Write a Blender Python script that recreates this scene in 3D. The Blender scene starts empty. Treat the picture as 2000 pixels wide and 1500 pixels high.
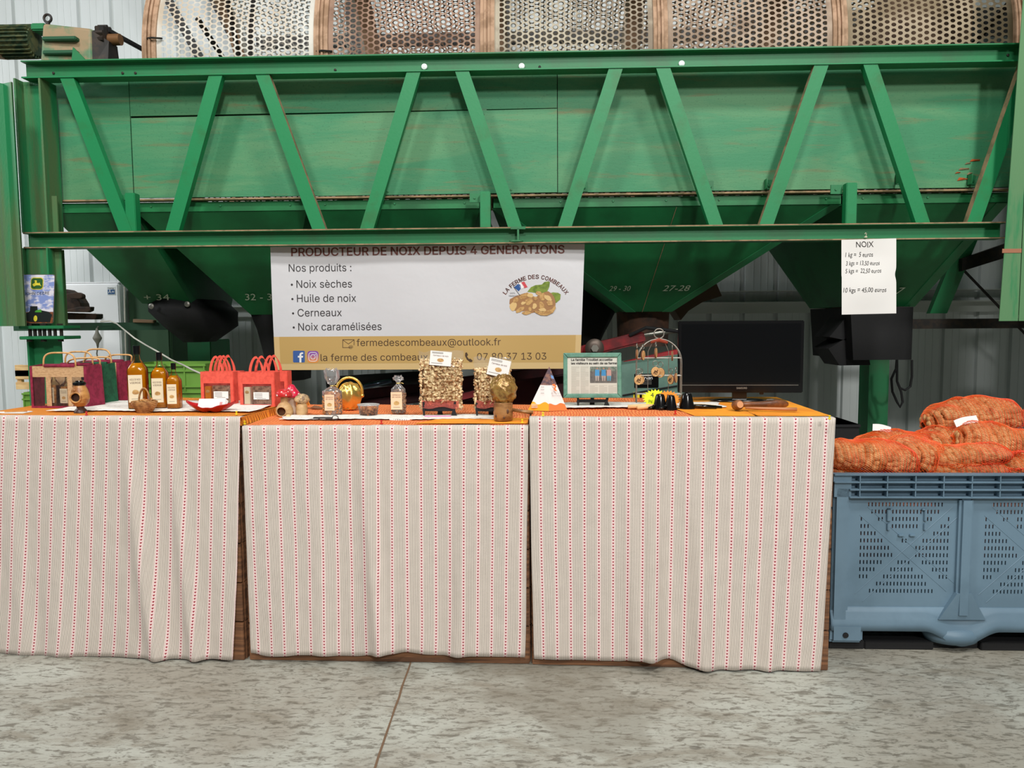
import bpy, bmesh, math, random
import numpy as np
from mathutils import Vector, Matrix, noise
random.seed(7)
S = bpy.context.scene
C = S.collection
# ------------------------------------------------------------------ camera, world, lights, exposure
F_PX, CAM_H = 1500.0, 1.45
def cam_axes(pitch=4.6, yaw=1.75, roll=.4):
    p, y, r = map(math.radians, (pitch, yaw, roll))
    f = Vector((-math.sin(y)*math.cos(p), math.cos(y)*math.cos(p), -math.sin(p)))
    R0 = Vector((math.cos(y), math.sin(y), 0)); U0 = R0.cross(f)
    return f, R0*math.cos(r)-U0*math.sin(r), U0*math.cos(r)+R0*math.sin(r)
CF, CR, CU = cam_axes()
CAM = Vector((0, 0, CAM_H))
cd = bpy.data.cameras.new('camera'); cam = bpy.data.objects.new('camera', cd); C.objects.link(cam)
cd.sensor_width = 36; cd.lens = F_PX/2000*36; cd.clip_end = 100
cam.matrix_world = Matrix(((CR.x, CU.x, -CF.x, CAM.x), (CR.y, CU.y, -CF.y, CAM.y), (CR.z, CU.z, -CF.z, CAM.z), (0, 0, 0, 1)))
S.camera = cam
w = bpy.data.worlds.new('hall_air'); S.world = w; w.use_nodes = True
w.node_tree.nodes['Background'].inputs[0].default_value = (.86, .93, 1, 1)
w.node_tree.nodes['Background'].inputs[1].default_value = .09
def area(name, loc, target, size, power, col=(1, .985, .95)):
    l = bpy.data.lights.new(name, 'AREA'); l.shape = 'DISK'; l.size = size; l.energy = power; l.color = col
    o = bpy.data.objects.new(name, l); C.objects.link(o); o.location = loc
    o.rotation_euler = (Vector(target)-Vector(loc)).to_track_quat('-Z', 'Y').to_euler(); return o
# high bay lamps of the hall, in front of and behind the sorting machine, and one added side fill
area('high_bay_or_fill_lamp', (-3.2, .6, 7.0), (-1.5, 4.2, 0), .9, 200)
area('high_bay_or_fill_lamp', (3.2, .4, 7.0), (1.5, 4.2, 0), .9, 200)
area('high_bay_or_fill_lamp', (-.2, -3.0, 7.0), (0, 3, 0), .9, 300)
area('high_bay_or_fill_lamp', (3.6, -9.0, 7.5), (.5, 4, 1), 1.2, 820)
area('high_bay_or_fill_lamp', (-6.5, 4.2, 3.9), (-3.6, 7.7, .9), .9, 100, (.95, .98, 1))  # low side fill, added to brighten the left wall and fridge
area('high_bay_or_fill_lamp', (-1.5, 6.9, 7.0), (-1.0, 7.4, 3.5), .8, 50, (.94, .98, 1))
vs = S.view_settings; vs.view_transform = 'Standard'; vs.look = 'None'; vs.gamma = 1; vs.use_curve_mapping = False; vs.exposure = -.10
# ------------------------------------------------------------------ helpers
def ray(px, py): return CF + CR*((px-1000)/F_PX) + CU*((750-py)/F_PX)
def atZ(px, py, z): d = ray(px, py); return CAM + d*((z-CAM_H)/d.z)
def atY(px, py, Y): d = ray(px, py); return CAM + d*(Y/d.y)
def atP(px, py, A, n): d = ray(px, py); return CAM + d*((A-CAM).dot(n)/d.dot(n))
def lin(c):
    return tuple(((x/255)/12.92 if x/255 <= .04045 else ((x/255+.055)/1.055)**2.4) for x in c[:3])+(1,)
class NT:
    def __init__(s, m): s.t = m.node_tree; s.n = s.t.nodes; s.l = s.t.links
    def new(s, typ, **kw):
        n = s.n.new(typ)
        for k, v in kw.items(): setattr(n, k, v)
        return n
    def put(s, sock, v):
        if hasattr(v, 'links') or isinstance(v, bpy.types.NodeSocket): s.l.new(v, sock)
        else: sock.default_value = v
    def math(s, op, a, b=None, c=None, clamp=False):
        n = s.new('ShaderNodeMath', operation=op, use_clamp=clamp); s.put(n.inputs[0], a)
        if b is not None: s.put(n.inputs[1], b)
        if c is not None: s.put(n.inputs[2], c)
        return n.outputs[0]
    def mix(s, f, a, b, blend='MIX'):
        n = s.new('ShaderNodeMix', data_type='RGBA', blend_type=blend); s.put(n.inputs[0], f); s.put(n.inputs[6], a); s.put(n.inputs[7], b); return n.outputs[2]
    def noise(s, vec, scale, detail=4, rough=.5, dist=0):
        n = s.new('ShaderNodeTexNoise'); n.inputs['Scale'].default_value = scale; n.inputs['Detail'].default_value = detail
        n.inputs['Roughness'].default_value = rough; n.inputs['Distortion'].default_value = dist
        if vec is not None: s.l.new(vec, n.inputs['Vector'])
        return n.outputs[0]
    def ramp(s, v, a, b):
        n = s.new('ShaderNodeMapRange'); n.interpolation_type = 'SMOOTHSTEP'; s.put(n.inputs[0], v); n.inputs[1].default_value = a; n.inputs[2].default_value = b; return n.outputs[0]
    def coord(s, kind='Object', scale=(1, 1, 1), rot=(0, 0, 0), loc=(0, 0, 0)):
        n = s.new('ShaderNodeTexCoord'); m = s.new('ShaderNodeMapping'); m.inputs['Scale'].default_value = scale; m.inputs['Rotation'].default_value = rot; m.inputs['Location'].default_value = loc
        s.l.new(n.outputs[kind], m.inputs[0]); return m.outputs[0]
    def bump(s, h, strength, dist=.01):
        n = s.new('ShaderNodeBump'); n.inputs['Strength'].default_value = strength; n.inputs['Distance'].default_value = dist; s.l.new(h, n.inputs['Height'])
        s.l.new(n.outputs[0], s.n['Principled BSDF'].inputs['Normal'])
def mat(name, col, rough=.6, metal=0, col2=None, nscale=8, stretch=(1, 1, 1), lo=.42, hi=.62, bump=0, bscale=None, bdist=.004, **kw):
    m = bpy.data.materials.new(name); m.use_nodes = True; t = NT(m); b = t.n['Principled BSDF']
    b.inputs['Roughness'].default_value = rough; b.inputs['Metallic'].default_value = metal
    v = t.coord('Object', stretch)
    if col2:
        f = t.ramp(t.noise(v, nscale, 5, .6), lo, hi); t.l.new(t.mix(f, lin(col), lin(col2)), b.inputs['Base Color'])
    else: b.inputs['Base Color'].default_value = lin(col)
    if bump: t.bump(t.noise(v, bscale or nscale*4, 4, .6), bump, bdist)
    for k, val in kw.items(): b.inputs[k.replace('_', ' ')].default_value = val
    return m
def clear(name, col=(255, 255, 255), alpha=.2, rough=.08, spec_col=(240, 240, 240), haze=.4):
    """thin clear film or glass: transparent body with a glossy skin"""
    m = bpy.data.materials.new(name); m.use_nodes = True; t = NT(m); t.n.remove(t.n['Principled BSDF'])
    tr = t.new('ShaderNodeBsdfTransparent'); tr.inputs[0].default_value = lin(col)
    gs = t.new('ShaderNodeBsdfGlossy'); gs.inputs['Roughness'].default_value = rough
    df = t.new('ShaderNodeBsdfDiffuse'); df.inputs[0].default_value = lin(spec_col)
    gl = t.new('ShaderNodeMixShader'); gl.inputs[0].default_value = haze; t.l.new(gs.outputs[0], gl.inputs[1]); t.l.new(df.outputs[0], gl.inputs[2])
    mx = t.new('ShaderNodeMixShader'); fr = t.new('ShaderNodeFresnel'); fr.inputs[0].default_value = 1.35
    f = t.math('ADD', fr.outputs[0], alpha, clamp=True)
    t.l.new(f, mx.inputs[0]); t.l.new(tr.outputs[0], mx.inputs[1]); t.l.new(gl.outputs[0], mx.inputs[2])
    t.l.new(mx.outputs[0], t.n['Material Output'].inputs[0]); return m
MW = {}
def mw(o): return MW.get(o.name, Matrix.Identity(4))
def tag(o, label=None, cat=None, group=None, kind=None):
    if label: o['label'] = label
    if cat: o['category'] = cat
    if group: o['group'] = group
    if kind: o['kind'] = kind
    return o
def thing(name, label, cat, loc=(0, 0, 0), rotz=0, group=None, scale=1, rot=None):
    o = bpy.data.objects.new(name, None); C.objects.link(o); o.empty_display_size = .05
    o.location = loc; o.rotation_euler = rot if rot else (0, 0, rotz); o.scale = (scale,)*3
    MW[o.name] = Matrix.Translation(loc) @ o.rotation_euler.to_matrix().to_4x4() @ Matrix.Scale(scale, 4)
    return tag(o, label, cat, group)
def place(o, loc, rotz=0):
    o.location = loc; o.rotation_euler = (0, 0, rotz)
def copy_tree(o, parent=None):
    c = o.copy(); C.objects.link(c); c.parent = parent
    for ch in [x for x in o.children]: copy_tree(ch, c)
    return c
class MB:
    """mesh builder: collects shapes, builds ONE mesh object"""
    def __init__(s): s.v = []; s.f = []; s.m = []; s.uv = []
    def add(s, vs, fs, mi=0, M=None, uvs=None):
        n = len(s.v)
        s.v += [tuple(M @ Vector(p)) if M else tuple(p) for p in vs]
        s.f += [tuple(n+i for i in f) for f in fs]; s.m += [mi]*len(fs)
        s.uv += list(uvs) if uvs else [(0, 0)]*len(vs)
        return s
    def box(s, a, b, mi=0, M=None):
        x0, y0, z0 = a; x1, y1, z1 = b
        return s.add([(x0, y0, z0), (x1, y0, z0), (x1, y1, z0), (x0, y1, z0), (x0, y0, z1), (x1, y0, z1), (x1, y1, z1), (x0, y1, z1)],
                     [(3, 2, 1, 0), (4, 5, 6, 7), (0, 1, 5, 4), (1, 2, 6, 5), (2, 3, 7, 6), (3, 0, 4, 7)], mi, M)
    def bbox(s, a, b, r=.003, mi=0, M=None):
        """box with chamfered edges"""
        bm = bmesh.new(); bmesh.ops.create_cube(bm, size=1)
        for v in bm.verts: v.co = Vector(((a[0]+b[0])/2+v.co.x*(b[0]-a[0]), (a[1]+b[1])/2+v.co.y*(b[1]-a[1]), (a[2]+b[2])/2+v.co.z*(b[2]-a[2])))
        bmesh.ops.bevel(bm, geom=bm.edges[:], offset=r, segments=2, affect='EDGES')
        return s.bm(bm, mi, M)
    def bm(s, bm, mi=0, M=None):
        bm.verts.index_update(); s.add([v.co for v in bm.verts], [[v.index for v in f.verts] for f in bm.faces], mi, M); bm.free(); return s
    def prism(s, poly, y0, y1, mi=0, M=None):
        """polygon in XZ (counter-clockwise seen from -Y) extruded from y0 to y1"""
        n = len(poly)
        vs = [(x, y0, z) for x, z in poly]+[(x, y1, z) for x, z in poly]
        fs = [tuple(range(n)), tuple(range(2*n-1, n-1, -1))]+[(i, n+i, n+(i+1) % n, (i+1) % n) for i in range(n)]
        return s.add(vs, fs, mi, M)
    def hexa(s, b, t, mi=0, M=None):
        """8 corner solid: four bottom points, four top points"""
        return s.add(list(b)+list(t), [(3, 2, 1, 0), (4, 5, 6, 7), (0, 1, 5, 4), (1, 2, 6, 5), (2, 3, 7, 6), (3, 0, 4, 7)], mi, M)
    def tube(s, pts, r, n=10, mi=0, M=None, closed=False, cap=True):
        pts = [Vector(p) for p in pts]; rs = r if isinstance(r, (list, tuple)) else [r]*len(pts)
        vs = []; fs = []; k = len(pts); prev = None
        for i, p in enumerate(pts):
            if closed: d = pts[(i+1) % k]-pts[i-1]
            else: d = pts[min(i+1, k-1)]-pts[max(i-1, 0)]
            d.normalize()
            if prev is None: a = d.cross(Vector((0, 0, 1)) if abs(d.z) < .9 else Vector((1, 0, 0)))
            else: a = prev-d*prev.dot(d)
            if a.length < 1e-6: a = d.orthogonal()
            a.normalize(); prev = a; b = d.cross(a)
            for j in range(n):
                t = 2*math.pi*j/n; vs.append(p+(a*math.cos(t)+b*math.sin(t))*rs[i])
        for i in range(k if closed else k-1):
            for j in range(n):
                i2 = (i+1) % k; fs.append((i*n+j, i*n+(j+1) % n, i2*n+(j+1) % n, i2*n+j))
        if cap and not closed: fs += [tuple(range(n-1, -1, -1)), tuple((k-1)*n+j for j in range(n))]
        return s.add(vs, fs, mi, M)
    def lathe(s, prof, c=(0, 0, 0), n=24, mi=0, M=None, sx=1, sy=1, cap=True):
        vs = []; fs = []
        for r, z in prof:
            for j in range(n):
                t = 2*math.pi*j/n; vs.append((c[0]+r*math.cos(t)*sx, c[1]+r*math.sin(t)*sy, c[2]+z))
        k = len(prof)
        for i in range(k-1):
            for j in range(n): fs.append((i*n+j, i*n+(j+1) % n, (i+1)*n+(j+1) % n, (i+1)*n+j))
        if cap: fs += [tuple(range(n-1, -1, -1)), tuple((k-1)*n+j for j in range(n))]
        return s.add(vs, fs, mi, M)
    def ball(s, c, r, n=12, m=8, mi=0, M=None, fn=None):
        r = r if isinstance(r, (tuple, list)) else (r, r, r); vs = []; fs = []
        vs.append((0, 0, 1))
        for i in range(1, m):
            a = math.pi*i/m
            for j in range(n): t = 2*math.pi*j/n; vs.append((math.sin(a)*math.cos(t), math.sin(a)*math.sin(t), math.cos(a)))
        vs.append((0, 0, -1)); L = len(vs)-1
        for j in range(n): fs.append((0, 1+j, 1+(j+1) % n)); fs.append((L, 1+(m-2)*n+(j+1) % n, 1+(m-2)*n+j))
        for i in range(m-2):
            for j in range(n): fs.append((1+i*n+j, 1+(i+1)*n+j, 1+(i+1)*n+(j+1) % n, 1+i*n+(j+1) % n))
        out = []
        for p in vs:
            k = fn(Vector(p)) if fn else 1
            out.append((c[0]+p[0]*r[0]*k, c[1]+p[1]*r[1]*k, c[2]+p[2]*r[2]*k))
        return s.add(out, fs, mi, M)
    def grid(s, fn, nu, nv, mi=0, M=None, uvf=None, thick=None):
        vs = []; uv = []
        for j in range(nv+1):
            for i in range(nu+1):
                u, v = i/nu, j/nv; vs.append(fn(u, v)); uv.append(uvf(u, v) if uvf else (u, v))
        fs = [(j*(nu+1)+i, j*(nu+1)+i+1, (j+1)*(nu+1)+i+1, (j+1)*(nu+1)+i) for j in range(nv) for i in range(nu)]
        return s.add(vs, fs, mi, M, uv)
    def build(s, name, mats, parent=None, world=False, smooth=False, kind=None, label=None, solid=0, auto=None):
        me = bpy.data.meshes.new(name)
        vs = s.v
        if world and parent is not None:
            inv = mw(parent).inverted(); vs = [inv @ Vector(p) for p in vs]
        me.from_pydata([tuple(p) for p in vs], [], s.f)
        for m in (mats if isinstance(mats, (list, tuple)) else [mats]): me.materials.append(m)
        me.polygons.foreach_set('material_index', s.m)
        if any(u != (0, 0) for u in s.uv):
            ul = me.uv_layers.new(name='UVMap'); idx = np.zeros(len(me.loops), dtype=np.int32); me.loops.foreach_get('vertex_index', idx)
            ul.data.foreach_set('uv', np.array(s.uv, dtype=np.float32)[idx].ravel())
        if smooth: me.polygons.foreach_set('use_smooth', [True]*len(me.polygons))
        o = bpy.data.objects.new(name, me); C.objects.link(o)
        if parent is not None: o.parent = parent
        if auto: 
            me.polygons.foreach_set('use_smooth', [True]*len(me.polygons)); me.set_sharp_from_angle(angle=math.radians(auto))
        if solid: sm = o.modifiers.new('thickness', 'SOLIDIFY'); sm.thickness = solid; sm.offset = 0
        me.update()
        if kind: o['kind'] = kind
        if label: o['label'] = label
        return o
def flat(poly, y=0): return [(x, y, z) for x, z in poly]
def circ(cx, cz, r, n=24, rz=None, a0=0):
    return [(cx+r*math.cos(a0+2*math.pi*i/n), cz+(rz or r)*math.sin(a0+2*math.pi*i/n)) for i in range(n)]
def ui_font():
    # Blender's own interface typeface (ships with Blender); its default lettering is used if it is missing
    import os
    try:
        return bpy.data.fonts.load(os.path.join(bpy.utils.system_resource('DATAFILES'), 'fonts', 'Inter.woff2'))
    except Exception: return None
UIF = ui_font()
CAPS = {}
def capital_height(plain):
    if plain not in CAPS: CAPS[plain] = 1; vs, _ = text_mesh('H', width=None, plain=plain, raw=True); CAPS[plain] = max(v[1] for v in vs)
    return CAPS[plain]
def text_mesh(txt, width=None, height=None, align='LEFT', offset=0, shear=0, space=1, bold=0, plain=True, raw=False):
    """lettering as triangles in the XZ plane, x to the right, z up; scaled to the given width and/or letter height (capital height)"""
    cu = bpy.data.curves.new('lettering', 'FONT'); cu.body = txt; cu.size = 1
    if UIF and plain: cu.font = UIF
    cu.align_x = 'LEFT'; cu.offset = offset; cu.shear = shear; cu.space_character = space; cu.resolution_u = 3; cu.fill_mode = 'NONE'
    o = bpy.data.objects.new('lettering', cu); C.objects.link(o)
    dg = bpy.context.evaluated_depsgraph_get(); me = bpy.data.meshes.new_from_object(o.evaluated_get(dg))
    vs = [v.co.copy() for v in me.vertices]; ed = [tuple(e.vertices) for e in me.edges]; fs = []
    if vs:
        # robust fill: constrained triangulation of the outlines, keeping triangles whose winding number is not zero
        from mathutils.geometry import delaunay_2d_cdt
        ed = [(a, b) if b-a == 1 or (a-b > 1) else (b, a) for a, b in ed]
        cv, _, cf, _, _, _ = delaunay_2d_cdt([v.to_2d() for v in vs], ed, [], 0, 1e-5)
        P = np.array([tuple(v.to_2d()) for v in vs]); A = P[[e[0] for e in ed]]; B = P[[e[1] for e in ed]]
        Cn = np.array([(sum(cv[i][0] for i in f)/len(f), sum(cv[i][1] for i in f)/len(f)) for f in cf])
        cx, cy = Cn[:, 0][:, None], Cn[:, 1][:, None]
        side = (B[:, 0]-A[:, 0])*(cy-A[:, 1])-(cx-A[:, 0])*(B[:, 1]-A[:, 1])
        wn = ((A[:, 1] <= cy) & (B[:, 1] > cy) & (side > 0)).sum(1)-((A[:, 1] > cy) & (B[:, 1] <= cy) & (side < 0)).sum(1)
        vs = [Vector((v[0], v[1], 0)) for v in cv]; fs = [tuple(f) for f, k in zip(cf, wn) if k != 0]
    bpy.data.objects.remove(o); bpy.data.curves.remove(cu); bpy.data.meshes.remove(me)
    if not vs: return [], []
    if raw: return [(v.x, v.y) for v in vs], fs
    x0 = min(v.x for v in vs); x1 = max(v.x for v in vs)
    sx = sz = None
    if height: sz = height/capital_height(plain); sx = sz
    if width: sx = width/(x1-x0); sz = sz or sx
    if bold:
        n0 = len(vs); base = list(vs); bf = list(fs)
        for q, (ax, az) in enumerate(((bold, 0), (-bold, 0), (0, bold*.7), (0, -bold*.7), (bold*.7, bold*.5), (-bold*.7, -bold*.5))):
            vs += [Vector((v.x+ax, v.y+az, 0)) for v in base]; fs += [tuple(i+n0*(q+1) for i in f) for f in bf]
    W = (x1-x0)*sx; off = {'LEFT': 0, 'CENTER': -W/2, 'RIGHT': -W}[align]
    return [((v.x-x0)*sx+off, v.y*sz) for v in vs], fs
def put_text(mb, txt, x, z, y=0, mi=0, fn=None, **kw):
    vs, fs = text_mesh(txt, **kw)
    pts = [(x+a, z+b) for a, b in vs]
    out = [fn(a, b) for a, b in pts] if fn else [(a, y, b) for a, b in pts]
    if kw.get('bold'): n = len(out)//7; st = .00006*(1 if not hasattr(mb, 'k') else 1/mb.k); out = [(p[0], p[1]-st*(i//n), p[2]) for i, p in enumerate(out)]
    mb.add(out, fs, mi)
def interp(a, b, t): return a+(b-a)*t
def nz(x, y=0, z=0, s=1): return noise.noise(Vector((x*s, y*s, z*s)))
# ------------------------------------------------------------------ materials
M_steel_green = mat('green_paint', (34, 122, 74), .5, 0, (50, 108, 68), 3, (1, 1, 1), .45, .7, .3, 40, .002)
M_brace = mat('brace_paint', (18, 130, 76), .5, 0, (36, 114, 62), 5, (1, 1, 1), .5, .75, .25, 60, .002)
M_dark_green = mat('hopper_paint', (28, 122, 68), .5, 0, (24, 102, 56), 2, bump=.2, bscale=60, bdist=.002)
M_tan = mat('walnut_dust', (166, 136, 104), .9, 0, (120, 110, 80), 12, bump=.4)
M_post = mat('post_paint', (30, 128, 78), .55, 0, (84, 112, 70), 1.6, (4, 4, .5), .42, .62, .5, 60, .003)
M_post_pale = mat('pale_post_paint', (90, 136, 92), .6, 0, (44, 130, 80), 2.0, (3, 3, .5), .5, .6, .3, 60, .002)
M_black = mat('black_rubber', (18, 18, 20), .75, bump=.3, bscale=30)
M_blackgloss = mat('glossy_black_plastic', (12, 12, 13), .18)
M_iron = mat('dark_iron', (34, 32, 30), .6, .3, (52, 42, 34), 20)
M_greyiron = mat('grey_steel', (150, 148, 140), .4, .8)
M_wood = mat('crate_wood', (128, 84, 52), .75, 0, (92, 60, 38), 3, (1, 1, 14), .4, .6, .3, 20, .003)
M_woodh = mat('crate_wood_across', (140, 96, 64), .75, 0, (98, 66, 44), 3, (.8, 4, 14), .4, .6, .3, 20, .003)
M_palewood = mat('pale_wood', (232, 198, 142), .6, 0, (212, 172, 118), 8, (1, 1, 6))
M_white = mat('white_enamel', (225, 230, 230), .4)
M_paper = mat('white_paper', (238, 236, 232), .8, bump=.15, bscale=14, bdist=.004)
M_cream = mat('cream_label', (236, 222, 190), .7)
M_ink = mat('dark_ink', (38, 32, 30), .7)
M_brownink = mat('brown_ink', (92, 52, 40), .7)
M_greyink = mat('grey_ink', (120, 116, 110), .8)
M_yellow = mat('yellow_plastic', (240, 214, 40), .5)
M_redplastic = mat('red_plastic', (206, 40, 34), .4)
def board_material():
    m = mat('painted_plywood', (58, 142, 94), .6); t = NT(m); b = t.n['Principled BSDF']
    v = t.coord('Object', (.55, 1, 2.6)); w1 = t.noise(v, 1.6, 6, .62, .6)
    v2 = t.coord('Object', (.7, 1, 7)); w2 = t.noise(v2, 2.2, 6, .65, .3)
    c = t.mix(t.ramp(w1, .42, .62), lin((58, 136, 94)), lin((86, 144, 100)))
    c = t.mix(t.math('MULTIPLY', t.ramp(w2, .54, .72), .8), c, lin((116, 116, 76)))
    n3 = t.noise(t.coord('Object', (1, 1, 1)), 90, 2, .5); c = t.mix(t.math('MULTIPLY', t.ramp(n3, .6, .7), .35), c, lin((34, 92, 62)))
    t.l.new(c, b.inputs['Base Color'])
    t.bump(t.noise(t.coord('Object', (2, 1, 9)), 9, 6, .7), .35, .004); return m
M_board = board_material()
def floor_material():
    m = mat('polished_concrete', (150, 150, 140), .5); t = NT(m); b = t.n['Principled BSDF']
    a = t.noise(t.coord('Object', (1, 1, 1)), .9, 8, .62, .4)
    b1 = t.noise(t.coord('Object', (1.0, 2.2, 1), (0, 0, .5)), 2.6, 9, .72, .8)
    c = t.mix(t.ramp(a, .38, .62), lin((178, 181, 171)), lin((152, 148, 136)))
    c = t.mix(t.math('MULTIPLY', t.ramp(b1, .48, .66), .7), c, lin((128, 121, 106)))
    d = t.noise(t.coord('Object', (1, 3, 1), (0, 0, .35)), 14, 7, .7, .6); c = t.mix(t.math('MULTIPLY', t.ramp(d, .5, .62), .75), c, lin((94, 89, 77)))
    d2 = t.noise(t.coord('Object', (1, 2, 1), (0, 0, -.7)), 34, 4, .6, .4); c = t.mix(t.math('MULTIPLY', t.ramp(d2, .55, .66), .6), c, lin((98, 93, 82)))
    # worn polished spots and round oil stains
    vo = t.new('ShaderNodeTexVoronoi'); vo.inputs['Scale'].default_value = 2.3; t.l.new(t.coord('Object', (1, 1.6, 1), (0, 0, .3)), vo.inputs[0])
    sp = t.math('SUBTRACT', 1, t.ramp(vo.outputs['Distance'], .035, .06)); c = t.mix(t.math('MULTIPLY', sp, .55), c, lin((70, 66, 58)))
    e = t.noise(t.coord('Object', (1, 1, 1), (0, 0, 0), (3, 1, 0)), 1.1, 3, .5, .2); c = t.mix(t.math('MULTIPLY', t.ramp(e, .58, .62), .45), c, lin((116, 110, 96)))
    # thin scratches
    s1 = t.noise(t.coord('Object', (1, 26, 1), (0, 0, .8)), 5, 2, .5, 1.2); c = t.mix(t.math('MULTIPLY', t.ramp(s1, .71, .74), .5), c, lin((92, 88, 78)))
    s2 = t.noise(t.coord('Object', (1, 30, 1), (0, 0, -1.0)), 4, 2, .5, 1.5); c = t.mix(t.math('MULTIPLY', t.ramp(s2, .70, .73), .5), c, lin((196, 196, 186)))
    t.l.new(c, b.inputs['Base Color'])
    t.l.new(t.math('ADD', t.math('MULTIPLY', a, .3), .38), b.inputs['Roughness'])
    t.bump(b1, .12, .004); return m
M_floor = floor_material()
def cloth_material():
    m = mat('heart_stripe_cotton', (226, 218, 206), .9); t = NT(m); b = t.n['Principled BSDF']
    uv = t.new('ShaderNodeTexCoord'); sp = t.new('ShaderNodeSeparateXYZ'); t.l.new(uv.outputs['UV'], sp.inputs[0])
    U, V = sp.outputs[0], sp.outputs[1]
    P = .0600; Q = .0136
    ux = t.math('SUBTRACT', t.math('FRACT', t.math('DIVIDE', U, P)), .5)          # -.5..+.5 across one repeat
    x = t.math('MULTIPLY', ux, P)                                                  # metres from the heart column
    band = t.math('LESS_THAN', t.math('ABSOLUTE', x), .0075)
    st = t.math('FRACT', t.math('DIVIDE', x, .0050)); stripe = t.math('LESS_THAN', t.math('ABSOLUTE', t.math('SUBTRACT', st, .5)), .22)
    base = t.mix(stripe, lin((238, 226, 214)), lin((146, 136, 128)))
    weave = t.noise(uv.outputs['UV'], 900, 1, .5); base = t.mix(t.math('MULTIPLY', weave, .12), base, lin((150, 140, 128)))
    base = t.mix(band, base, lin((238, 212, 208)))
    # little hearts
    hz = t.math('MULTIPLY', t.math('SUBTRACT', t.math('FRACT', t.math('DIVIDE', V, Q)), .5), Q)
    X = t.math('DIVIDE', x, .0040); Z = t.math('ADD', t.math('DIVIDE', hz, .0040), .12)
    q = t.math('SUBTRACT', Z, t.math('MULTIPLY', t.math('SQRT', t.math('ABSOLUTE', X)), .75))
    r2 = t.math('ADD', t.math('MULTIPLY', X, X), t.math('MULTIPLY', q, q)); heart = t.math('LESS_THAN', r2, .78)
    c = t.mix(heart, base, lin((158, 44, 62)))
    t.l.new(c, b.inputs['Base Color'])
    b.inputs['Sheen Weight'].default_value = .15
    t.bump(t.noise(t.coord('Object', (1, 1, 1)), 9, 5, .6), .35, .008); return m
M_heart = cloth_material()
def pleat_material(name, c1, c2, period=.011, wr=.5, strength=.8, axis=0):
    m = mat(name, c1, .92); t = NT(m); b = t.n['Principled BSDF']
    uv = t.new('ShaderNodeTexCoord'); sp = t.new('ShaderNodeSeparateXYZ'); t.l.new(uv.outputs['UV'], sp.inputs[0])
    n = t.noise(uv.outputs['UV'], 5, 3, .6)
    u = t.math('ADD', sp.outputs[axis], t.math('MULTIPLY', n, .06))
    s = t.math('SINE', t.math('MULTIPLY', u, 2*math.pi/period))
    c = t.mix(t.ramp(s, -.9, .3), lin(c2), lin(c1)); t.l.new(c, b.inputs['Base Color'])
    h = t.math('ADD', t.math('MULTIPLY', s, .5), t.math('MULTIPLY', t.noise(uv.outputs['UV'], 9, 4, .6), wr))
    t.bump(h, strength, .004); return m
M_mustard = pleat_material('mustard_pleated_cloth', (236, 150, 44), (206, 112, 26), .012)
M_orange = pleat_material('orange_crinkled_cloth', (246, 146, 80), (226, 106, 52), .013, .8)
M_amber = mat('amber_smooth_cloth', (246, 160, 34), .9, 0, (236, 142, 30), 6, bump=.3, bscale=30)
M_lace = mat('white_lace', (240, 236, 228), .95, 0, (206, 196, 186), 60, lo=.55, hi=.65, bump=.6, bscale=90)
# ------------------------------------------------------------------ the hall: floor and corrugated rear wall
mb = MB(); mb.add([(-14, -8, 0), (14, -8, 0), (14, 9, 0), (-14, 9, 0)], [(0, 1, 2, 3)])
fl = mb.build('floor', M_floor); tag(fl, 'grey worn polished concrete floor with stains and scratches', 'floor', kind='structure')
# saw cut joint in the slab
a = atZ(800, 1300, 0); b_ = atZ(732, 1500, 0); d = (b_-a).normalized(); n = Vector((-d.y, d.x, 0))*.004
p0 = a+d*-.2; p1 = a+d*3
mb = MB(); k = 40; pts = []
for i in range(k+1):
    p = p0.lerp(p1, i/k); w_ = 1+.5*nz(i*.7, 3); j = n*.8*nz(i*.9, 9)
    pts += [p-n*w_+j+Vector((0, 0, .0015)), p+n*w_+j+Vector((0, 0, .0015))]
mb.add(pts, [(2*i, 2*i+1, 2*i+3, 2*i+2) for i in range(k)])
tag(mb.build('trim_1', mat('joint_filler', (112, 88, 66), .9)), 'thin brown filled joint cut across the concrete floor', 'joint', kind='structure')
WY = 7.7
M_wall = mat('white_cladding', (205, 211, 211), .45, 0, (190, 196, 194), .8, (1, 1, .3), .4, .7)
mb = MB(); prof = []; x = -9.0
while x < 9:
    for dx, dy in ((0, 0), (.262, 0), (.272, .035), (.308, .035), (.318, 0)): prof.append((x+dx, WY+dy))
    x += .326
vs = [(p[0], p[1], 0) for p in prof]+[(p[0], p[1], 7.5) for p in prof]; k = len(prof)
mb.add(vs, [(i, i+1, k+i+1, k+i) for i in range(k-1)])
# fine micro ribs pressed in every flat
x = -9.0
while x < 9:
    for q in (.065, .13, .2): mb.box((x+q, WY-.003, 0), (x+q+.006, WY+.001, 7.5))
    x += .326
tag(mb.build('wall_back', M_wall), 'white corrugated metal cladding of the rear hall wall', 'wall', kind='structure')
z0 = atY(1420, 612, WY-.2).z; z1 = atY(1420, 592, WY-.2).z
mb = MB(); mb.box((-9, WY-.06, z0), (9, WY-.005, z1)); mb.box((-9, WY-.14, z1), (9, WY-.005, z1+.012)); mb.box((-9, WY-.14, z1+.11), (9, WY-.005, z1+.12))
tag(mb.build('trim_2', mat('galvanised_rail', (196, 200, 196), .4, .3)), 'horizontal galvanised wall rail behind the green sorting machine', 'rail', kind='structure')
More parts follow.
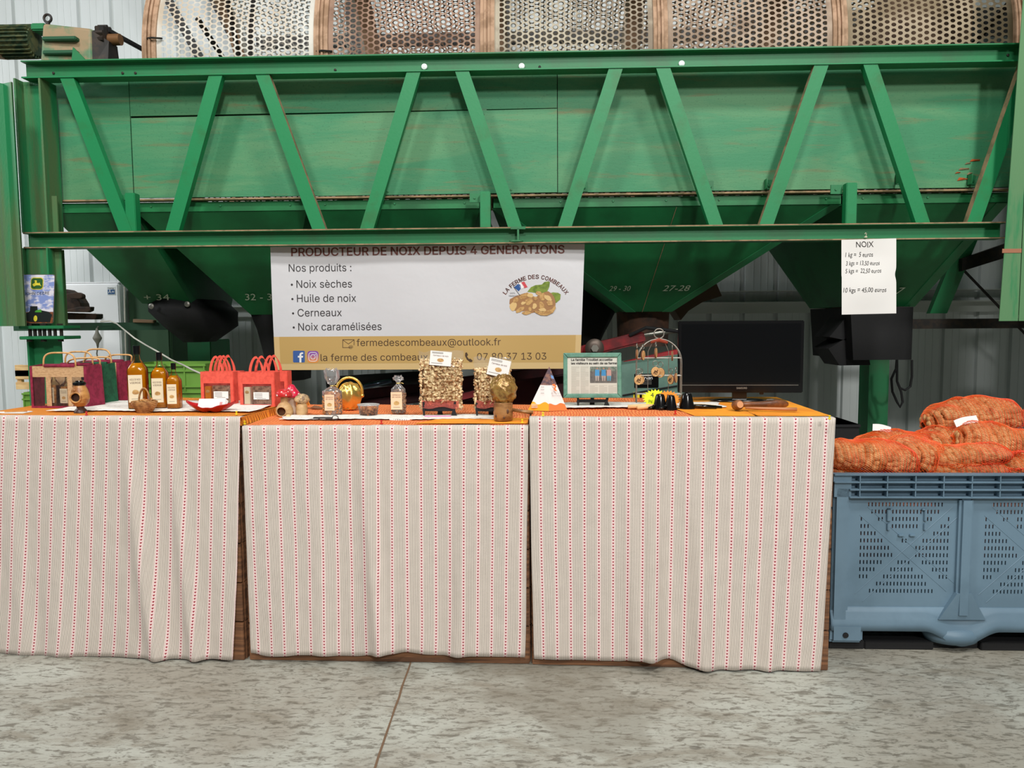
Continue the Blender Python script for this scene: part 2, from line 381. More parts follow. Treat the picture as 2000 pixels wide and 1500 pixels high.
# ------------------------------------------------------------------ the green walnut sorting machine
FY = 4.75
def Xf(px, py, Y=FY): return atY(px, py, Y).x
def Zf(px, py, Y=FY): return atY(px, py, Y).z
ZT1, ZT0 = Zf(1000, 101), Zf(1000, 136)       # upper beam top / bottom
ZL1, ZL0 = Zf(1000, 444), Zf(1000, 475)       # lower beam
frame = thing('machine_frame', 'green steel lattice frame of the sorting machine, two long beams joined by slanting braces', 'machine frame', (0, 5.2, 0))
XL, XR = Xf(40, 120), Xf(1990, 90)
def ibeam(x0, x1, z0, z1, y0=FY, dep=.11, tf=.008, name='beam'):
    mb = MB(); ym = y0+dep/2
    mb.box((x0, y0, z1-tf), (x1, y0+dep, z1)); mb.box((x0, y0, z0), (x1, y0+dep, z0+tf)); mb.box((x0, ym-.005, z0+tf), (x1, ym+.005, z1-tf))
    return mb.build(name, M_steel_green, frame, world=True)
ub = ibeam(XL, XR+.05, ZT0, ZT1, name='upper_beam')
lb = ibeam(Xf(45, 460), Xf(1963, 450), ZL0, ZL1, name='lower_beam')
# dusty top edges of the two beams' lower flanges
for (x0, x1, z, nm) in ((XL, XR, ZT0, 'upper'), (Xf(45, 460), Xf(1963, 450), ZL0, 'lower'), (Xf(45, 460), Xf(1963, 450), ZL1, 'lower')):
    mb = MB(); mb.box((x0, FY-.002, z-(.001 if z != ZL1 else .005)), (x1, FY+.003, z+.006 if z != ZL1 else z+.002))
    mb.build('dusty_flange_edge', M_tan if nm == 'lower' else M_brace, frame, world=True)
# bolts in the upper beam web
for px, py in ((105, 143), (240, 143), (265, 143), (655, 137), (1054, 131), (1515, 128), (1968, 108)):
    p = atY(px, py, FY+.05); mb = MB(); mb.lathe([(.008, 0), (.008, .006), (.004, .008)], n=10, M=Matrix.Translation(p) @ Matrix.Rotation(math.pi/2, 4, 'X')); mb.build('bolt', M_iron, frame, world=True)
for px, py in ((829, 131), (1019, 130), (1331, 125)):
    p = atY(px, py, FY+.048); mb = MB(); T = Matrix.Translation(p) @ Matrix.Rotation(math.pi/2, 4, 'X')
    mb.lathe([(.017, 0), (.019, .006), (.017, .012), (.006, .014)], n=20, M=T)
    k = mb.build('hook_magnet', M_white, frame, world=True, smooth=False, label='round white magnet with a small brass hook')
    mb = MB(); q = p+Vector((0, -.015, 0)); mb.tube([q+Vector((.001, 0, .012)), q+Vector((0, -.006, .004)), q+Vector((-.001, -.004, -.008)), q+Vector((.001, -.008, -.011))], .0022, 6)
    mb.build('hook', mat('brass', (170, 120, 60), .35, .8), k, world=True)
# slanting braces: square tubes whose upper flank is dusty
br = [(130, 245, 0), (421, 336, 0), (512, 623, 1), (808, 716, 0), (902, 1006, 0), (1203, 1103, 0), (1295, 1399, 0), (1605, 1497, 1), (1700, 1803, 0), (2012, 1903, 1)]
for xt, xb, dusty in br:
    yt = 150-(xt-130)*.0175; yb = 449-(xb-245)*.0095
    if xt > 2000: yt = 116
    a = atY(xb, yb, FY+.005); b = atY(xt, yt, FY+.005); a.z = ZL1; b.z = ZT0
    hw = .042; s = 1 if b.x > a.x else -1
    L = [(a.x-hw, a.y, a.z), (a.x+hw, a.y, a.z), (a.x+hw, a.y+.05, a.z), (a.x-hw, a.y+.05, a.z)]
    U = [(b.x-hw, b.y, b.z), (b.x+hw, b.y, b.z), (b.x+hw, b.y+.05, b.z), (b.x-hw, b.y+.05, b.z)]
    mb = MB(); mb.hexa(L, U)
    if dusty: mb.m[3 if s < 0 else 5] = 1
    mb.build('brace', [M_brace, M_tan], frame, world=True)
# short posts standing on the lower beam
for px, yt in ((256, 376), (948, 373), (1662, 356)):
    a = atY(px, 440, FY+.012); zt = Zf(px, yt)
    mb = MB(); mb.bbox((a.x-.032, FY+.01, ZL1), (a.x+.032, FY+.075, zt), .004); mb.build('short_post', M_brace, frame, world=True)
    mb = MB(); mb.box((a.x-.1, FY+.08, zt-.055), (a.x-.03, FY+.09, zt)) ; mb.lathe([(.007, 0), (.007, .006)], n=8, M=Matrix.Translation((a.x-.07, FY+.08, zt-.028)) @ Matrix.Rotation(math.pi/2, 4, 'X')); mb.build('bracket', M_steel_green, frame, world=True)
# splice in the lower beam
p = atY(1012, 462, FY); mb = MB(); mb.box((p.x-.045, FY-.006, ZL1-.012), (p.x+.045, FY+.02, ZL1+.004)); mb.box((p.x-.006, FY-.006, ZL0+.01), (p.x+.006, FY+.05, ZL1-.01))
mb.ball((p.x-.012, FY+.0, ZL0+.012), (.045, .012, .008), fn=lambda v: 1+.4*nz(v.x*3, v.y*3, v.z*3)); mb.build('splice_joint', M_steel_green, frame, world=True)
# small angle brackets bolted to the boards
for px, py in ((376, 371), (612, 370), (757, 373), (997, 370), (1140, 365), (1386, 363), (1500, 361), (1756, 350), (1896, 352), (943, 222)):
    p = atY(px, py, 4.955); mb = MB(); mb.box((p.x-.024, 4.95, p.z-.03), (p.x+.024, 4.956, p.z+.03)); mb.box((p.x-.024, 4.9, p.z-.03), (p.x-.019, 4.956, p.z+.03))
    mb.lathe([(.009, 0), (.009, .007), (.004, .009)], n=8, M=Matrix.Translation((p.x+.004, 4.95, p.z-.006)) @ Matrix.Rotation(math.pi/2, 4, 'X')); mb.build('angle_bracket', M_steel_green, frame, world=True)
# left column: H section with stiffener plates, bolted flange plates and the post below
xa, xb = Xf(34, 300), Xf(86, 300); zc = ZT0
mb = MB()
mb.box((xa, FY+.0, ZL1), (xa+.012, FY+.16, zc)); mb.box((xb-.012, FY+.0, ZL1), (xb, FY+.16, zc)); mb.box((xa+.012, FY+.075, ZL1), (xb-.012, FY+.085, zc))
mb.box((xb, FY+.05, ZL1), (Xf(103, 420), FY+.06, Zf(100, 380))); mb.build('column', M_post, frame, world=True)
ZP = Zf(85, 636)
xc, xd = Xf(48, 560), Xf(113, 560)
mb = MB(); mb.box((xc, FY+.01, ZP), (xd-.045, FY+.02, ZL0)); mb.box((xd-.05, FY-.02, ZP), (xd-.04, FY+.15, ZL0)); mb.box((xd-.04, FY+.05, ZP), (xd, FY+.06, ZL0)); mb.box((xc, FY-.01, ZP), (xc+.01, FY+.16, ZL0))
mb.build('column_foot', M_post, frame, world=True)
x0, x1 = Xf(36, 640, 4.66), Xf(124, 640, 4.66)
for zz in (ZP-.02, ZP-.085):
    mb = MB(); mb.bbox((x0, 4.66, zz), (x1, 4.84, zz+.02), .003); mb.build('flange_plate', M_steel_green, frame, world=True)
for i, q in enumerate((.16, .27, .38, .48, .6, .72, .86)):
    mb = MB(); xx = interp(x0, x1, q); mb.lathe([(.010, -.045), (.010, 0)], (xx, 4.70, ZP-.02), 8); mb.lathe([(.018, .0), (.018, .012)], (xx, 4.69, ZP), 6) if i % 3 == 0 else None
    mb.lathe([(.018, 0), (.018, .014)], (xx, 4.69, ZP-.099), 6) if i % 3 == 0 else None; mb.build('flange_bolt', M_iron, frame, world=True)
xe, xf_ = Xf(56, 700, 4.75), Xf(119, 700, 4.75)
mb = MB(); mb.box((xe, 4.74, 0), (xe+.012, 4.82, ZP-.085)); mb.box((xf_-.05, 4.76, 0), (xf_, 4.77, ZP-.085)); mb.box((xe+.012, 4.79, 0), (xf_-.05, 4.80, ZP-.085)); mb.box((xf_-.05, 4.77, 0), (xf_-.04, 4.82, ZP-.085))
mb.build('lower_post', M_steel_green, frame, world=True)
# green rear post seen under the machine at right
p = atY(1716, 760, 6.7); mb = MB(); mb.box((p.x-.085, 6.7, 0), (p.x+.085, 6.9, 2.1)); mb.build('rear_post', M_steel_green, frame, world=True)
a = atY(1833, 612, 6.5); b = atY(1893, 500, 6.3); mb = MB(); mb.hexa([(a.x-.07, 6.5, a.z), (a.x+.07, 6.5, a.z), (a.x+.07, 6.56, a.z), (a.x-.07, 6.56, a.z)], [(b.x-.07, 6.3, b.z+.15), (b.x+.07, 6.3, b.z+.15), (b.x+.07, 6.36, b.z+.15), (b.x-.07, 6.36, b.z+.15)])
mb.build('rear_brace', M_steel_green, frame, world=True)
a = atY(1775, 628, 6.4); b = atY(1960, 620, 6.4); mb = MB(); mb.box((a.x-.7, 6.4, a.z-.06), (b.x+.9, 6.5, a.z+.02)); mb.build('rear_rail', M_iron, frame, world=True)
a = atY(1870, 515, 6.9); b = atY(2000, 650, 6.9); mb = MB(); mb.tube([a, b, b+(b-a)*1.0], .011, 6); mb.build('tie_rod', M_iron, frame, world=True)
a = atY(1880, 505, 6.3); b = atY(1958, 478, 6.3); mb = MB(); mb.hexa([(a.x, 6.3, a.z-.1), (b.x+.2, 6.3, b.z-.05), (b.x+.2, 6.35, b.z-.05), (a.x, 6.35, a.z-.1)], [(a.x, 6.3, a.z), (b.x+.2, 6.3, b.z+.07), (b.x+.2, 6.35, b.z+.07), (a.x, 6.35, a.z)]); mb.build('cross_bar', M_iron, frame, world=True)
# bent sheet covers at both ends (hang free of the ground)
zb, zt = Zf(25, 637, 4.6), Zf(5, 160, 4.6)
x0, x1 = Xf(-14, 400, 4.6), Xf(36, 400, 4.6)
mb = MB()
mb.hexa([(x0, 4.66, zb), (x0+.055, 4.60, zb), (x0+.055, 4.604, zb), (x0+.004, 4.664, zb)], [(x0, 4.66, zt), (x0+.055, 4.60, zt), (x0+.055, 4.604, zt), (x0+.004, 4.664, zt)])
mb.hexa([(x0+.055, 4.60, zb), (x0+.085, 4.63, zb), (x0+.085, 4.635, zb), (x0+.052, 4.605, zb)], [(x0+.055, 4.60, zt), (x0+.085, 4.63, zt), (x0+.085, 4.635, zt), (x0+.052, 4.605, zt)])
mb.hexa([(x0+.085, 4.63, zb), (x1, 4.6, zb), (x1, 4.605, zb), (x0+.085, 4.635, zb)], [(x0+.085, 4.63, zt), (x1, 4.6, zt), (x1, 4.605, zt), (x0+.085, 4.635, zt)])
mb.box((x1-.004, 4.6, zb), (x1, 4.612, zt)); mb.box((x0-.06, 4.66, zb), (x0, 4.664, zt))
mb.build('end_cover', M_post, frame, world=True)
zb, zt = Zf(1960, 627, 4.6), 3.9
x0, x1 = Xf(1957, 500, 4.6), Xf(1994, 500, 4.6)
sl = .075; mb = MB(); mb.hexa([(x0, 4.6, zb), (x1, 4.6, zb), (x1, 4.605, zb), (x0, 4.605, zb)], [(x0+sl, 4.6, zt), (x1, 4.6, zt), (x1, 4.605, zt), (x0+sl, 4.605, zt)]); mb.box((x1+.003, 4.595, zb), (x1+.16, 4.60, zt)); mb.box((x1+.156, 4.6, zb), (x1+.16, 4.85, zt)); mb.box((x0, 4.6, zt), (x1+.16, 4.85, zt+.004))
mb.build('end_cover', M_post_pale, frame, world=True)
p = atY(1965, 490, 4.6); mb = MB(); mb.box((x0-.001, 4.597, p.z-.012), (x1, 4.6, p.z+.012)); mb.build('rust_stripe', mat('rusty_primer', (164, 112, 84), .8), frame, world=True)
# ---- plywood sides
sides = thing('plywood_side', 'long green painted plywood side behind the lattice braces, patched with separate boards', 'machine side', (0, 5.0, 2.2))
BY = 4.955
zt = Zf(600, 120, BY); zb = lambda px: Zf(px, 388-(px-270)*.011, BY)
def board(px0, px1, zt_, zb_, y, nm='board', pts=None):
    mb = MB(); X0, X1 = Xf(px0, 300, y), Xf(px1, 300, y)
    poly = pts or [(X0, zb_), (X1, zb_), (X1, zt_), (X0, zt_)]
    mb.prism(poly, y, y+.02); return mb.build(nm, M_board, sides, world=True)
Zb = Zf(1000, 377, BY)
board(78, 257, zt, Zf(170, 391, BY), BY)
board(1089.5, 1978, zt, Zb, BY)
gz0, gz1 = Zf(258, 228, BY), Zf(1088, 212, BY)
X0, X1 = Xf(259, 300, BY), Xf(1088, 300, BY)
board(0, 0, 0, 0, BY-.004, pts=[(X0, gz0+.003), (X1, gz1+.003), (X1, zt), (X0, zt)])
board(0, 0, 0, 0, BY-.012, pts=[(X0+.006, Zb-.004), (Xf(588, 380, BY), Zb-.004), (Xf(592, 383, BY), Zb+.002), (Xf(612, 383, BY), Zb+.002), (Xf(622, 380, BY), Zb-.006), (X1, Zb), (X1, gz1-.004), (X0+.006, gz0-.012)])
mb = MB(); mb.box((Xf(80, 300, BY+.03), BY+.022, Zb), (Xf(1978, 300, BY+.03), BY+.03, zt)); mb.build('backing_board', M_iron, sides, world=True)
# splintered corner low on the right
mb = MB(); p = atY(1884, 352, BY)
for i in range(9):
    ox, oz = random.uniform(-.07, .08), random.uniform(-.02, .12); L = random.uniform(.03, .09); h = random.uniform(.004, .011)
    mb.add([(p.x+ox, BY-.003, p.z+oz), (p.x+ox+L, BY-.003, p.z+oz+h*.5), (p.x+ox+L*.9, BY-.012, p.z+oz+h*1.6), (p.x+ox+.01, BY-.009, p.z+oz+h*2)], [(0, 1, 2, 3)], 0 if i % 2 else 1)
mb.build('splintered_edge', [M_tan, mat('torn_wood', (190, 92, 44), .9)], sides, world=True)
mb = MB(); mb.box((Xf(105, 395, BY), BY-.02, Zb-.022), (Xf(1975, 370, BY), BY+.05, Zb-.012)); mb.build('edge_strip', M_tan, sides, world=True)
# ---- hoppers
CH = M_dark_green
def hopper(label, tl, tr, bl, br_, zbot, bback=6.35, btop=6.85, seam=False, border=True, zt=None):
    """open box funnel; tl,tr top corners x, bl,br_ spout corners x"""
    z1 = Zb-.03; zr = z1-.06
    o = thing('hopper', label, 'hopper', ((tl+tr)/2, 5.7, zbot))
    fy, by = 4.98, 5.6
    P = lambda x, y, z: Vector((x, y, z))
    mb = MB()
    T = [P(tl, fy, zr), P(tr, fy, zr), P(tr, btop, zr), P(tl, btop, zr)]
    B = [P(bl, by, zbot), P(br_, by, zbot), P(br_, bback, zbot), P(bl, bback, zbot)]
    mb.add(T+B, [(0, 1, 5, 4), (1, 2, 6, 5), (2, 3, 7, 6), (3, 0, 4, 7)])
    ob = mb.build('funnel', CH, o, world=True, solid=.006)
    mb = MB(); mb.box((tl, fy-.01, zr), (tr, fy-.002, z1)); mb.box((tl, fy-.01, zr), (tl+.006, btop, z1)); mb.box((tr-.006, fy-.01, zr), (tr, btop, z1)); mb.box((tl, btop, zr), (tr, btop+.008, z1))
    mb.build('rim', CH, o, world=True)
    if border:
        nrm = Vector((0, -(zr-zbot), -(by-fy))).normalized()*.008
        for s_, (a, b) in ((1, (T[0], B[0])), (-1, (T[1], B[1]))):
            mb = MB(); wv = Vector((.07*s_, 0, 0)); a2, b2 = a+nrm, b+nrm
            mb.hexa([a2, b2, b2+wv, a2+wv] if s_ < 0 else [a2, a2+wv, b2+wv, b2], [p-nrm*.9 for p in ([a2, b2, b2+wv, a2+wv] if s_ < 0 else [a2, a2+wv, b2+wv, b2])])
            mb.build('corner_flange', M_steel_green, o, world=True)
    mb = MB()
    k = max(2, int((tr-tl)/.3))
    for i in range(k):
        mb.lathe([(.008, 0), (.006, .006)], n=8, M=Matrix.Translation((interp(tl+.1, tr-.1, i/(k-1)), fy-.01, (zr+z1)/2+.004)) @ Matrix.Rotation(math.pi/2, 4, 'X'))
    mb.build('rivet_row', M_steel_green, o, world=True)
    if seam:
        mb = MB(); a = T[0].lerp(T[1], .53); b = B[0].lerp(B[1], .35); nn = Vector((0, -.006, -.006)); ww = Vector((.004, 0, 0))
        mb.add([a+nn, a+ww+nn, b+ww+nn, b+nn], [(0, 1, 2, 3)]); mb.build('welded_seam', M_tan, o, world=True)
    return o, T, B
def chalk(o, T, B, txt, px, py, h=.05, wd=None):
    """chalk number on the sloping front of a funnel"""
    n = (T[1]-T[0]).cross(B[0]-T[0]).normalized(); n = n if n.y < 0 else -n
    p = atP(px, py, T[0], n); ux = Vector((1, 0, 0)); uz = (T[0]-B[0]).copy(); uz.x = 0; uz.normalize()
    mb = MB(); put_text(mb, txt, 0, 0, height=h, width=wd, align='CENTER', offset=-.004, shear=.25, plain=False, fn=lambda a, b: p+ux*a+uz*b+n*.012)
    mb.build('chalk_number', mat('chalk', (200, 214, 190), .95), o, world=True)
Xt = lambda px: Xf(px, 400, 4.98)
X5 = lambda px, py=600: Xf(px, py, 5.6)
h1 = hopper('leftmost green funnel under the plywood side, ending in a black rubber sleeve', Xt(97), Xt(262), X5(279), X5(373), Zf(320, 592, 5.6), border=False)
chalk(*h1, '+ 34', 310, 584, .06, .19)
h2 = hopper('second green funnel from the left, partly hidden by the banner', Xt(267), Xt(598), X5(490), X5(560), Zf(500, 614, 5.6), border=False)
chalk(*h2, '32 - 3', 507, 584, .06, .2)
h3 = hopper('third green funnel from the left, mostly hidden behind the banner', Xt(606), Xt(938), X5(760), X5(860), Zf(800, 612, 5.6), border=False)
h4 = hopper('wide green funnel to the right of the banner with a light seam down its front', Xt(962), Xt(1643), X5(1222), X5(1312), Zf(1265, 608, 5.6), seam=True)
chalk(*h4, '29 - 30', 1210, 566, .045, .15); chalk(*h4, '27-28', 1320, 566, .05, .19)
h5 = hopper('rightmost green funnel behind the price sheet', Xt(1652), Xt(1968), X5(1655), X5(1786), Zf(1700, 598, 5.6))
chalk(*h5, '7', 1755, 572, .06)
# ---- rubber sleeves and spouts under the hoppers
def sleeve(label, secs, name='rubber_sleeve', m=None, cat='sleeve', n=14, wr=.05, parts=None):
    """a hanging cloth/rubber tube through rounded sections (cx, cy, z, rx, ry)"""
    o = thing(name, label, cat, (secs[-1][0], secs[-1][1], secs[-1][2]))
    mb = MB(); vs = []
    for k, (cx, cy, z, rx, ry) in enumerate(secs):
        for j in range(n):
            t = 2*math.pi*j/n; c, s = math.cos(t), math.sin(t); q = 1+wr*nz(j*.9, k*.7, cx)
            sq = (abs(c)**4+abs(s)**4)**-.25
            vs.append((cx+rx*c*sq*q, cy+ry*s*sq*q, z))
    fs = [(k*n+j, k*n+(j+1) % n, (k+1)*n+(j+1) % n, (k+1)*n+j) for k in range(len(secs)-1) for j in range(n)]
    mb.add(vs, fs); mb.build('tube', m or M_black, o, world=True, smooth=True, solid=.006)
    return o
T1, B1 = h1[1], h1[2]; bx = lambda B: (B[0].x+B[1].x)/2
c1 = (bx(B1), 5.97)
s1 = sleeve('black rubber sleeve hanging below the leftmost funnel', [(c1[0], c1[1], B1[0].z+.03, .2, .4), (c1[0]+.05, c1[1], B1[0].z-.06, .25, .42), (c1[0]+.1, c1[1], B1[0].z-.17, .21, .34), (c1[0]+.12, c1[1]-.1, B1[0].z-.29, .09, .15)])
for px, py in ((296, 598), (366, 594)):
    p = atY(px, py, 5.54); mb = MB(); mb.lathe([(.022, 0), (.02, .008), (.008, .012)], n=14, M=Matrix.Translation(p) @ Matrix.Rotation(math.pi/2, 4, 'X')); mb.build('washer', M_greyiron, s1, world=True)
for H_, lab, w_, d_ in ((h2, 'black rubber sleeve below the second funnel, beside the banner edge', .17, .5), (h3, 'black sleeve below the third funnel, hidden behind the banner', .17, .4)):
    T, B = H_[1], H_[2]; c = bx(B)
    sleeve(lab, [(c, 5.97, B[0].z+.02, w_+.03, .38), (c, 5.97, B[0].z-.12, w_, .3), (c+.02, 5.95, B[0].z-.3, w_-.02, .25), (c+.02, 5.93, B[0].z-d_, w_-.02, .2)])
T, B = h4[1], h4[2]; c = bx(B)
sp = thing('spout_box', 'rusty brown outlet box under the wide green funnel', 'spout', (c, 5.9, B[0].z-.3))
mb = MB(); mb.lathe([(.19, -.26), (.2, 0)], (c, 5.9, B[0].z-.0), 20); mb.build('outlet', mat('rusty_sheet', (92, 62, 46), .8, 0, (60, 46, 38), 6), sp, world=True, auto=40)
sleeve('black curved rubber sleeve left of the wide funnel, beside the banner', [(Xf(1150, 540, 6.3), 6.3, Zf(1150, 545, 6.3), .12, .1), (Xf(1165, 600, 6.3), 6.3, Zf(1165, 600, 6.3), .17, .1), (Xf(1155, 660, 6.3), 6.3, Zf(1160, 655, 6.3), .09, .1), (Xf(1150, 690, 6.3), 6.3, Zf(1150, 690, 6.3), .05, .05)])
# curved brown belt guard right of funnel 4
g = thing('chute_guard', 'curved brown metal chute sticking out right of the wide funnel', 'chute', tuple(atY(1370, 620, 6.2)))
mb = MB(); pts = [atY(1330, 625, 6.2), atY(1345, 607, 6.2), atY(1372, 590, 6.2), atY(1410, 578, 6.2)]
mb.grid(lambda u, v: pts[0].lerp(pts[1], min(1, u*3)) if u < 1/3 else (pts[1].lerp(pts[2], u*3-1) if u < 2/3 else pts[2].lerp(pts[3], u*3-2))+Vector((0, 0, 0)), 1, 1)
mb = MB(); vs = []
for i, p in enumerate(pts):
    for dx, dy, dz in ((0, 0, 0), (.0, .3, 0)): vs.append(p+Vector((dx, dy, dz)))
    vs.append(p+Vector((-.08, .3, .12+.02*i))); vs.append(p+Vector((-.08, 0, .12+.02*i)))
mb.add(vs, [(i*4+j, i*4+(j+1) % 4, (i+1)*4+(j+1) % 4, (i+1)*4+j) for i in range(3) for j in range(4)]+[(0, 3, 2, 1), (12, 13, 14, 15)])
mb.build('guard_shell', mat('brown_sheet', (88, 66, 48), .7), g, world=True)
# black bin hanging under the last funnel
T, B = h5[1], h5[2]
bb = thing('discharge_box', 'large black rubber discharge box hanging below the rightmost funnel', 'discharge box', tuple(atY(1700, 710, 6.0)))
Y0 = 5.55; x0, x1 = Xf(1668, 650, Y0), Xf(1782, 650, Y0); z1, z0 = Zf(1700, 600, Y0), Zf(1700, 703, Y0)
mb = MB(); mb.hexa([(x0, Y0, z0), (x1, Y0, z0), (x1, Y0+.8, z0), (x0, Y0+.8, z0)], [(x0-.03, Y0, z1), (x1, Y0, z1), (x1, Y0+.8, z1), (x0-.03, Y0+.8, z1)]); mb.build('box_body', M_black, bb, world=True)
for pl in ([(1620, 658), (1656, 615), (1690, 612), (1690, 668), (1654, 665)], [(1618, 681), (1650, 662), (1690, 655), (1700, 713), (1640, 714)]):
    mb = MB(); q = [atY(a, b, Y0+.1) for a, b in pl][::-1]; k = len(q)
    mb.add(q+[p+Vector((0, .3, 0)) for p in q], [tuple(range(k-1, -1, -1)), tuple(range(k, 2*k))]+[(i, (i+1) % k, k+(i+1) % k, k+i) for i in range(k)]); mb.build('side_flap', M_black, bb, world=True)
# rust brown tunnel mouth left of it
g = thing('chute_guard', 'small rust brown chute corner left of the black discharge box', 'chute', tuple(atY(1645, 620, 6.2)))
mb = MB(); q = [atY(a, b, 6.2) for a, b in ((1628, 645), (1668, 630), (1668, 600), (1640, 600))]; mb.add(q+[p+Vector((0, .3, 0)) for p in q], [(0, 1, 2, 3), (7, 6, 5, 4), (0, 4, 5, 1), (1, 5, 6, 2), (2, 6, 7, 3), (3, 7, 4, 0)]); mb.build('guard_shell', mat('rust_sheet', (112, 72, 46), .75), g, world=True)
# ---- perforated drum
DR, DY, DZ = .86, 5.86, 3.17
xs = [Xf(px, 100, 5.0) for px in (292, 627, 952, 1290, 1640, 1992)]
drum = thing('perforated_drum', 'long rusty perforated sorting drum lying behind the upper green beam', 'drum', ((xs[0]+xs[-1])/2, DY, DZ))
def drum_section(x0, x1, hole, pitch_c, sxr, m, margin=.05, nseg=10):
    """cylinder sheet with real round holes in a staggered grid"""
    Lx = x1-x0-2*margin; dx = pitch_c*sxr*.866; cols = int(Lx/dx); dx = Lx/cols
    nr = int(2*math.pi*DR/pitch_c); da = 2*math.pi/nr; dz = DR*da
    # cell = hexagon around (0,0) : neighbours at +-dz in angle, staggered by half in x
    hx = [(-dx*2/3, 0), (-dx/3, dz/2), (dx/3, dz/2), (dx*2/3, 0), (dx/3, -dz/2), (-dx/3, -dz/2)]
    ang = np.arange(nseg)*2*np.pi/nseg; hole_pts = np.stack([np.cos(ang)*hole/2*sxr, np.sin(ang)*hole/2], 1)
    # quads linking hexagon outline (12 points incl. mid points) to the hole
    out = []
    for t in ang:
        d = np.array([math.cos(t), math.sin(t)]); best = 9
        for i in range(6):
            p = np.array(hx[i]); q = np.array(hx[(i+1) % 6]); e = q-p; den = d[0]*e[1]-d[1]*e[0]
            if abs(den) < 1e-12: continue
            s = (p[0]*e[1]-p[1]*e[0])/den; u_ = (p[0]*d[1]-p[1]*d[0])/den
            if s > 0 and -1e-6 <= u_ <= 1+1e-6: best = min(best, s)
        out.append(d*best)
    out = np.array(out)
    hxa = np.array(hx); hang = np.arctan2(hxa[:, 1], hxa[:, 0])
    base = np.concatenate([hole_pts, out, hxa])       # nseg + nseg + 6
    faces = []
    for i in range(nseg):
        j = (i+1) % nseg; a0 = ang[i]; a1 = ang[i]+2*np.pi/nseg
        mid = [k for k in range(6) if 1e-4 < ((hang[k]-a0) % (2*np.pi)) < 2*np.pi/nseg-1e-4]
        mid.sort(key=lambda k: (hang[k]-a0) % (2*np.pi))
        faces.append([i, nseg+i]+[2*nseg+k for k in mid]+[nseg+j, j])
    V = []; Fc = []; off = 0; nb = len(base)
    for c in range(cols):
        cx = x0+margin+(c+.5)*dx; st = .5*(c % 2)
        for r in range(nr):
            th0 = (r+st)*da; P = base.copy()
            xx = cx+P[:, 0]; th = th0+P[:, 1]/DR
            V.append(np.stack([xx, DY-DR*np.cos(th), DZ+DR*np.sin(th)], 1))
    V = np.concatenate(V); ncell = cols*nr
    cnt = np.array([len(f) for f in faces]); flat_ = np.concatenate([np.array(f) for f in faces])
    loops = (flat_[None, :]+(np.arange(ncell)*nb)[:, None]).ravel()
    totals = np.tile(cnt, ncell); starts = np.concatenate([[0], np.cumsum(totals)[:-1]])
    V = V-np.array([(xs[0]+xs[-1])/2, DY, DZ])
    me = bpy.data.meshes.new('drum_section'); me.vertices.add(len(V)); me.vertices.foreach_set('co', V.astype(np.float32).ravel())
    me.loops.add(len(loops)); me.loops.foreach_set('vertex_index', loops.astype(np.int32))
    me.polygons.add(len(totals)); me.polygons.foreach_set('loop_start', starts.astype(np.int32)); me.polygons.foreach_set('loop_total', totals.astype(np.int32))
    me.update(calc_edges=True); me.materials.append(m)
    o = bpy.data.objects.new('drum_section', me); C.objects.link(o); o.parent = drum
    # plain end bands
    n = 96
    for a_, b_ in ((x0, x0+margin+dx*.2), (x1-margin-dx*.2, x1)):
        mb = MB(); mb.add([(xx, DY-DR*math.cos(2*math.pi*j/n), DZ+DR*math.sin(2*math.pi*j/n)) for xx in (a_, b_) for j in range(n)], [(j, (j+1) % n, n+(j+1) % n, n+j) for j in range(n)]); mb.build('plain_end_band', m, drum, world=True)
M_d = [mat('drum_sheet_pale', (206, 203, 194), .55, .1, (190, 176, 156), 2), mat('drum_sheet_brown', (156, 126, 106), .65, .1, (120, 90, 72), 3),
       mat('drum_sheet_grey', (176, 166, 146), .6, .1, (130, 116, 98), 3), mat('drum_sheet_tan', (170, 150, 130), .6, .1, (134, 112, 92), 3), mat('drum_sheet_dusty', (164, 148, 124), .65, .1, (128, 112, 86), 3)]
spec = [(.030, .036, 1.25, M_d[0]), (.030, .0365, 1.2, M_d[1]), (.030, .037, 1.15, M_d[2]), (.027, .036, 1.25, M_d[3]), (.025, .036, 1.25, M_d[4])]
for i, (h_, pc, sr, m) in enumerate(spec): drum_section(xs[i]+.02, xs[i+1]-.02, h_, pc, sr, m)
M_ring = mat('rusty_ring', (184, 150, 122), .7, 0, (150, 118, 90), 10)
for i, x in enumerate(xs):
    mb = MB(); n = 96
    for (a_, b_, r0, r1) in ((-.045, .045, DR-.004, DR+.012), (-.020, -.008, DR+.01, DR+.026), (.004, .016, DR+.01, DR+.026)):
        for xx in (0,):
            vs = [(x+q, DY-r*math.cos(2*math.pi*j/n), DZ+r*math.sin(2*math.pi*j/n)) for q, r in ((a_, r0), (a_, r1), (b_, r1), (b_, r0)) for j in range(n)]
            mb.add(vs, [(k*n+j, k*n+(j+1) % n, ((k+1) % 4)*n+(j+1) % n, ((k+1) % 4)*n+j) for k in range(4) for j in range(n)])
    mb.build('ring', M_ring, drum, world=True)
# wire ties and inner shaft with lengthwise bars
for px, py in ((300, 77), (631, 102)):
    p = atY(px, py, 5.0); mb = MB(); mb.tube([p+Vector((-.045, -.005, .004)), p+Vector((0, -.03, 0)), p+Vector((.06, -.005, .003))], .006, 6); mb.build('wire_tie', M_iron, drum, world=True)
for x in (xs[0]+.3, xs[-1]-.05):
    mb = MB()
    for k in range(4):
        t = math.pi*k/4+.5; c, s = math.cos(t)*DR*.98, math.sin(t)*DR*.98; mb.tube([(x, DY-c, DZ-s), (x, DY+c, DZ+s)], .02, 6)
    mb.build('spoke_wheel', M_iron, drum, world=True)
mb = MB(); mb.tube([(xs[0]+.3, DY, DZ), (xs[-1], DY, DZ)], .04, 12); mb.build('shaft', M_iron, drum, world=True)
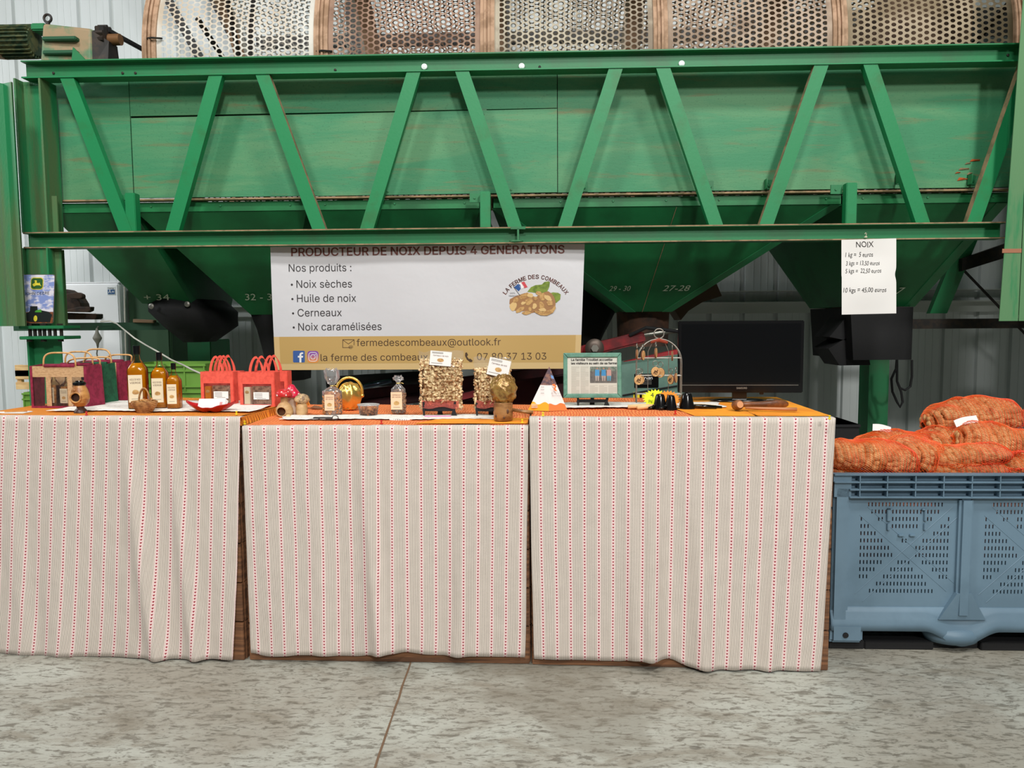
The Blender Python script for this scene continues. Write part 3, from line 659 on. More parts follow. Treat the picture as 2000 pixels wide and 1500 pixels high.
# dusty feed hood reaching into the right end
hd = thing('feed_hood', 'dusty brown feed hood seen through the holes at the right end of the drum', 'hood', (2.4, 5.9, 3.0))
mb = MB(); mb.hexa([(2.05, 5.5, 2.9), (xs[-1]-.08, 5.4, 2.9), (xs[-1]-.08, 6.4, 2.9), (2.05, 6.3, 2.9)], [(2.5, 5.5, 3.75), (xs[-1]-.08, 5.4, 3.85), (xs[-1]-.08, 6.3, 3.85), (2.5, 6.2, 3.75)]); mb.build('hood_shell', mat('dusty_hood', (120, 96, 74), .8, 0, (80, 60, 46), 4), hd, world=True)
# ---- structure of the hall wall seen through the drum
M_girt = mat('dark_steel_girt', (46, 44, 44), .6)
mb = MB(); z = Zf(1000, 75, 7.4); mb.box((-2.6, 7.35, z-.045), (7, 7.45, z+.045)); tag(mb.build('trim_3', M_girt), 'dark steel rail crossing behind the perforated drum', 'girt', kind='structure')
mb = MB(); z = Zf(1500, 42, 7.4); mb.box((1.9, 7.35, z-.07), (7, 7.45, z+.07)); tag(mb.build('trim_4', M_girt), 'upper dark steel rail behind the right half of the drum', 'girt', kind='structure')
for i, (pxa, pya, pxb, pyb, w_) in enumerate(((700, 0, 708, 110, .09), (975, 0, 975, 110, .09), (1505, 0, 1505, 110, .2), (425, 0, 482, 112, .07), (340, 20, 390, 112, .035))):
    a = atY(pxa, pya, 7.3); b = atY(pxb, pyb, 7.3); d = (a-b).normalized(); a = a+d*.9; b = b-d*(.5 if i > 2 else .0)
    if i < 3: b = Vector((b.x, b.y, 2.6))
    mb = MB(); mb.hexa([(b.x-w_, 7.25, b.z), (b.x+w_, 7.25, b.z), (b.x+w_, 7.34, b.z), (b.x-w_, 7.34, b.z)], [(a.x-w_, 7.25, a.z), (a.x+w_, 7.25, a.z), (a.x+w_, 7.34, a.z), (a.x-w_, 7.34, a.z)])
    tag(mb.build('trim_%d' % (5+i), M_girt), 'dark steel member of the hall wall behind the drum, %s' % ('upright left of its middle', 'upright at its middle', 'wide upright right of its middle', 'slanting at the left end', 'thin slanting rod at the far left')[i], 'girt', kind='structure')
# ---- unseen box on legs past the right end of the machine, added to shade the wall
ev = thing('wall_shade_blocker', 'tall green bucket elevator housing past the right end cover of the machine', 'elevator', (4.6, 5.8, 0))
mb = MB(); mb.hexa([(3.35, 5.1, 1.48), (5.6, 5.1, 1.48), (5.6, 6.5, 1.48), (3.98, 6.5, 1.48)], [(3.35, 5.1, 5.2), (5.6, 5.1, 5.2), (5.6, 6.5, 5.2), (3.98, 6.5, 5.2)]); mb.build('housing', M_post, ev, world=True)
for q in ((4.05, 5.2), (5.4, 5.2), (4.05, 6.35), (5.4, 6.35)): mb = MB(); mb.box((q[0], q[1], 0), (q[0]+.1, q[1]+.1, 1.48)); mb.build('leg', M_steel_green, ev, world=True)
# ---- gear motor, sprocket and chain on the upper beam
gy = 4.86; zt = ZT1
M_mot = mat('motor_paint', (84, 126, 92), .6, 0, (154, 132, 100), 5, (1, 1, 1), .36, .52)
gm = thing('gear_motor', 'green dusty electric gear motor with cooling fins on the left end of the upper beam', 'motor', (Xf(110, 118), gy, zt))
P = lambda px, py, Y=4.86: atY(px, py, Y)
mc = P(40, 82, 5.0); R_ = .105
def xcyl(mb, x0, x1, c, r0, r1=None, n=28, mi=0):
    r1 = r1 or r0; mb.add([(x, c.y+r*math.cos(2*math.pi*j/n), c.z+r*math.sin(2*math.pi*j/n)) for x, r in ((x0, r0), (x1, r1)) for j in range(n)], [(j, (j+1) % n, n+(j+1) % n, n+j) for j in range(n)]+[tuple(range(n-1, -1, -1)), tuple(range(n, 2*n))], mi)
xA, xB, xC, xD = Xf(-6, 80, 5.0), Xf(8, 80, 5.0), Xf(70, 80, 5.0), Xf(172, 80, 5.0)
mb = MB(); xcyl(mb, xA-.05, xA, mc, .07, .1); xcyl(mb, xA, xB, mc, .1, .105); mb.build('fan_cowl', mat('fan_cowl_paint', (140, 112, 84), .7), gm, world=True, auto=40)
mb = MB(); xcyl(mb, xB, xC, mc, .085)
for k in range(24):
    t = 2*math.pi*k/24; c, s = math.cos(t), math.sin(t); mb.box((xB, -.002, .08), (xC, .002, .104), 0, Matrix.Translation((0, mc.y, mc.z)) @ Matrix.Rotation(t, 4, 'X'))
mb.build('finned_motor_body', mat('finned_paint', (40, 66, 44), .7, 0, (96, 100, 62), 20), gm, world=True)
mb = MB(); a = P(44, 36); b = P(73, 50); mb.bbox((a.x, 4.93, b.z), (b.x, 5.07, a.z), .008); mb.build('terminal_box', M_steel_green, gm, world=True)
mb = MB(); zc0 = zt; a = P(72, 42); b = P(172, 50)
mb.hexa([(a.x, 4.86, zc0+.0), (b.x, 4.88, zc0+.0), (b.x, 5.12, zc0+.0), (a.x, 5.14, zc0+.0)], [(a.x+.02, 4.88, a.z), (b.x, 4.9, b.z), (b.x, 5.1, b.z), (a.x+.02, 5.12, a.z)])
bmx = mb.build('gearbox', M_mot, gm, world=True); bv = bmx.modifiers.new('b', 'BEVEL'); bv.width = .02; bv.segments = 3
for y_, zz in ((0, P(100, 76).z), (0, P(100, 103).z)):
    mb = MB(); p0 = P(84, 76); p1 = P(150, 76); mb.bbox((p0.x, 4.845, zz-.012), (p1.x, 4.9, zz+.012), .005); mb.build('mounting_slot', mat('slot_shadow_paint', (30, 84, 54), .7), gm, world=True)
mb = MB(); a = P(142, 118); b = P(172, 118); c = P(146, 94); mb.prism([(a.x, zt), (b.x+.02, zt), (c.x, c.z)], 4.84, 4.86); mb.build('foot_rib', M_steel_green, gm, world=True)
mb = MB(); a = P(172, 55); b = P(197, 70); mb.hexa([(a.x, 4.89, zt), (b.x, 4.92, zt), (b.x, 5.08, zt), (a.x, 5.1, zt)], [(a.x, 4.9, a.z), (b.x, 4.95, b.z), (b.x, 5.05, b.z), (a.x, 5.1, a.z)]); mb.build('bearing_housing', M_iron, gm, world=True)
sc = P(205, 78, 5.0); mb = MB(); xcyl(mb, Xf(175, 76, 5), Xf(236, 80, 5), sc, .035); mb.build('output_shaft', mat('rusty_shaft', (120, 84, 50), .6, .3), gm, world=True, auto=40)
mb = MB(); T = [(math.cos(2*math.pi*j/36)*(.088 if j % 3 else .075), math.sin(2*math.pi*j/36)*(.088 if j % 3 else .075)) for j in range(36)]; x0, x1 = Xf(197, 80, 5), Xf(214, 80, 5)
mb.add([(x, sc.y+c, sc.z+s) for x in (x0, x1) for c, s in T], [(j, (j+1) % 36, 36+(j+1) % 36, 36+j) for j in range(36)]+[tuple(range(35, -1, -1)), tuple(range(36, 72))]); mb.build('sprocket', M_iron, gm, world=True)
ep = P(93, 36, 5.0); mb = MB(); mb.tube([ep+Vector((.024*math.cos(t), 0, .024*math.sin(t)+.0)) for t in [2*math.pi*k/16 for k in range(16)]], .008, 8, closed=True); mb.tube([ep+Vector((0, 0, -.05)), ep+Vector((0, 0, -.02))], .014, 8); mb.build('lifting_eye', M_iron, gm, world=True)
ch = thing('drive_chain', 'black greasy drive chain running from the motor sprocket to the drum', 'chain', tuple(P(215, 90, 5.0)))
for i, (a, b) in enumerate(((P(212, 60, 5.0), P(300, 108, 5.5)), (P(203, 92, 5.0), P(226, 121, 5.1)))):
    d = b-a; L = d.length; d.normalize(); k = int(L/.026); up = d.cross(Vector((0, 1, 0))).normalized(); mb = MB()
    for q in range(k+1):
        p = a+d*(q*.026); mb.bbox((-.017, -.012, -.014), (.017, .012, .014), .004, 0, Matrix.Translation(p) @ d.to_track_quat('X', 'Z').to_matrix().to_4x4())
    mb.build('chain_run', M_black, ch, world=True)
# ------------------------------------------------------------------ wooden crates used as tables, with their cloths
def crate(label, A, B, yf, depth=.84, width=None):
    """A,B front bottom corners; yf pixel height of the front top edge at the left corner"""
    u = (B-A); wd = u.length; u.normalize(); ang = math.atan2(u.y, u.x)
    if width: A = B-u*width; wd = width
    n = Vector((-u.y, u.x, 0)); h = atP(yf[0], yf[1], B, n).z
    o = thing('wooden_crate', label, 'crate', A, ang)
    for i, (x, y) in enumerate(((0, 0), (wd-.07, 0), (0, depth-.05), (wd-.07, depth-.05))):
        mb = MB(); mb.bbox((x, y+.018 if y == 0 else y-.018, .0), (x+.07, y+.05, h-.015), .003); mb.build('corner_post', M_wood, o)
    k = 6; ph = (h-.02)/k
    for side in range(4):
        for i in range(k):
            z0, z1 = i*ph+.001, (i+1)*ph-.006; mb = MB()
            if side == 0: mb.bbox((.002, 0, z0), (wd-.002, .018, z1), .002)
            elif side == 1: mb.bbox((.002, depth-.018, z0), (wd-.002, depth, z1), .002)
            elif side == 2: mb.bbox((-.002, .019, z0), (.0, depth-.019, z1), .0005)
            else: mb.bbox((wd, .019, z0), (wd+.002, depth-.019, z1), .0005)
            mb.build('plank', M_woodh, o)
    mb = MB(); mb.bbox((0, 0, h-.014), (wd, depth, h), .003); mb.build('lid_board', M_woodh, o)
    return dict(o=o, A=A, u=u, n=n, h=h, w=wd, d=depth, ang=ang)
c1 = crate('left wooden crate used as a table, almost hidden by its cloth', atZ(0, 1272, 0), atZ(478, 1290, 0), (470, 817), width=1.22)
# square the left crate with the middle one

c2 = crate('middle wooden crate used as a table, the lowest of the three', atZ(487, 1289, 0), atZ(1035, 1297, 0), (760, 834))
c3 = crate('right wooden crate used as a table, beside the blue bin', atZ(1039, 1298, 0), atZ(1618, 1310, 0), (1300, 818))
def cpt(c, x, y, z=None): return c['A']+c['u']*x+c['n']*y+Vector((0, 0, c['h'] if z is None else z))
def on(c, px, py, dz=0): return atZ(px, py, c['h']+dz)          # point of the table top under a pixel
FOLDS = {1.3: ((.72, .04, .042, 1), (.92, .035, .034, .8), (.4, .08, .018, 0), (.18, .05, .02, .4)), 4.1: ((.52, .035, .044, .5), (.66, .04, .036, -.2), (.30, .05, .014, .3), (.98, .04, .026, -.6)), 7.7: ((.50, .04, .046, 0), (.40, .03, .020, .3), (.66, .045, .034, .5), (.86, .04, .016, -.2), (1.06, .035, .024, -.7))}
def drape(c, label, xl, xr, hem, ph, seed, top_y, wave=.014, phase=0):
    """patterned cloth pinned on the front edge and hanging down; xl,xr = (top px, bottom px) of its side edges"""
    A = c['A']-c['n']*.010; n = c['n']; h = c['h']+.004
    def loc(px, py): p = atP(px, py, A, n)-A; return p.dot(c['u']), p.z
    yf = 820
    lt, lb_ = loc(xl[0], yf)[0], loc(xl[1], 1280)[0]; rt, rb = loc(xr[0], yf)[0], loc(xr[1], 1280)[0]
    hx = [loc(px, py) for px, py in hem]
    def hemz(x):
        if x <= hx[0][0]: return hx[0][1]
        for (a, za), (b, zb_) in zip(hx, hx[1:]):
            if x <= b: t = (x-a)/(b-a); t = t*t*(3-2*t); return za+(zb_-za)*t
        return hx[-1][1]
    NV, NT_ = 46, 5
    def fn(u, v):
        k = v*(NV+NT_)
        if k <= NV:
            q = k/NV; xb = interp(lb_, rb, u); xt_ = interp(lt, rt, u); e = q**.8
            x = interp(xb, xt_, e); z = interp(hemz(xb), h, q)
            dn = (1-q); dn = dn**.75
            big = sum(am*math.exp(-((x-cx-(.12*(1-q)*sk))/wd_)**2) for cx, wd_, am, sk in FOLDS[seed])
            s = math.sin(x*17+seed)*.5+math.sin(x*31+seed*2.3+q*1.5)*.35+nz(x*6, q*2, seed)*1.1
            y = -(.002+wave*dn*(.75+.5*s)+dn*big+.0022*nz(x*26, q*14, seed)*min(1, dn*6))
            x += .004*nz(x*4, q*3, seed+9)*dn
            return c['A']-n*.008+c['u']*x+n*y+Vector((0, 0, z))
        t = (k-NV)/NT_; x = interp(lt, rt, u); yy = t*top_y*(1+.12*math.sin(x*9+seed)+.2*nz(x*12, seed))
        return c['A']-n*.010+c['u']*x+n*yy+Vector((0, 0, h+.0015*math.sin(t*3)))
    def uvf(u, v):
        k = v*(NV+NT_); x = interp(lb_, rb, u)*.3+interp(lt, rt, u)*.7
        return (x-phase+6, 3+(c['h']*min(1, k/NV)+max(0, (k-NV)/NT_)*top_y)*1.0)
    mb = MB(); mb.grid(fn, 170, NV+NT_, uvf=uvf)
    o = mb.build('tablecloth', M_heart, smooth=True, solid=.0012); o['ph'] = 0; del o['ph']
    return tag(o, label, 'tablecloth', 'heart striped cloths pinned on the crates')
P_ = .06
def phs(c, px): A = c['A']-c['n']*.010; return (atP(px, 845, A, c['n'])-A).dot(c['u'])-P_/2
drape(c1, 'striped cloth with red hearts on the left crate, cut off by the photo edge', (-60, -75), (469, 458), [(-60, 1270), (0, 1273), (120, 1278), (300, 1283), (457, 1286)], 0, 1.3, .045, phase=phs(c1, 22))
drape(c2, 'striped cloth with red hearts on the middle crate', (472, 491), (1032, 1025), [(490, 1274), (525, 1281), (600, 1276), (690, 1280), (770, 1268), (850, 1277), (1000, 1281), (1026, 1282)], 0, 4.1, .05, phase=phs(c2, 489))
drape(c3, 'striped cloth with red hearts on the right crate, the rightmost of the three', (1034, 1043), (1632, 1601), [(1042, 1285), (1140, 1288), (1205, 1289), (1250, 1284), (1300, 1284), (1350, 1300), (1400, 1304), (1601, 1309)], 0, 7.7, .055, phase=phs(c3, 1056))
# orange and mustard top cloths
def topcloth(c, label, m, x0, x1, y0, y1, side=0, name='top_cloth', amp=.002, seed=0, edge=None, dz=.0015, hang=.05):
    def fn(u, v):
        x = interp(x0, x1, u); y = interp(y0, y1, v); e = 0
        if edge: x, y = edge(u, v, x, y)
        z = c['h']+dz+amp*(1+nz(x*9, y*9, seed))
        return cpt(c, x, y, z)
    mb = MB(); mb.grid(fn, 70, 40, uvf=lambda u, v: (interp(x0, x1, u)+2, interp(y0, y1, v)+2))
    if side:
        def f2(u, v): # side flap, pleated, follows the right edge of the crate
            y = interp(y0, y1, u); x = x1+.004+.004*math.sin(y*2*math.pi/.021)*v+.01*v; return cpt(c, x, y, c['h']+.002-hang*v)
        mb.grid(f2, 160, 4, uvf=lambda u, v: (interp(y0, y1, u)*1.0+2, v*.05))
    o = mb.build(name, m, smooth=True); return tag(o, label, 'cloth')
topcloth(c1, 'mustard pleated cloth covering the top of the left crate', M_mustard, -.02, c1['w'], .012, .83, 1, hang=.036)
topcloth(c2, 'orange crinkled cloth covering the top of the middle crate', M_orange, .012, c2['w']-.005, .012, .83, amp=.004, seed=5)
topcloth(c3, 'orange crinkled cloth covering the left part of the right crate', M_orange, .0, c3['w']*.72, .012, .83, amp=.003, seed=8)
topcloth(c3, 'smooth amber cloth on the right end of the right crate', M_amber, c3['w']*.55, c3['w']-.004, .03, .83, amp=.0015, seed=3, dz=.0065, edge=lambda u, v, x, y: (x+(.12*v*(1-u) if u < .5 else .06*(1-v)*(1-u))*-1, y))
# amber panel on the right front of the middle crate
topcloth(c2, 'smooth amber cloth under the carved walnut head on the middle crate', M_amber, c2['w']*.60, c2['w']-.006, .03, .22, amp=.001, seed=1, dz=.0095, edge=lambda u, v, x, y: (x+.1*v*(1-u), y))
# white runners
def runner(c, label, x0, x1, y0, y1, seed, dz=.010, wav=.012):
    def fn(u, v):
        x = interp(x0, x1, u); y = interp(y0, y1, v)+wav*math.sin(x*13+seed)*(1 if v in (0, 1) else .6)+.004*math.sin(x*160)*(v in (0, 1)); x += .012*math.sin(v*9)*(u in (0, 1))
        return cpt(c, x, y, c['h']+dz+.0012*(1+nz(x*20, y*20, seed)))
    mb = MB(); mb.grid(fn, 90, 10, uvf=lambda u, v: (x0+(x1-x0)*u, y0+(y1-y0)*v)); return tag(mb.build('table_runner', M_lace, smooth=True, solid=.001), label, 'runner')
runner(c1, 'white lace runner under the jute and coral bags on the left crate', .25, 1.21, .16, .62, 1)
runner(c2, 'white lace runner lying along the middle crate under the nut bags', .1, 1.06, .17, .33, 2, dz=.0115)
runner(c3, 'white lace runner lying behind the picture frame on the right crate', .1, .86, .30, .52, 3, dz=.013)
# yellow and red drawing pins along the edges
for c, px, py, m_, lab in ((c1, 462, 810, M_yellow, 'yellow pin at the right end of the left cloth'), (c2, 478, 829, M_yellow, 'yellow pin at the left end of the middle cloth'), (c2, 1020, 826, M_yellow, 'yellow pin at the right end of the middle cloth'), (c3, 1062, 807, M_yellow, 'yellow pin at the left end of the right cloth'), (c3, 1620, 819, M_yellow, 'yellow pin at the right corner of the right cloth'), (c2, 745, 828, M_redplastic, 'red pin in the middle of the middle cloth edge'), (c3, 1319, 809, M_redplastic, 'red pin in the middle of the right cloth edge'), (c1, 169, 811, M_redplastic, 'red pin on the left cloth below the bird shaped nutcracker')):
    p = on(c, px, py, .008) if px != 1062 else cpt(c, .05, .03, c['h']+.008)
    o = thing('drawing_pin', lab, 'pin', p, 0, 'drawing pins holding the cloths'); mb = MB(); mb.lathe([(.006, 0), (.0065, .003), (.003, .005), (.003, .01), (.005, .013), (.0045, .016)], n=12); mb.build('pin_head', m_, o, auto=40)
    mb = MB(); mb.tube([(0, 0, -.004), (0, 0, .001)], .0007, 5); mb.build('pin_point', M_greyiron, o)
# ------------------------------------------------------------------ banner
BYN = 4.835
b0 = atY(528, 484, BYN); b1 = atY(1142, 479, BYN); mpx = (b1-b0).length/614.
def bxz(px, py): p = atY(px, py, BYN); return p.x-b0.x, p.z-b0.z
def bwave(a, b): return BYN+.006*math.sin(a*3.1)+.004*math.sin(a*7+b*5)+.012*max(0, -b-.3)*math.sin(a*4+1)
def bfn(eps): return lambda a, b: (b0.x+a, bwave(a, b)-eps, b0.z+b)
Lx0, _ = bxz(528, 484); Rx0, _ = bxz(1142, 479); Lx1, zb_ = bxz(537, 723); Rx1, _ = bxz(1133, 722)
banner = thing('banner', 'white and tan printed banner hanging under the lower green beam, listing walnut products', 'banner', (b0.x+.95, BYN, b0.z+zb_))
def bgrid(x0t, x1t, x0b, x1b, zt_, zb2, m, name, eps, nu=60, nv=14):
    mb = MB(); f = bfn(eps); mb.grid(lambda u, v: f(interp(interp(x0b, x1b, u), interp(x0t, x1t, u), v), interp(zb2, zt_, v)), nu, nv); return mb.build(name, m, banner, world=True, smooth=True)
M_vinyl = mat('white_vinyl', (212, 213, 216), .45, bump=.3, bscale=3, bdist=.02); M_vtan = mat('tan_print', (196, 162, 98), .5); M_vtan2 = mat('pale_tan_print', (214, 184, 128), .5)
zt_ = .06; zs = bxz(835, 656)[1]; zc_ = bxz(835, 709)[1]
ex = lambda z: (Lx0+(Lx1-Lx0)*(-z/-zb_), Rx0+(Rx1-Rx0)*(-z/-zb_))
bgrid(*ex(.06), *ex(zb_), .06, zb_, M_vinyl, 'banner_sheet', 0)
bgrid(*ex(zs), *ex(zb_), zs, zb_, M_vtan2, 'tan_border', .0005)
l, r = ex(zs); l2, r2 = ex(zc_); bgrid(l+.035, r-.035, l2+.035, r2-.035, zs, zc_, M_vtan, 'tan_band', .001)
M_btxt = mat('black_print', (44, 40, 42), .6); M_brtxt = mat('brown_print', (118, 70, 62), .6); M_dbr = mat('dark_brown_print', (74, 52, 32), .6)
def btext(txt, px0, px1, pyb, cap, m, name='printed_line', **kw):
    a, z = bxz(px0, pyb); a1, _ = bxz(px1, pyb); mb = MB(); f = bfn(.0016)
    put_text(mb, txt, a, z, width=a1-a, height=cap*mpx, fn=f, **kw); return mb.build(name, m, banner, world=True)
btext('PRODUCTEUR DE NOIX DEPUIS 4 GÉNÉRATIONS', 569, 1102, 500, 15.5, M_brtxt, bold=.018)
btext('Nos produits :', 564, 686, 530.5, 14.5, M_btxt)
for t_, x1_, yb in (('Noix sèches', 687, 562), ('Huile de noix', 695, 590), ('Cerneaux', 667, 618), ('Noix caramélisées', 745, 645.5)):
    x0_ = 579+(yb-562)*.045; btext(t_, x0_, x1_, yb, 14.5, M_btxt)
    a, z = bxz(x0_-9, yb-6); mb = MB(); f = bfn(.0016); q = circ(a, z, 2.1*mpx, 12); mb.add([f(*p) for p in q], [tuple(range(12))]); mb.build('bullet_dot', M_btxt, banner, world=True)
btext('fermedescombeaux@outlook.fr', 696, 978, 676, 13.5, M_dbr)
btext('la ferme des combeaux', 626, 836, 705, 13.5, M_dbr)
btext('07 80 37 13 03', 932, 1067, 703, 13.5, M_dbr)
def bpoly(pts, m, name, eps=.0016, holes=None):
    mb = MB(); f = bfn(eps); q = [bxz(*p) for p in pts]
    ar = sum(q[i][0]*q[(i+1) % len(q)][1]-q[(i+1) % len(q)][0]*q[i][1] for i in range(len(q)))
    if ar < 0: q = q[::-1]
    mb.add([f(*p) for p in q], [tuple(range(len(q)))]); return mb.build(name, m, banner, world=True)
def bline(pts, w_, m, name, eps=.0016, closed=False):
    mb = MB(); f = bfn(eps); q = [Vector(bxz(*p)) for p in pts]
    if closed: q.append(q[0])
    vs = []; fs = []
    for a, b in zip(q, q[1:]):
        d = (b-a); 
        if d.length < 1e-9: continue
        d.normalize(); n_ = Vector((-d.y, d.x))*w_*mpx/2; e = d*w_*mpx*.3; k = len(vs); vs += [f(*(a-e-n_)), f(*(b+e-n_)), f(*(b+e+n_)), f(*(a-e+n_))]; fs.append((k, k+1, k+2, k+3))
    mb.add(vs, fs); return mb.build(name, m, banner, world=True)
bline([(686, 679), (669, 679), (669, 663.5), (691, 663.5), (691, 674)], 1.1, M_dbr, 'envelope_icon'); bline([(669, 664), (680, 672), (691, 664)], 1.0, M_dbr, 'envelope_flap'); btext('@', 680.5, 689, 680, 5.5, M_dbr, 'at_sign')
rr = lambda x0, y0, x1, y1, r: [(cx+r*math.cos(t), cy+r*math.sin(t)) for cx, cy, t0 in ((x1-r, y1-r, 0), (x0+r, y1-r, 90), (x0+r, y0+r, 180), (x1-r, y0+r, 270)) for t in [math.radians(t0+q) for q in (0, 22, 45, 67, 90)]]
bpoly(rr(572, 685, 595, 708, 2), mat('blue_print', (60, 96, 160), .5), 'blue_icon_square')
bpoly([(584.5, 708), (584.5, 698.5), (581.5, 698.5), (581.5, 695), (584.5, 695), (584.5, 692.5), (586, 689.5), (589, 688.2), (592, 688.4), (592, 691.4), (589.6, 691.4), (588.4, 692.8), (588.4, 695), (592, 695), (591.4, 698.5), (588.4, 698.5), (588.4, 708)], mat('white_print', (240, 240, 240), .5), 'letter_f', .0022)
mg = mat('pink_orange_print', (190, 70, 130), .5); t = NT(mg); cc = t.new('ShaderNodeTexCoord'); sp_ = t.new('ShaderNodeSeparateXYZ'); t.l.new(cc.outputs['Generated'], sp_.inputs[0])
t.l.new(t.mix(t.ramp(sp_.outputs[2], .0, .9), lin((236, 150, 70)), lin((136, 76, 170))), t.n['Principled BSDF'].inputs['Base Color'])
bpoly(rr(600, 685.5, 622, 708.5, 5.5), mg, 'camera_icon')
M_wp = bpy.data.materials['white_print']
bline([(p[0], p[1]) for p in rr(603, 688.5, 619, 705.5, 4.5)], 1.2, M_wp, 'camera_outline', .0022, True)
bline([(611+4.4*math.cos(t), 697+4.4*math.sin(t)) for t in [k*math.pi/8 for k in range(16)]], 1.2, M_wp, 'lens_ring', .0022, True)
bpoly([(615.7+1*math.cos(t), 692.3+1*math.sin(t)) for t in [k*math.pi/4 for k in range(8)]], M_wp, 'lens_dot', .0022)
bpoly([(909, 689), (912, 688), (914.5, 693), (912.5, 696), (916, 701), (919, 700.5), (923.5, 704), (922, 707), (918, 707), (912, 702), (908.5, 695)], M_dbr, 'telephone_icon')
# round lettering and walnut picture
f = bfn(.0016); txt = 'LA FERME DES COMBEAUX'; wid = {' ': .45, 'M': 1.2, 'E': .85, 'F': .8, 'L': .8}; tot = sum(wid.get(ch, 1.0) for ch in txt); acc = 0; mb = MB()
for ch_ in txt:
    wch = wid.get(ch_, 1.0); a_ = math.radians(146-(acc+wch/2)/tot*113); acc += wch
    if ch_ == ' ': continue
    vs, fs = text_mesh(ch_, width=wch*6.0*mpx, height=7.6*mpx, bold=.02, align='CENTER'); cx, cz = bxz(1046, 615)
    R0 = 70*mpx; rx, rz = math.sin(a_), -math.cos(a_)
    mb.add([f(cx+math.cos(a_)*(R0+b)+rx*a, cz+math.sin(a_)*(R0+b)+rz*a) for a, b in vs], fs)
mb.build('arched_lettering', M_brtxt, banner, world=True)
M_leaf = mat('leaf_print', (128, 150, 52), .5, 0, (96, 120, 34), 30)
bpoly([(1030, 570), (1037, 561), (1046, 557), (1058, 556), (1063, 551), (1070, 549.5), (1074, 551), (1073, 560), (1068, 571), (1060, 574)], M_leaf, 'printed_leaf')
bpoly([(1073, 573), (1080, 571), (1090, 572), (1095, 575), (1094, 585), (1086, 592), (1080, 588)], M_leaf, 'printed_leaf')
bpoly([(1004, 561), (1012, 554.5), (1016, 556), (1018, 563), (1013, 569)], mat('flag_blue', (36, 84, 150), .5), 'flag_blue_stripe'); bpoly([(1012, 554.5), (1018, 552), (1024, 561), (1018, 565)], M_wp, 'flag_white_stripe')
bpoly([(1017.5, 552), (1024, 550), (1030.5, 561), (1024, 563)], mat('flag_red', (206, 70, 80), .5), 'flag_red_stripe'); bline([(1003, 560), (1017.5, 580)], 1.0, M_btxt, 'flag_pole')
btext('100%', 996, 1006, 574, 2.6, M_btxt); btext('FRANÇAIS', 994, 1011, 579.5, 2.6, M_btxt)
M_k1 = mat('kernel_print', (206, 166, 104), .5, 0, (176, 132, 78), 60); M_k2 = mat('kernel_shade_print', (166, 122, 78), .5); M_k3 = mat('kernel_light_print', (224, 190, 128), .5)
def blob(cx, cy, rx, ry, rot=0, sd=0, n=16, k=.25):
    out = []
    for i in range(n):
        t = 2*math.pi*i/n; r = 1+k*nz(math.cos(t)*1.3+sd, math.sin(t)*1.3, sd*2.1)*1.6; x, y = rx*r*math.cos(t), ry*r*math.sin(t); out.append((cx+x*math.cos(rot)-y*math.sin(rot), cy+x*math.sin(rot)+y*math.cos(rot)))
    return out
bpoly(blob(1025, 593, 27, 19, 0, 1.1), M_k2, 'kernel_picture_ground', .0014); bpoly(blob(1066, 592, 20, 22, .2, 2.3, k=.12), M_k2, 'shell_picture_ground', .0019)
for i, (cx, cy, rx, ry, ro) in enumerate(((1003, 598, 7, 8, .4), (1008, 586, 7, 4, -.5), (1024, 578, 10, 5, -.4), (1036, 577, 6, 4, .1), (1016, 605, 9, 4, -.6), (1033, 589, 9, 6, -.6), (1022, 592, 5, 3, -.4), (1028, 611, 9, 3.5, -.1), (1035, 604, 3, 4, 0), (1044, 598, 4, 6, .5), (1053, 573, 7, 4, .4), (1060, 580, 6, 8, .2), (1070, 582, 9, 4.5, .6), (1058, 598, 5, 9, -.2), (1074, 592, 6, 5, .4), (1060, 605, 7, 3, 0), (1046, 583, 4, 4, 0))):
    bpoly(blob(cx, cy, rx, ry, ro, i*1.7), M_k3 if i % 3 == 0 else M_k1, 'printed_kernel', .0022+.00012*i)
bpoly([(1042, 606), (1060, 609), (1078, 604), (1084, 596), (1085.5, 602), (1080, 611), (1068, 616.5), (1056, 616), (1046, 611)], M_k1, 'printed_shell', .0046)
# ------------------------------------------------------------------ price sheet
SY = 4.742
s00 = atY(1644, 469, SY); spx = (atY(1750, 466, SY)-s00).length/106
sheet = thing('price_sheet', 'white handwritten price sheet headed NOIX hanging from the lower beam by a magnet', 'sheet', (s00.x+.17, SY, atY(1700, 613, SY).z))
def sfn(e=0): return lambda px, py: (lambda p: (p.x, p.y-e, p.z))(atY(px, py, SY-.002-.012*max(0, (py-500)/110)+.006*math.sin((py-470)*.05)*math.sin((px-1640)*.03)))
f = sfn(); cr = lambda v: interp(612, 467, v)
def pg(u, v):
    y = interp(614.5, 468.5, v) if u == 0 else interp(interp(614.5, 468.5, v), interp(612, 465.5, v), u)
    x = interp(1643.5+(0 if v > .5 else .5), 1750.5-(2.5*math.exp(-((v-.52)/.06)**2)), u); return f(x, y)
mb = MB(); mb.grid(pg, 24, 40); mb.build('paper', M_paper, sheet, world=True, smooth=True)
fe = sfn(.0012)
def hand(txt, x0, x1, yb, cap, **kw):
    mb = MB(); vs, fs = text_mesh(txt, width=(x1-x0), height=cap, offset=-.006, plain=False, **kw)
    mb.add([fe(x0+a, yb-b-(a)*.01+.5*math.sin(a*.35)) for a, b in vs], [f_ for f_ in fs]); mb.build('handwritten_line', M_ink, sheet, world=True)
hand('NOIX', 1672, 1706, 483, 11); hand('1 kg =  5 euros', 1651, 1705, 502, 9, shear=.15); hand('3 kgs = 13,50 euros', 1652, 1718, 518.5, 8.5, shear=.15); hand('5 kgs =  22,50 euros', 1651, 1721, 533.5, 8.5, shear=.15); hand('10 kgs = 45,00 euros', 1647, 1731, 571, 9, shear=.15)
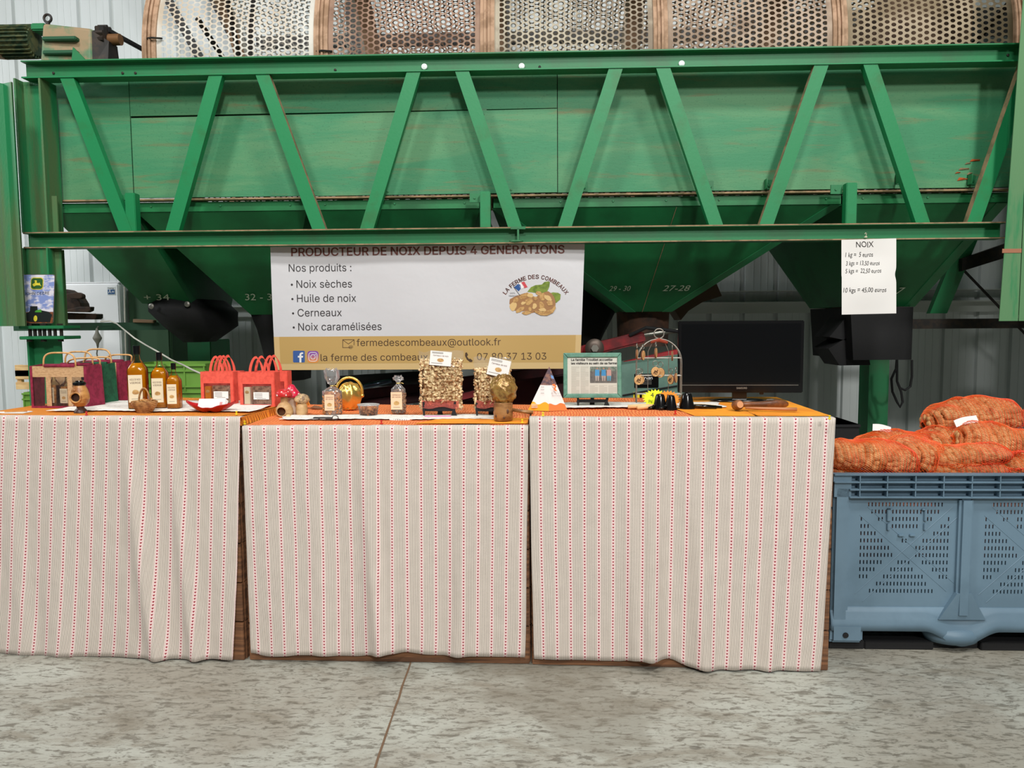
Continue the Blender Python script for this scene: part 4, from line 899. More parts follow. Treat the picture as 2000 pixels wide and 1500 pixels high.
p = atY(1690, 464, SY); mb = MB(); mb.lathe([(.009, 0), (.009, .006)], (p.x, SY-.006, p.z), 12); mb.tube([p+Vector((0, -.006, .004)), p+Vector((.002, -.012, .022)), p+Vector((-.004, -.012, .028)), p+Vector((-.008, -.012, .02))], .0018, 6); tag(mb.build('hook_magnet', mat('white_hook', (226, 214, 190), .4)), 'small white hook magnet above the price sheet', 'magnet')
# ------------------------------------------------------------------ tin sign with tractor picture
TY = 4.70; ts = thing('tin_sign', 'small tin sign with leaping deer emblem and green tractor, leaning on the left column', 'sign', (atY(70, 632, TY).x, TY, ZP))
def tp(px, py, e=0): p = atY(px, py, TY+.0); k = (p.z-ZP)*.06; return (p.x, TY+k-e, p.z)
mb = MB(); q = [tp(px, py) for px, py in rr(38.5, 535.5, 104, 632, 4)]; n_ = len(q); mb.add([tuple(p) for p in q]+[(p[0], p[1]+.003, p[2]) for p in q], [tuple(range(n_)), tuple(range(2*n_-1, n_-1, -1))]+[(i, n_+i, n_+(i+1) % n_, (i+1) % n_) for i in range(n_)])
mb.build('tin_plate', mat('tin_edge', (120, 112, 104), .5, .4), ts, world=True)
M_sky = mat('printed_sky', (132, 150, 206), .4, 0, (226, 222, 232), 14, (1, 1, 2), .44, .58)
def tpoly(pts, m, name, e): mb = MB(); mb.add([tp(a, b, e) for a, b in pts], [tuple(range(len(pts)))]); return mb.build(name, m, ts, world=True)
tpoly([(x, min(y, 612)) for x, y in rr(39.5, 536.5, 103, 631, 4)], M_sky, 'sky_print', .001)
tpoly([(40, 610), (103, 609), (103.5, 631), (40, 631)], mat('field_print', (150, 84, 44), .5, 0, (70, 52, 40), 40), 'field_print', .002)
tpoly(rr(57, 541.5, 82, 565.5, 6), mat('emblem_yellow', (226, 210, 60), .5), 'emblem_border', .002); tpoly(rr(58.3, 543, 80.7, 564, 5), mat('emblem_green', (44, 92, 40), .5), 'emblem_field', .003)
tpoly([(62, 554), (65, 553), (66, 550), (64, 548), (67, 547), (69.5, 548), (69, 552), (73, 553), (75, 551.5), (76, 555), (79, 559), (74.5, 557), (69, 557), (64, 559.5), (61, 556)], bpy.data.materials['emblem_yellow'], 'leaping_deer', .004)
mb = MB(); vs, fs = text_mesh('JOHN DEERE', width=49, height=5.2); mb.add([tp(45.5+a, 576-b-a*.03, .003) for a, b in vs], fs); mb.build('sign_lettering', mat('sign_ink', (36, 52, 66), .5), ts, world=True)
Mtk = mat('tractor_black_print', (22, 28, 28), .5)
tpoly([(48, 625), (47, 613), (55, 610), (58, 607), (58, 598), (72, 598), (73, 606), (80, 606), (95, 609), (101, 615), (98, 629), (60, 629)], Mtk, 'tractor_silhouette', .003)
tpoly([(68, 607.5), (72, 605.5), (80, 604), (81, 610), (68, 610)], mat('tractor_green_print', (70, 150, 50), .5), 'tractor_bonnet', .004)
for cx, rx in ((69.5, 3.6), (46.5, 2)): tpoly([(cx+rx*math.cos(t), 622+6*math.sin(t)) for t in [2*math.pi*k/16 for k in range(16)]], bpy.data.materials['emblem_yellow'], 'wheel_print', .0045)
# ------------------------------------------------------------------ things behind the tables
M_fr = mat('fridge_enamel', (246, 248, 250), .3)
x0, x1, zt2 = Xf(112, 650, 6.7), Xf(238, 650, 6.7), Zf(180, 551, 6.7)
fr = thing('fridge', 'white fridge behind the jute bags at left, with a small blue energy label', 'fridge', ((x0+x1)/2, 7.0, 0))
mb = MB(); mb.bbox((x0, 6.74, 0.02), (x1, 7.25, zt2), .01); mb.build('cabinet', M_fr, fr, world=True); mb = MB(); mb.bbox((x0, 6.68, .05), (x1, 6.735, zt2-.012), .012); mb.build('door', M_fr, fr, world=True)
mb = MB(); mb.bbox((x0, 6.69, zt2-.010), (x1, 6.74, zt2), .003); mb.build('top_trim', M_fr, fr, world=True)
a = atY(209, 560, 6.678); b = atY(226, 576, 6.678); mb = MB(); mb.box((a.x, 6.677, b.z), (b.x, 6.68, a.z)); lb2 = mb.build('energy_label', M_white, fr, world=True)
mb = MB(); mb.box((a.x+.006, 6.675, b.z+.006), (b.x-.006, 6.677, a.z-.025)); mb.build('label_blue_field', mat('label_blue', (40, 84, 130), .5), fr, world=True)
mb = MB(); put_text(mb, 'A+', (a.x+b.x)/2, b.z+.016, 6.6745, height=.03, align='CENTER'); mb.build('label_letter', M_wp, fr, world=True)
mb = MB(); put_text(mb, 'Energy', (a.x+b.x)/2, a.z-.019, 6.6745, width=.055, align='CENTER'); mb.build('label_title', M_ink, fr, world=True)
mb = MB(); zz = Zf(170, 634, 6.6); mb.tube([(x1-.2, 6.66, zz-.2), (x1-.2, 6.64, zz+.1)], .01, 8); mb.build('door_handle', M_white, fr, world=True)
# dark green rail carrying worn wheel parts
a = atY(112, 637, 5.9); b = atY(318, 637, 5.9); rl = thing('green_rail', 'dark green steel rail under the leftmost funnel carrying worn wooden blocks', 'rail', (a.x, 5.9, a.z))
mb = MB(); mb.box((a.x-.35, 5.9, a.z-.035), (b.x+.1, 5.98, a.z+.025)); mb.build('rail_bar', mat('dark_green_rail', (24, 66, 42), .6), rl, world=True)
M_bw = mat('dark_worn_wood', (66, 46, 32), .8, 0, (40, 30, 24), 12, bump=.3)
def slab(name, lab, cat, pts, Y, d, m, group=None):
    q = [atY(x, y, Y) for x, y in pts]; mb = MB(); k = len(q); ar = sum(q[i].x*q[(i+1) % k].z-q[(i+1) % k].x*q[i].z for i in range(k))
    if ar < 0: q = q[::-1]
    mb.add([(p.x, Y, p.z) for p in q]+[(p.x, Y+d, p.z) for p in q], [tuple(range(k)), tuple(range(2*k-1, k-1, -1))]+[(i, k+i, k+(i+1) % k, (i+1) % k) for i in range(k)])
    o = mb.build(name, m); 
    bv = o.modifiers.new('b', 'BEVEL'); bv.width = .006; bv.segments = 2; bv.limit_method = 'ANGLE'
    return tag(o, lab, cat, group)
slab('wooden_wedge', 'dark rounded worn wheel half leaning in front of the fridge', 'wheel', [(100, 608), (100, 570), (115, 564), (128, 566), (140, 573), (150, 581), (157, 592), (160, 604), (155, 609)], 5.84, .12, M_bw)
slab('wooden_block', 'short dark log end sticking out above the wheel half', 'block', [(128, 574), (152, 571), (160, 575), (161, 581), (156, 584), (140, 584)], 5.78, .05, M_bw)
slab('wooden_block', 'dark wooden bar under the worn wheel half', 'block', [(110, 609), (155, 599), (178, 599), (177, 607), (170, 610)], 5.76, .05, M_bw)
slab('wooden_block', 'longest dark wooden bar lying on the green rail before the fridge', 'block', [(105, 624), (105, 610), (188, 613), (188, 621), (184, 624)], 5.90, .10, M_bw)
slab('wooden_block', 'short pale wooden stick on the rail under the leftmost funnel', 'block', [(259, 630), (259, 623), (300, 625), (300, 631)], 5.88, .05, mat('pale_stick', (150, 120, 92), .8))
# hanging plug and white cable
pg_ = atY(190, 660, 5.85)
o = thing('hanging_plug', 'grey electric plug hanging on its cord in front of the fridge', 'plug', (pg_.x, 5.85, pg_.z-.03)); mb = MB(); mb.lathe([(.006, -.07), (.012, -.04), (.03, -.01), (.033, .0), (.03, .006), (.014, .04), (.006, .075)], tuple(pg_), 14); mb.build('plug_body', mat('grey_rubber', (128, 126, 116), .7), o, world=True, smooth=True)
mb = MB(); mb.tube([atY(192, 637, 5.85), pg_+Vector((0, 0, .07))], .004, 6); mb.build('cord', mat('grey_cord', (104, 102, 94), .7), o, world=True)
mb = MB(); mb.tube([pg_+Vector((0, 0, -.07)), pg_+Vector((-.01, 0, -.12)), pg_+Vector((.002, 0, -.2)), pg_+Vector((.01, 0, -.45))], .005, 6); mb.build('lower_cord', bpy.data.materials['grey_cord'], o, world=True)
mb = MB(); pts = [atY(x, y, Y) for x, y, Y in ((196, 628, 5.8), (215, 627, 5.8), (228, 632, 5.7), (245, 646, 5.6), (262, 660, 5.5), (285, 674, 5.4), (310, 688, 5.2), (335, 703, 5.0), (358, 713, 4.8), (375, 722, 4.5), (393, 730, 4.25))]; mb.tube(pts, .0055, 8); tag(mb.build('white_cable', mat('cable_white', (206, 202, 190), .6)), 'white electric cable sagging from the rail down behind the bottles and coral bags', 'cable')
mb = MB(); mb.tube([atY(243, 560, 6.6), atY(244, 620, 6.6), atY(247, 740, 6.6), Vector((atY(247, 740, 6.6).x, 6.62, .006))], .006, 6); tag(mb.build('white_cable', bpy.data.materials['cable_white']), 'thin white cable hanging straight down along the right side of the fridge', 'cable')
# dark green cupboard beside the fridge
x0, x1 = Xf(243, 650, 6.75), Xf(330, 650, 6.75); o = thing('cupboard', 'dark green metal cupboard standing right of the fridge', 'cupboard', ((x0+x1)/2, 7.0, 0)); mb = MB(); mb.bbox((x0+.02, 6.8, 0), (x1, 7.2, Zf(280, 556, 6.75)), .008); mb.build('cupboard_body', mat('cupboard_green', (48, 82, 54), .6), o, world=True)
mb = MB(); mb.bbox((x0+.04, 6.785, .05), (x1-.02, 6.80, Zf(280, 562, 6.75)), .004); mb.build('cupboard_door', bpy.data.materials['cupboard_green'], o, world=True)
# green box with grating under the sleeves
x0, x1 = Xf(366, 690, 6.2), Xf(412, 690, 6.2); o = thing('green_bin', 'green steel box with a grated rim behind the coral bags', 'box', ((x0+x1)/2, 6.4, 0)); mb = MB(); mb.bbox((x0, 6.2, 0), (x1, 6.6, Zf(380, 664, 6.2)), .006); mb.build('bin_body', M_steel_green, o, world=True); mb = MB()
for i in range(7): xx = interp(x0-.02, x1+.02, i/6); mb.box((xx-.006, 6.19, Zf(380, 664, 6.2)), (xx+.006, 6.21, Zf(380, 655, 6.2)))
mb.box((x0-.03, 6.18, Zf(380, 656, 6.2)), (x1+.03, 6.22, Zf(380, 653, 6.2))); mb.build('grated_rim', M_steel_green, o, world=True)
# light green plastic crates
M_lg = mat('light_green_plastic', (112, 158, 66), .45)
def pcrate(px0, px1, pyt, Y, lab, hgt=.5, z0=None):
    x0, x1 = Xf(px0, 750, Y), Xf(px1, 750, Y); zt = Zf((px0+px1)/2, pyt, Y); o = thing('plastic_crate', lab, 'crate', ((x0+x1)/2, Y+.2, zt-hgt if z0 is None else z0)); zb2 = zt-hgt if z0 is None else z0
    mb = MB(); t = .012
    mb.box((x0, Y, zb2), (x1, Y+t, zt)); mb.box((x0, Y+.4-t, zb2), (x1, Y+.4, zt)); mb.box((x0, Y+t, zb2), (x0+t, Y+.4-t, zt)); mb.box((x1-t, Y+t, zb2), (x1, Y+.4-t, zt)); mb.box((x0, Y, zb2), (x1, Y+.4, zb2+t)); mb.build('crate_walls', M_lg, o, world=True)
    for zz in (zt-.012, zt-.05, zt-.16, zt-.2, zt-.3):
        if zz > zb2+.02: mb = MB(); mb.bbox((x0-.008, Y-.014, zz-.006), (x1+.008, Y, zz+.006), .002); mb.build('crate_rib', M_lg, o, world=True)
    k = max(1, int((x1-x0)/.14))
    for i in range(k+1): mb = MB(); xx = interp(x0+.005, x1-.005, i/k); mb.bbox((xx-.005, Y-.012, zt-.2), (xx+.005, Y, zt-.012), .001); mb.build('upright_rib', M_lg, o, world=True)
    return o
pcrate(246, 402, 711, 5.3, 'light green plastic crate behind the oil bottles', z0=0)
pcrate(45, 66, 766, 5.25, 'light green plastic crate corner left of the green post, under the wooden box', z0=0)
x0, x1 = Xf(38, 740, 5.25), Xf(62, 740, 5.25); z1, z0 = Zf(50, 713, 5.25), Zf(50, 766, 5.25)+.02
o = thing('wooden_box', 'pale slatted wooden box on a green crate behind the left edge of the table', 'box', ((x0+x1)/2, 5.4, z0))
for a, b in ((z0, z0+.05), (z0+.1, z0+.17) if False else (z0+.09, z0+.135), (z1-.1, z1)): mb = MB(); mb.bbox((x0-.03, 5.25, a), (x1, 5.265, b), .002); mb.build('slat', M_palewood, o, world=True)
for xx in (x0-.03, x1-.03):
    mb = MB(); mb.bbox((xx, 5.267, z0), (xx+.03, 5.3, z1), .002); mb.build('box_post', M_palewood, o, world=True)
mb = MB(); mb.bbox((x0-.03, 5.5, z0), (x1, 5.515, z1), .002); mb.build('back_board', M_palewood, o, world=True)
# red farm implement behind the tables
M_red = mat('implement_red', (150, 26, 32), .4, 0, (92, 22, 26), 5); M_mar = mat('implement_maroon', (84, 20, 28), .6, 0, (54, 16, 22), 3)
im = thing('red_implement', 'red farm implement with long slanting arms stored under the sorting machine', 'farm implement', (atY(1000, 760, 5.5).x, 5.5, .3))
def arm(pa, pb, wpx, Y, m, name='arm', d=.09, Yb=None):
    a, b = atY(*pa, Y), atY(*pb, Yb or Y); dd = (b-a); L = dd.length; dd.normalize(); h = wpx/1500*Y/2; mb = MB()
    mb.bbox((0, -d/2, -h), (L, d/2, h), .012, 0, Matrix.Translation(a) @ dd.to_track_quat('X', 'Z').to_matrix().to_4x4()); return mb.build(name, m, im, world=True)
arm((1120, 691), (1258, 657), 23, 5.3, M_red); arm((1150, 735), (1345, 690), 26, 5.25, M_red)
arm((1040, 742), (1130, 690), 30, 5.5, M_mar); arm((680, 775), (1150, 716), 22, 5.45, M_mar); arm((820, 790), (1120, 750), 60, 5.6, M_mar, 'maroon_panel', .03); arm((1000, 740), (1120, 735), 60, 5.7, M_mar, 'maroon_panel', .03)
arm((640, 800), (830, 775), 18, 5.4, M_mar)
p = atY(1161, 680, 5.2); mb = MB(); T = Matrix.Translation(p) @ Matrix.Rotation(math.pi/2, 4, 'X'); mb.lathe([(.06, 0), (.064, .01), (.05, .022), (.03, .026)], n=28, M=T); mb.build('pivot_washer', mat('worn_steel', (96, 84, 76), .45, .6), im, world=True, auto=40); mb = MB(); mb.lathe([(.026, .02), (.026, .045)], n=6, M=T); mb.build('pivot_bolt', M_greyiron, im, world=True)
mb = MB(); mb.tube([atY(1256, 655, 5.3), atY(1300, 648, 5.3), atY(1330, 645, 5.3)], [.012, .02, .016], 10); mb.build('hydraulic_rod', M_greyiron, im, world=True); mb = MB(); mb.tube([atY(1230, 655, 5.25), atY(1262, 640, 5.2), atY(1330, 648, 5.25)], .012, 8); mb.build('hose', M_black, im, world=True)
mb = MB(); mb.tube([atY(690, 760, 5.1), atY(765, 743, 5.1)], [.02, .017], 14); mb.build('polished_rod', mat('polished_dark_steel', (90, 104, 120), .2, .9), im, world=True, smooth=True)
mb = MB(); mb.tube([atY(640, 748, 5.3), atY(860, 735, 5.3)], .045, 12); mb.build('dark_cylinder', M_black, im, world=True, smooth=True)
q = [atY(*p, 5.08) for p in ((899, 770), (928, 762), (928, 775), (899, 782))]; mb = MB(); mb.add([(p.x, 5.08+.0, p.z) for p in q]+[(p.x, 5.084, p.z) for p in q], [(3, 2, 1, 0), (4, 5, 6, 7), (0, 1, 5, 4), (1, 2, 6, 5), (2, 3, 7, 6), (3, 0, 4, 7)]); mb.build('red_sticker', mat('red_sticker', (140, 40, 44), .5), im, world=True)
arm((890, 776), (936, 768), 16, 5.2, M_mar, 'sticker_plate', .2)
# grey-green tank
Y = 4.95; x0, x1 = Xf(1205, 750, Y), Xf(1345, 750, Y); tk = thing('equipment_tank', 'grey-green painted machine tank behind the key ring rack, with a black plate', 'tank', ((x0+x1)/2, Y+.2, 0)); za, zb3 = Zf(1213, 714, Y), Zf(1345, 694, Y)
mb = MB(); mb.hexa([(x0, Y, 0), (x1, Y, 0), (x1, Y+.4, 0), (x0, Y+.4, 0)], [(x0, Y, za), (x1, Y, zb3), (x1, Y+.4, zb3), (x0, Y+.4, za)]); ob = mb.build('tank_body', mat('grey_green_paint', (98, 132, 118), .55, 0, (84, 116, 104), 5), tk, world=True)
a, b = atY(1239, 730, Y), atY(1286, 757, Y); mb = MB(); mb.bbox((a.x, Y-.006, b.z), (b.x, Y, a.z), .002); mb.build('name_plate', M_blackgloss, tk, world=True)
mb = MB(); put_text(mb, 'Yarvan', a.x+.03, a.z-.036, Y-.0075, width=.085); mb.build('plate_lettering', M_wp, tk, world=True)
for zz in (.5, .62, .74): mb = MB(); z = interp(a.z, b.z, zz); mb.box((a.x+.04, Y-.0075, z), (a.x+.11, Y-.006, z+.003)); mb.build('plate_line', M_greyink, tk, world=True)
a, b = atY(1237, 766, Y), atY(1266, 782, Y); mb = MB(); mb.box((a.x, Y-.003, b.z), (b.x, Y, a.z)); mb.build('warning_label', M_yellow, tk, world=True); mb = MB(); mb.box((a.x+.008, Y-.0045, b.z), (a.x+.02, Y-.003, a.z-.01)); mb.box((a.x+.04, Y-.0045, b.z+.003), (a.x+.055, Y-.003, a.z-.01)); mb.build('warning_pictogram', M_blackgloss, tk, world=True)
mb = MB(); mb.tube([atY(1216, 772, Y-.01), atY(1270, 762, Y-.01), atY(1330, 752, Y-.01)], .005, 6); mb.build('hanging_wire', M_black, tk, world=True)
# black crate at the far right, behind the tables, and looped black cables
Y = 5.3; x0, x1 = Xf(1627, 850, Y), Xf(1690, 850, Y); o = thing('black_crate', 'black plastic crate in the dark behind the right table corner', 'crate', ((x0+x1)/2, Y+.2, 0)); z1 = Zf(1650, 829, Y)
mb = MB(); mb.hexa([(x0-.3, Y, 0), (x1, Y, 0), (x1, Y+.4, 0), (x0-.3, Y+.4, 0)], [(x0-.3, Y, z1), (x1-.045, Y, z1), (x1-.045, Y+.4, z1), (x0-.3, Y+.4, z1)]); mb.build('crate_body', M_black, o, world=True); mb = MB(); mb.bbox((x0-.31, Y-.01, z1-.02), (x1-.035, Y+.41, z1), .003); mb.build('crate_rim', M_black, o, world=True)
mb = MB(); Y = 6.3
mb.tube([atY(x, y, Y) for x, y in ((1752, 700), (1750, 720), (1741, 740), (1743, 765), (1752, 785), (1758, 795), (1763, 785), (1760, 765), (1752, 745), (1752, 715), (1752, 702))], .010, 8)
mb.tube([atY(x, y, Y+.03) for x, y in ((1752, 745), (1758, 758), (1768, 762), (1778, 755), (1781, 735), (1781, 703))], .010, 8); tag(mb.build('cable_loop', M_black), 'black cable hanging in loops below the black discharge box', 'cable')
# ------------------------------------------------------------------ blue plastic bin
M_blue = mat('blue_bin_plastic', (106, 132, 150), .5, 0, (96, 121, 138), 3, bump=.15, bscale=120, bdist=.001)
A = atZ(1621, 1273, 0); B = atZ(1890, 1276, 0); u = (B-A).normalized(); ang = math.atan2(u.y, u.x); n = Vector((-u.y, u.x, 0))
bin_ = thing('plastic_bin', 'large blue ventilated plastic bin full of net bags, right of the tables', 'bin', A, ang)
def bl(px, py): p = atP(px, py, A, n)-A; return p.dot(u), p.z
BW, BD = 1.2, 1.0; _, BH = bl(1890, 927); cxr = bl(1886, 1050)[0]; BW = 2*cxr
zf = bl(1700, 1256)[1]; zp = bl(1700, 1231)[1]
# front panel with real slots
rows = {0: '2-23', 1: '3-22', 2: '0,5-6,9-16,19-20,25', 3: '0-2,9-16,23-25', 4: '0-4,21-25', 5: '0-6,12-13,18-25', 6: '0-8,16-25', 7: '0-9,16-25', 8: '0-6,11-14,18-25', 9: '0-4,9-15,21-25', 10: '0-2,7-18,23-25', 11: '5-19', 12: '3-21'}
def rset(s):
    o = set()
    for p in s.split(','): a = p.split('-'); o |= set(range(int(a[0]), int(a[-1])+1))
    return o
rows = {k: rset(v) for k, v in rows.items()}
def slotpanel(mb, x0, x1, z0, z1, gx0, gz1, y=.02):
    dx = (bl(1858, 1000)[0]-bl(1686.5, 1000)[0])/25; dz = (bl(1700, 987)[1]-bl(1700, 1156.5)[1])/12
    gx = gx0-dx/2; gz = gz1+dz/2
    def q(a, b, c, d): mb.add([(a, y, c), (b, y, c), (b, y, d), (a, y, d)], [(0, 1, 2, 3)])
    q(x0, x1, gz, z1); q(x0, x1, z0, gz-13*dz); q(x0, gx, gz-13*dz, gz); q(gx+26*dx, x1, gz-13*dz, gz)
    for r in range(13):
        for c in range(26):
            a, b = gx+c*dx, gx+(c+1)*dx; t, s = gz-r*dz, gz-(r+1)*dz
            if c in rows[r]:
                m1, m2 = (a+b)/2-.0026, (a+b)/2+.0026; t2, s2 = t-dz*.22, s+dz*.22
                q(a, m1, s, t); q(m2, b, s, t); q(m1, m2, t2, t); q(m1, m2, s, s2)
            else: q(a, b, s, t)
gx0, gz1 = bl(1686.5, 987); half = cxr
for k in (0, 1):
    mb = MB(); off = k*(bl(1932, 987)[0]-gx0); slotpanel(mb, .0+(k*cxr), cxr*(1+k), zp+.10, BH-.11, gx0+off, gz1); mb.build('slotted_front', M_blue, bin_, solid=.005)
# lower skirt with a swelling in the middle, legs
def skirt():
    mb = MB(); N = 80
    def zl(x):
        d = abs(x-cxr); z = zp
        if d < .16: t = (1-d/.16); z -= (zp-zf+.008)*(t*t*(3-2*t))
        return z
    prof = []
    for i in range(N+1):
        x = BW*i/N; b = zl(x); prof.append([(x, .0175, zp+.10), (x, .012, b+.075), (x, .003, b+.05), (x, -.002, b+.03), (x, -.004, b), (x, .03, b)])
    vs = [p for r in prof for p in r]; mb.add(vs, [(i*6+j, i*6+j+1, (i+1)*6+j+1, (i+1)*6+j) for i in range(N) for j in range(5)]); return mb.build('skirt', M_blue, bin_, smooth=True, solid=.004)
skirt()
mb = MB()
mb.box((0, .012, zf+.0), (.02, BD, BH-.02)); mb.box((BW-.02, .012, zf), (BW, BD, BH-.02)); mb.box((0, BD-.02, zp), (BW, BD, BH-.02)); mb.box((.02, .03, zp+.03), (BW-.02, BD-.02, zp+.05)); mb.build('bin_body', M_blue, bin_)
for xx in (0, BW-.14):
    mb = MB(); mb.bbox((xx, -.006, zf), (xx+.14, .16, zp+.03), .012); mb.bbox((xx, .0, zp), (xx+(.075 if xx == 0 else .14), .03, BH-.05), .012); mb.build('corner_leg', M_blue, bin_)
    mb = MB(); T = Matrix.Translation((xx+.062, -.008, zf+.038)) @ Matrix.Rotation(math.pi/2, 4, 'X'); mb.lathe([(.012, 0), (.012, .004)], n=16, M=T); mb.build('drain_hole_plug', M_black, bin_)
mb = MB(); mb.lathe([(.10, zf-.004), (.115, zf+.03), (.10, zp)], (cxr-.01, .07, 0), 28, sx=1.1, sy=.8); mb.build('middle_foot', M_blue, bin_, smooth=True)
mb = MB(); mb.bbox((cxr-.03, -.008, zp+.06), (cxr+.03, .03, BH-.1), .012); mb.hexa([(cxr-.10, .0, zp+.05), (cxr+.10, .0, zp+.05), (cxr+.10, .03, zp+.05), (cxr-.10, .03, zp+.05)], [(cxr-.03, -.008, zp+.17), (cxr+.03, -.008, zp+.17), (cxr+.03, .03, zp+.17), (cxr-.03, .03, zp+.17)]); mb.build('middle_rib', M_blue, bin_)
# cross ribs over the slotted fields
for k in (0, 1):
    off = k*(bl(1932, 987)[0]-gx0)
    for (a, b) in (((1680, 1170), (1872, 1000)), ((1690, 1000), (1860, 1150))):
        p, q = bl(*a), bl(*b); d = Vector((q[0]-p[0], 0, q[1]-p[1])); L = d.length; d.normalize(); nn = Vector((-d.z, 0, d.x))
        for s in (-1, 1):
            if p[0]+off > BW or q[0]+off > BW+.05: continue
            mb = MB(); mb.tube([Vector((p[0]+off, .018, p[1]))+nn*.024*s, Vector((q[0]+off, .018, q[1]))+nn*.024*s], .0020, 6); mb.build('cross_rib', M_blue, bin_)
# rim: three shelves with small uprights
zr = [bl(1700, y)[1] for y in (927, 941.5, 956, 971)]
for i, z in enumerate(zr):
    mb = MB(); x0 = -.004 if i < 2 else .062; mb.bbox((x0, -.012, z-.0035), (BW+.004, .03, z+.0035), .002); mb.build('rim_shelf', M_blue, bin_)
mb = MB(); mb.box((.07, .024, zr[3]), (BW, .03, zr[0])); mb.box((.0, .0, zr[3]), (.072, .03, zr[0])); mb.box((BW-.0, .0, zr[3]), (BW+.004, BD, zr[0])); mb.box((-.004, .0, zr[1]), (0, BD, zr[0])); mb.box((0, BD-.012, zr[1]), (BW, BD+.004, zr[0])); mb.build('rim_wall', M_blue, bin_)
for x in [bl(1678, 950)[0]]+[bl(1732+k*55, 935)[0] for k in range(12) if bl(1732+k*55, 935)[0] < BW]:
    mb = MB(); mb.box((x-.002, -.010, zr[3]), (x+.002, .03, zr[0])); mb.build('rim_upright', M_blue, bin_)
# label holder frame on the left field
for (a, b) in (((1735, 995), (1742, 1019)), ((1735, 1024), (1740, 1037)), ((1808, 995), (1812, 1019)), ((1807, 1024), (1811, 1037)), ((1757, 1045), (1768, 1049)), ((1779, 1045), (1790, 1049)), ((1735, 995), (1745, 998)), ((1803, 995), (1812, 998))):
    p, q = bl(*a), bl(*b); mb = MB(); mb.bbox((p[0], .006, q[1]), (q[0], .019, p[1]), .002); mb.build('label_holder_tab', M_blue, bin_)
mb = MB(); mb.bbox((.005, .03, .0), (.16, BD-.03, zf), .004); mb.build('black_skid', M_black, bin_)
mb = MB(); mb.bbox((cxr-.1, .05, .0), (cxr+.1, BD-.05, zf-.004), .004); mb.build('black_skid', M_black, bin_); mb = MB(); mb.bbox((BW-.16, .03, .0), (BW-.005, BD-.03, zf), .004); mb.build('black_skid', M_black, bin_)
mb = MB(); mb.bbox((.162, .03, .0), (cxr-.102, .1, .035), .003); mb.build('front_skid_bar', M_black, bin_); mb = MB(); mb.bbox((cxr+.102, .03, .0), (BW-.162, .1, .035), .003); mb.build('front_skid_bar', M_black, bin_)
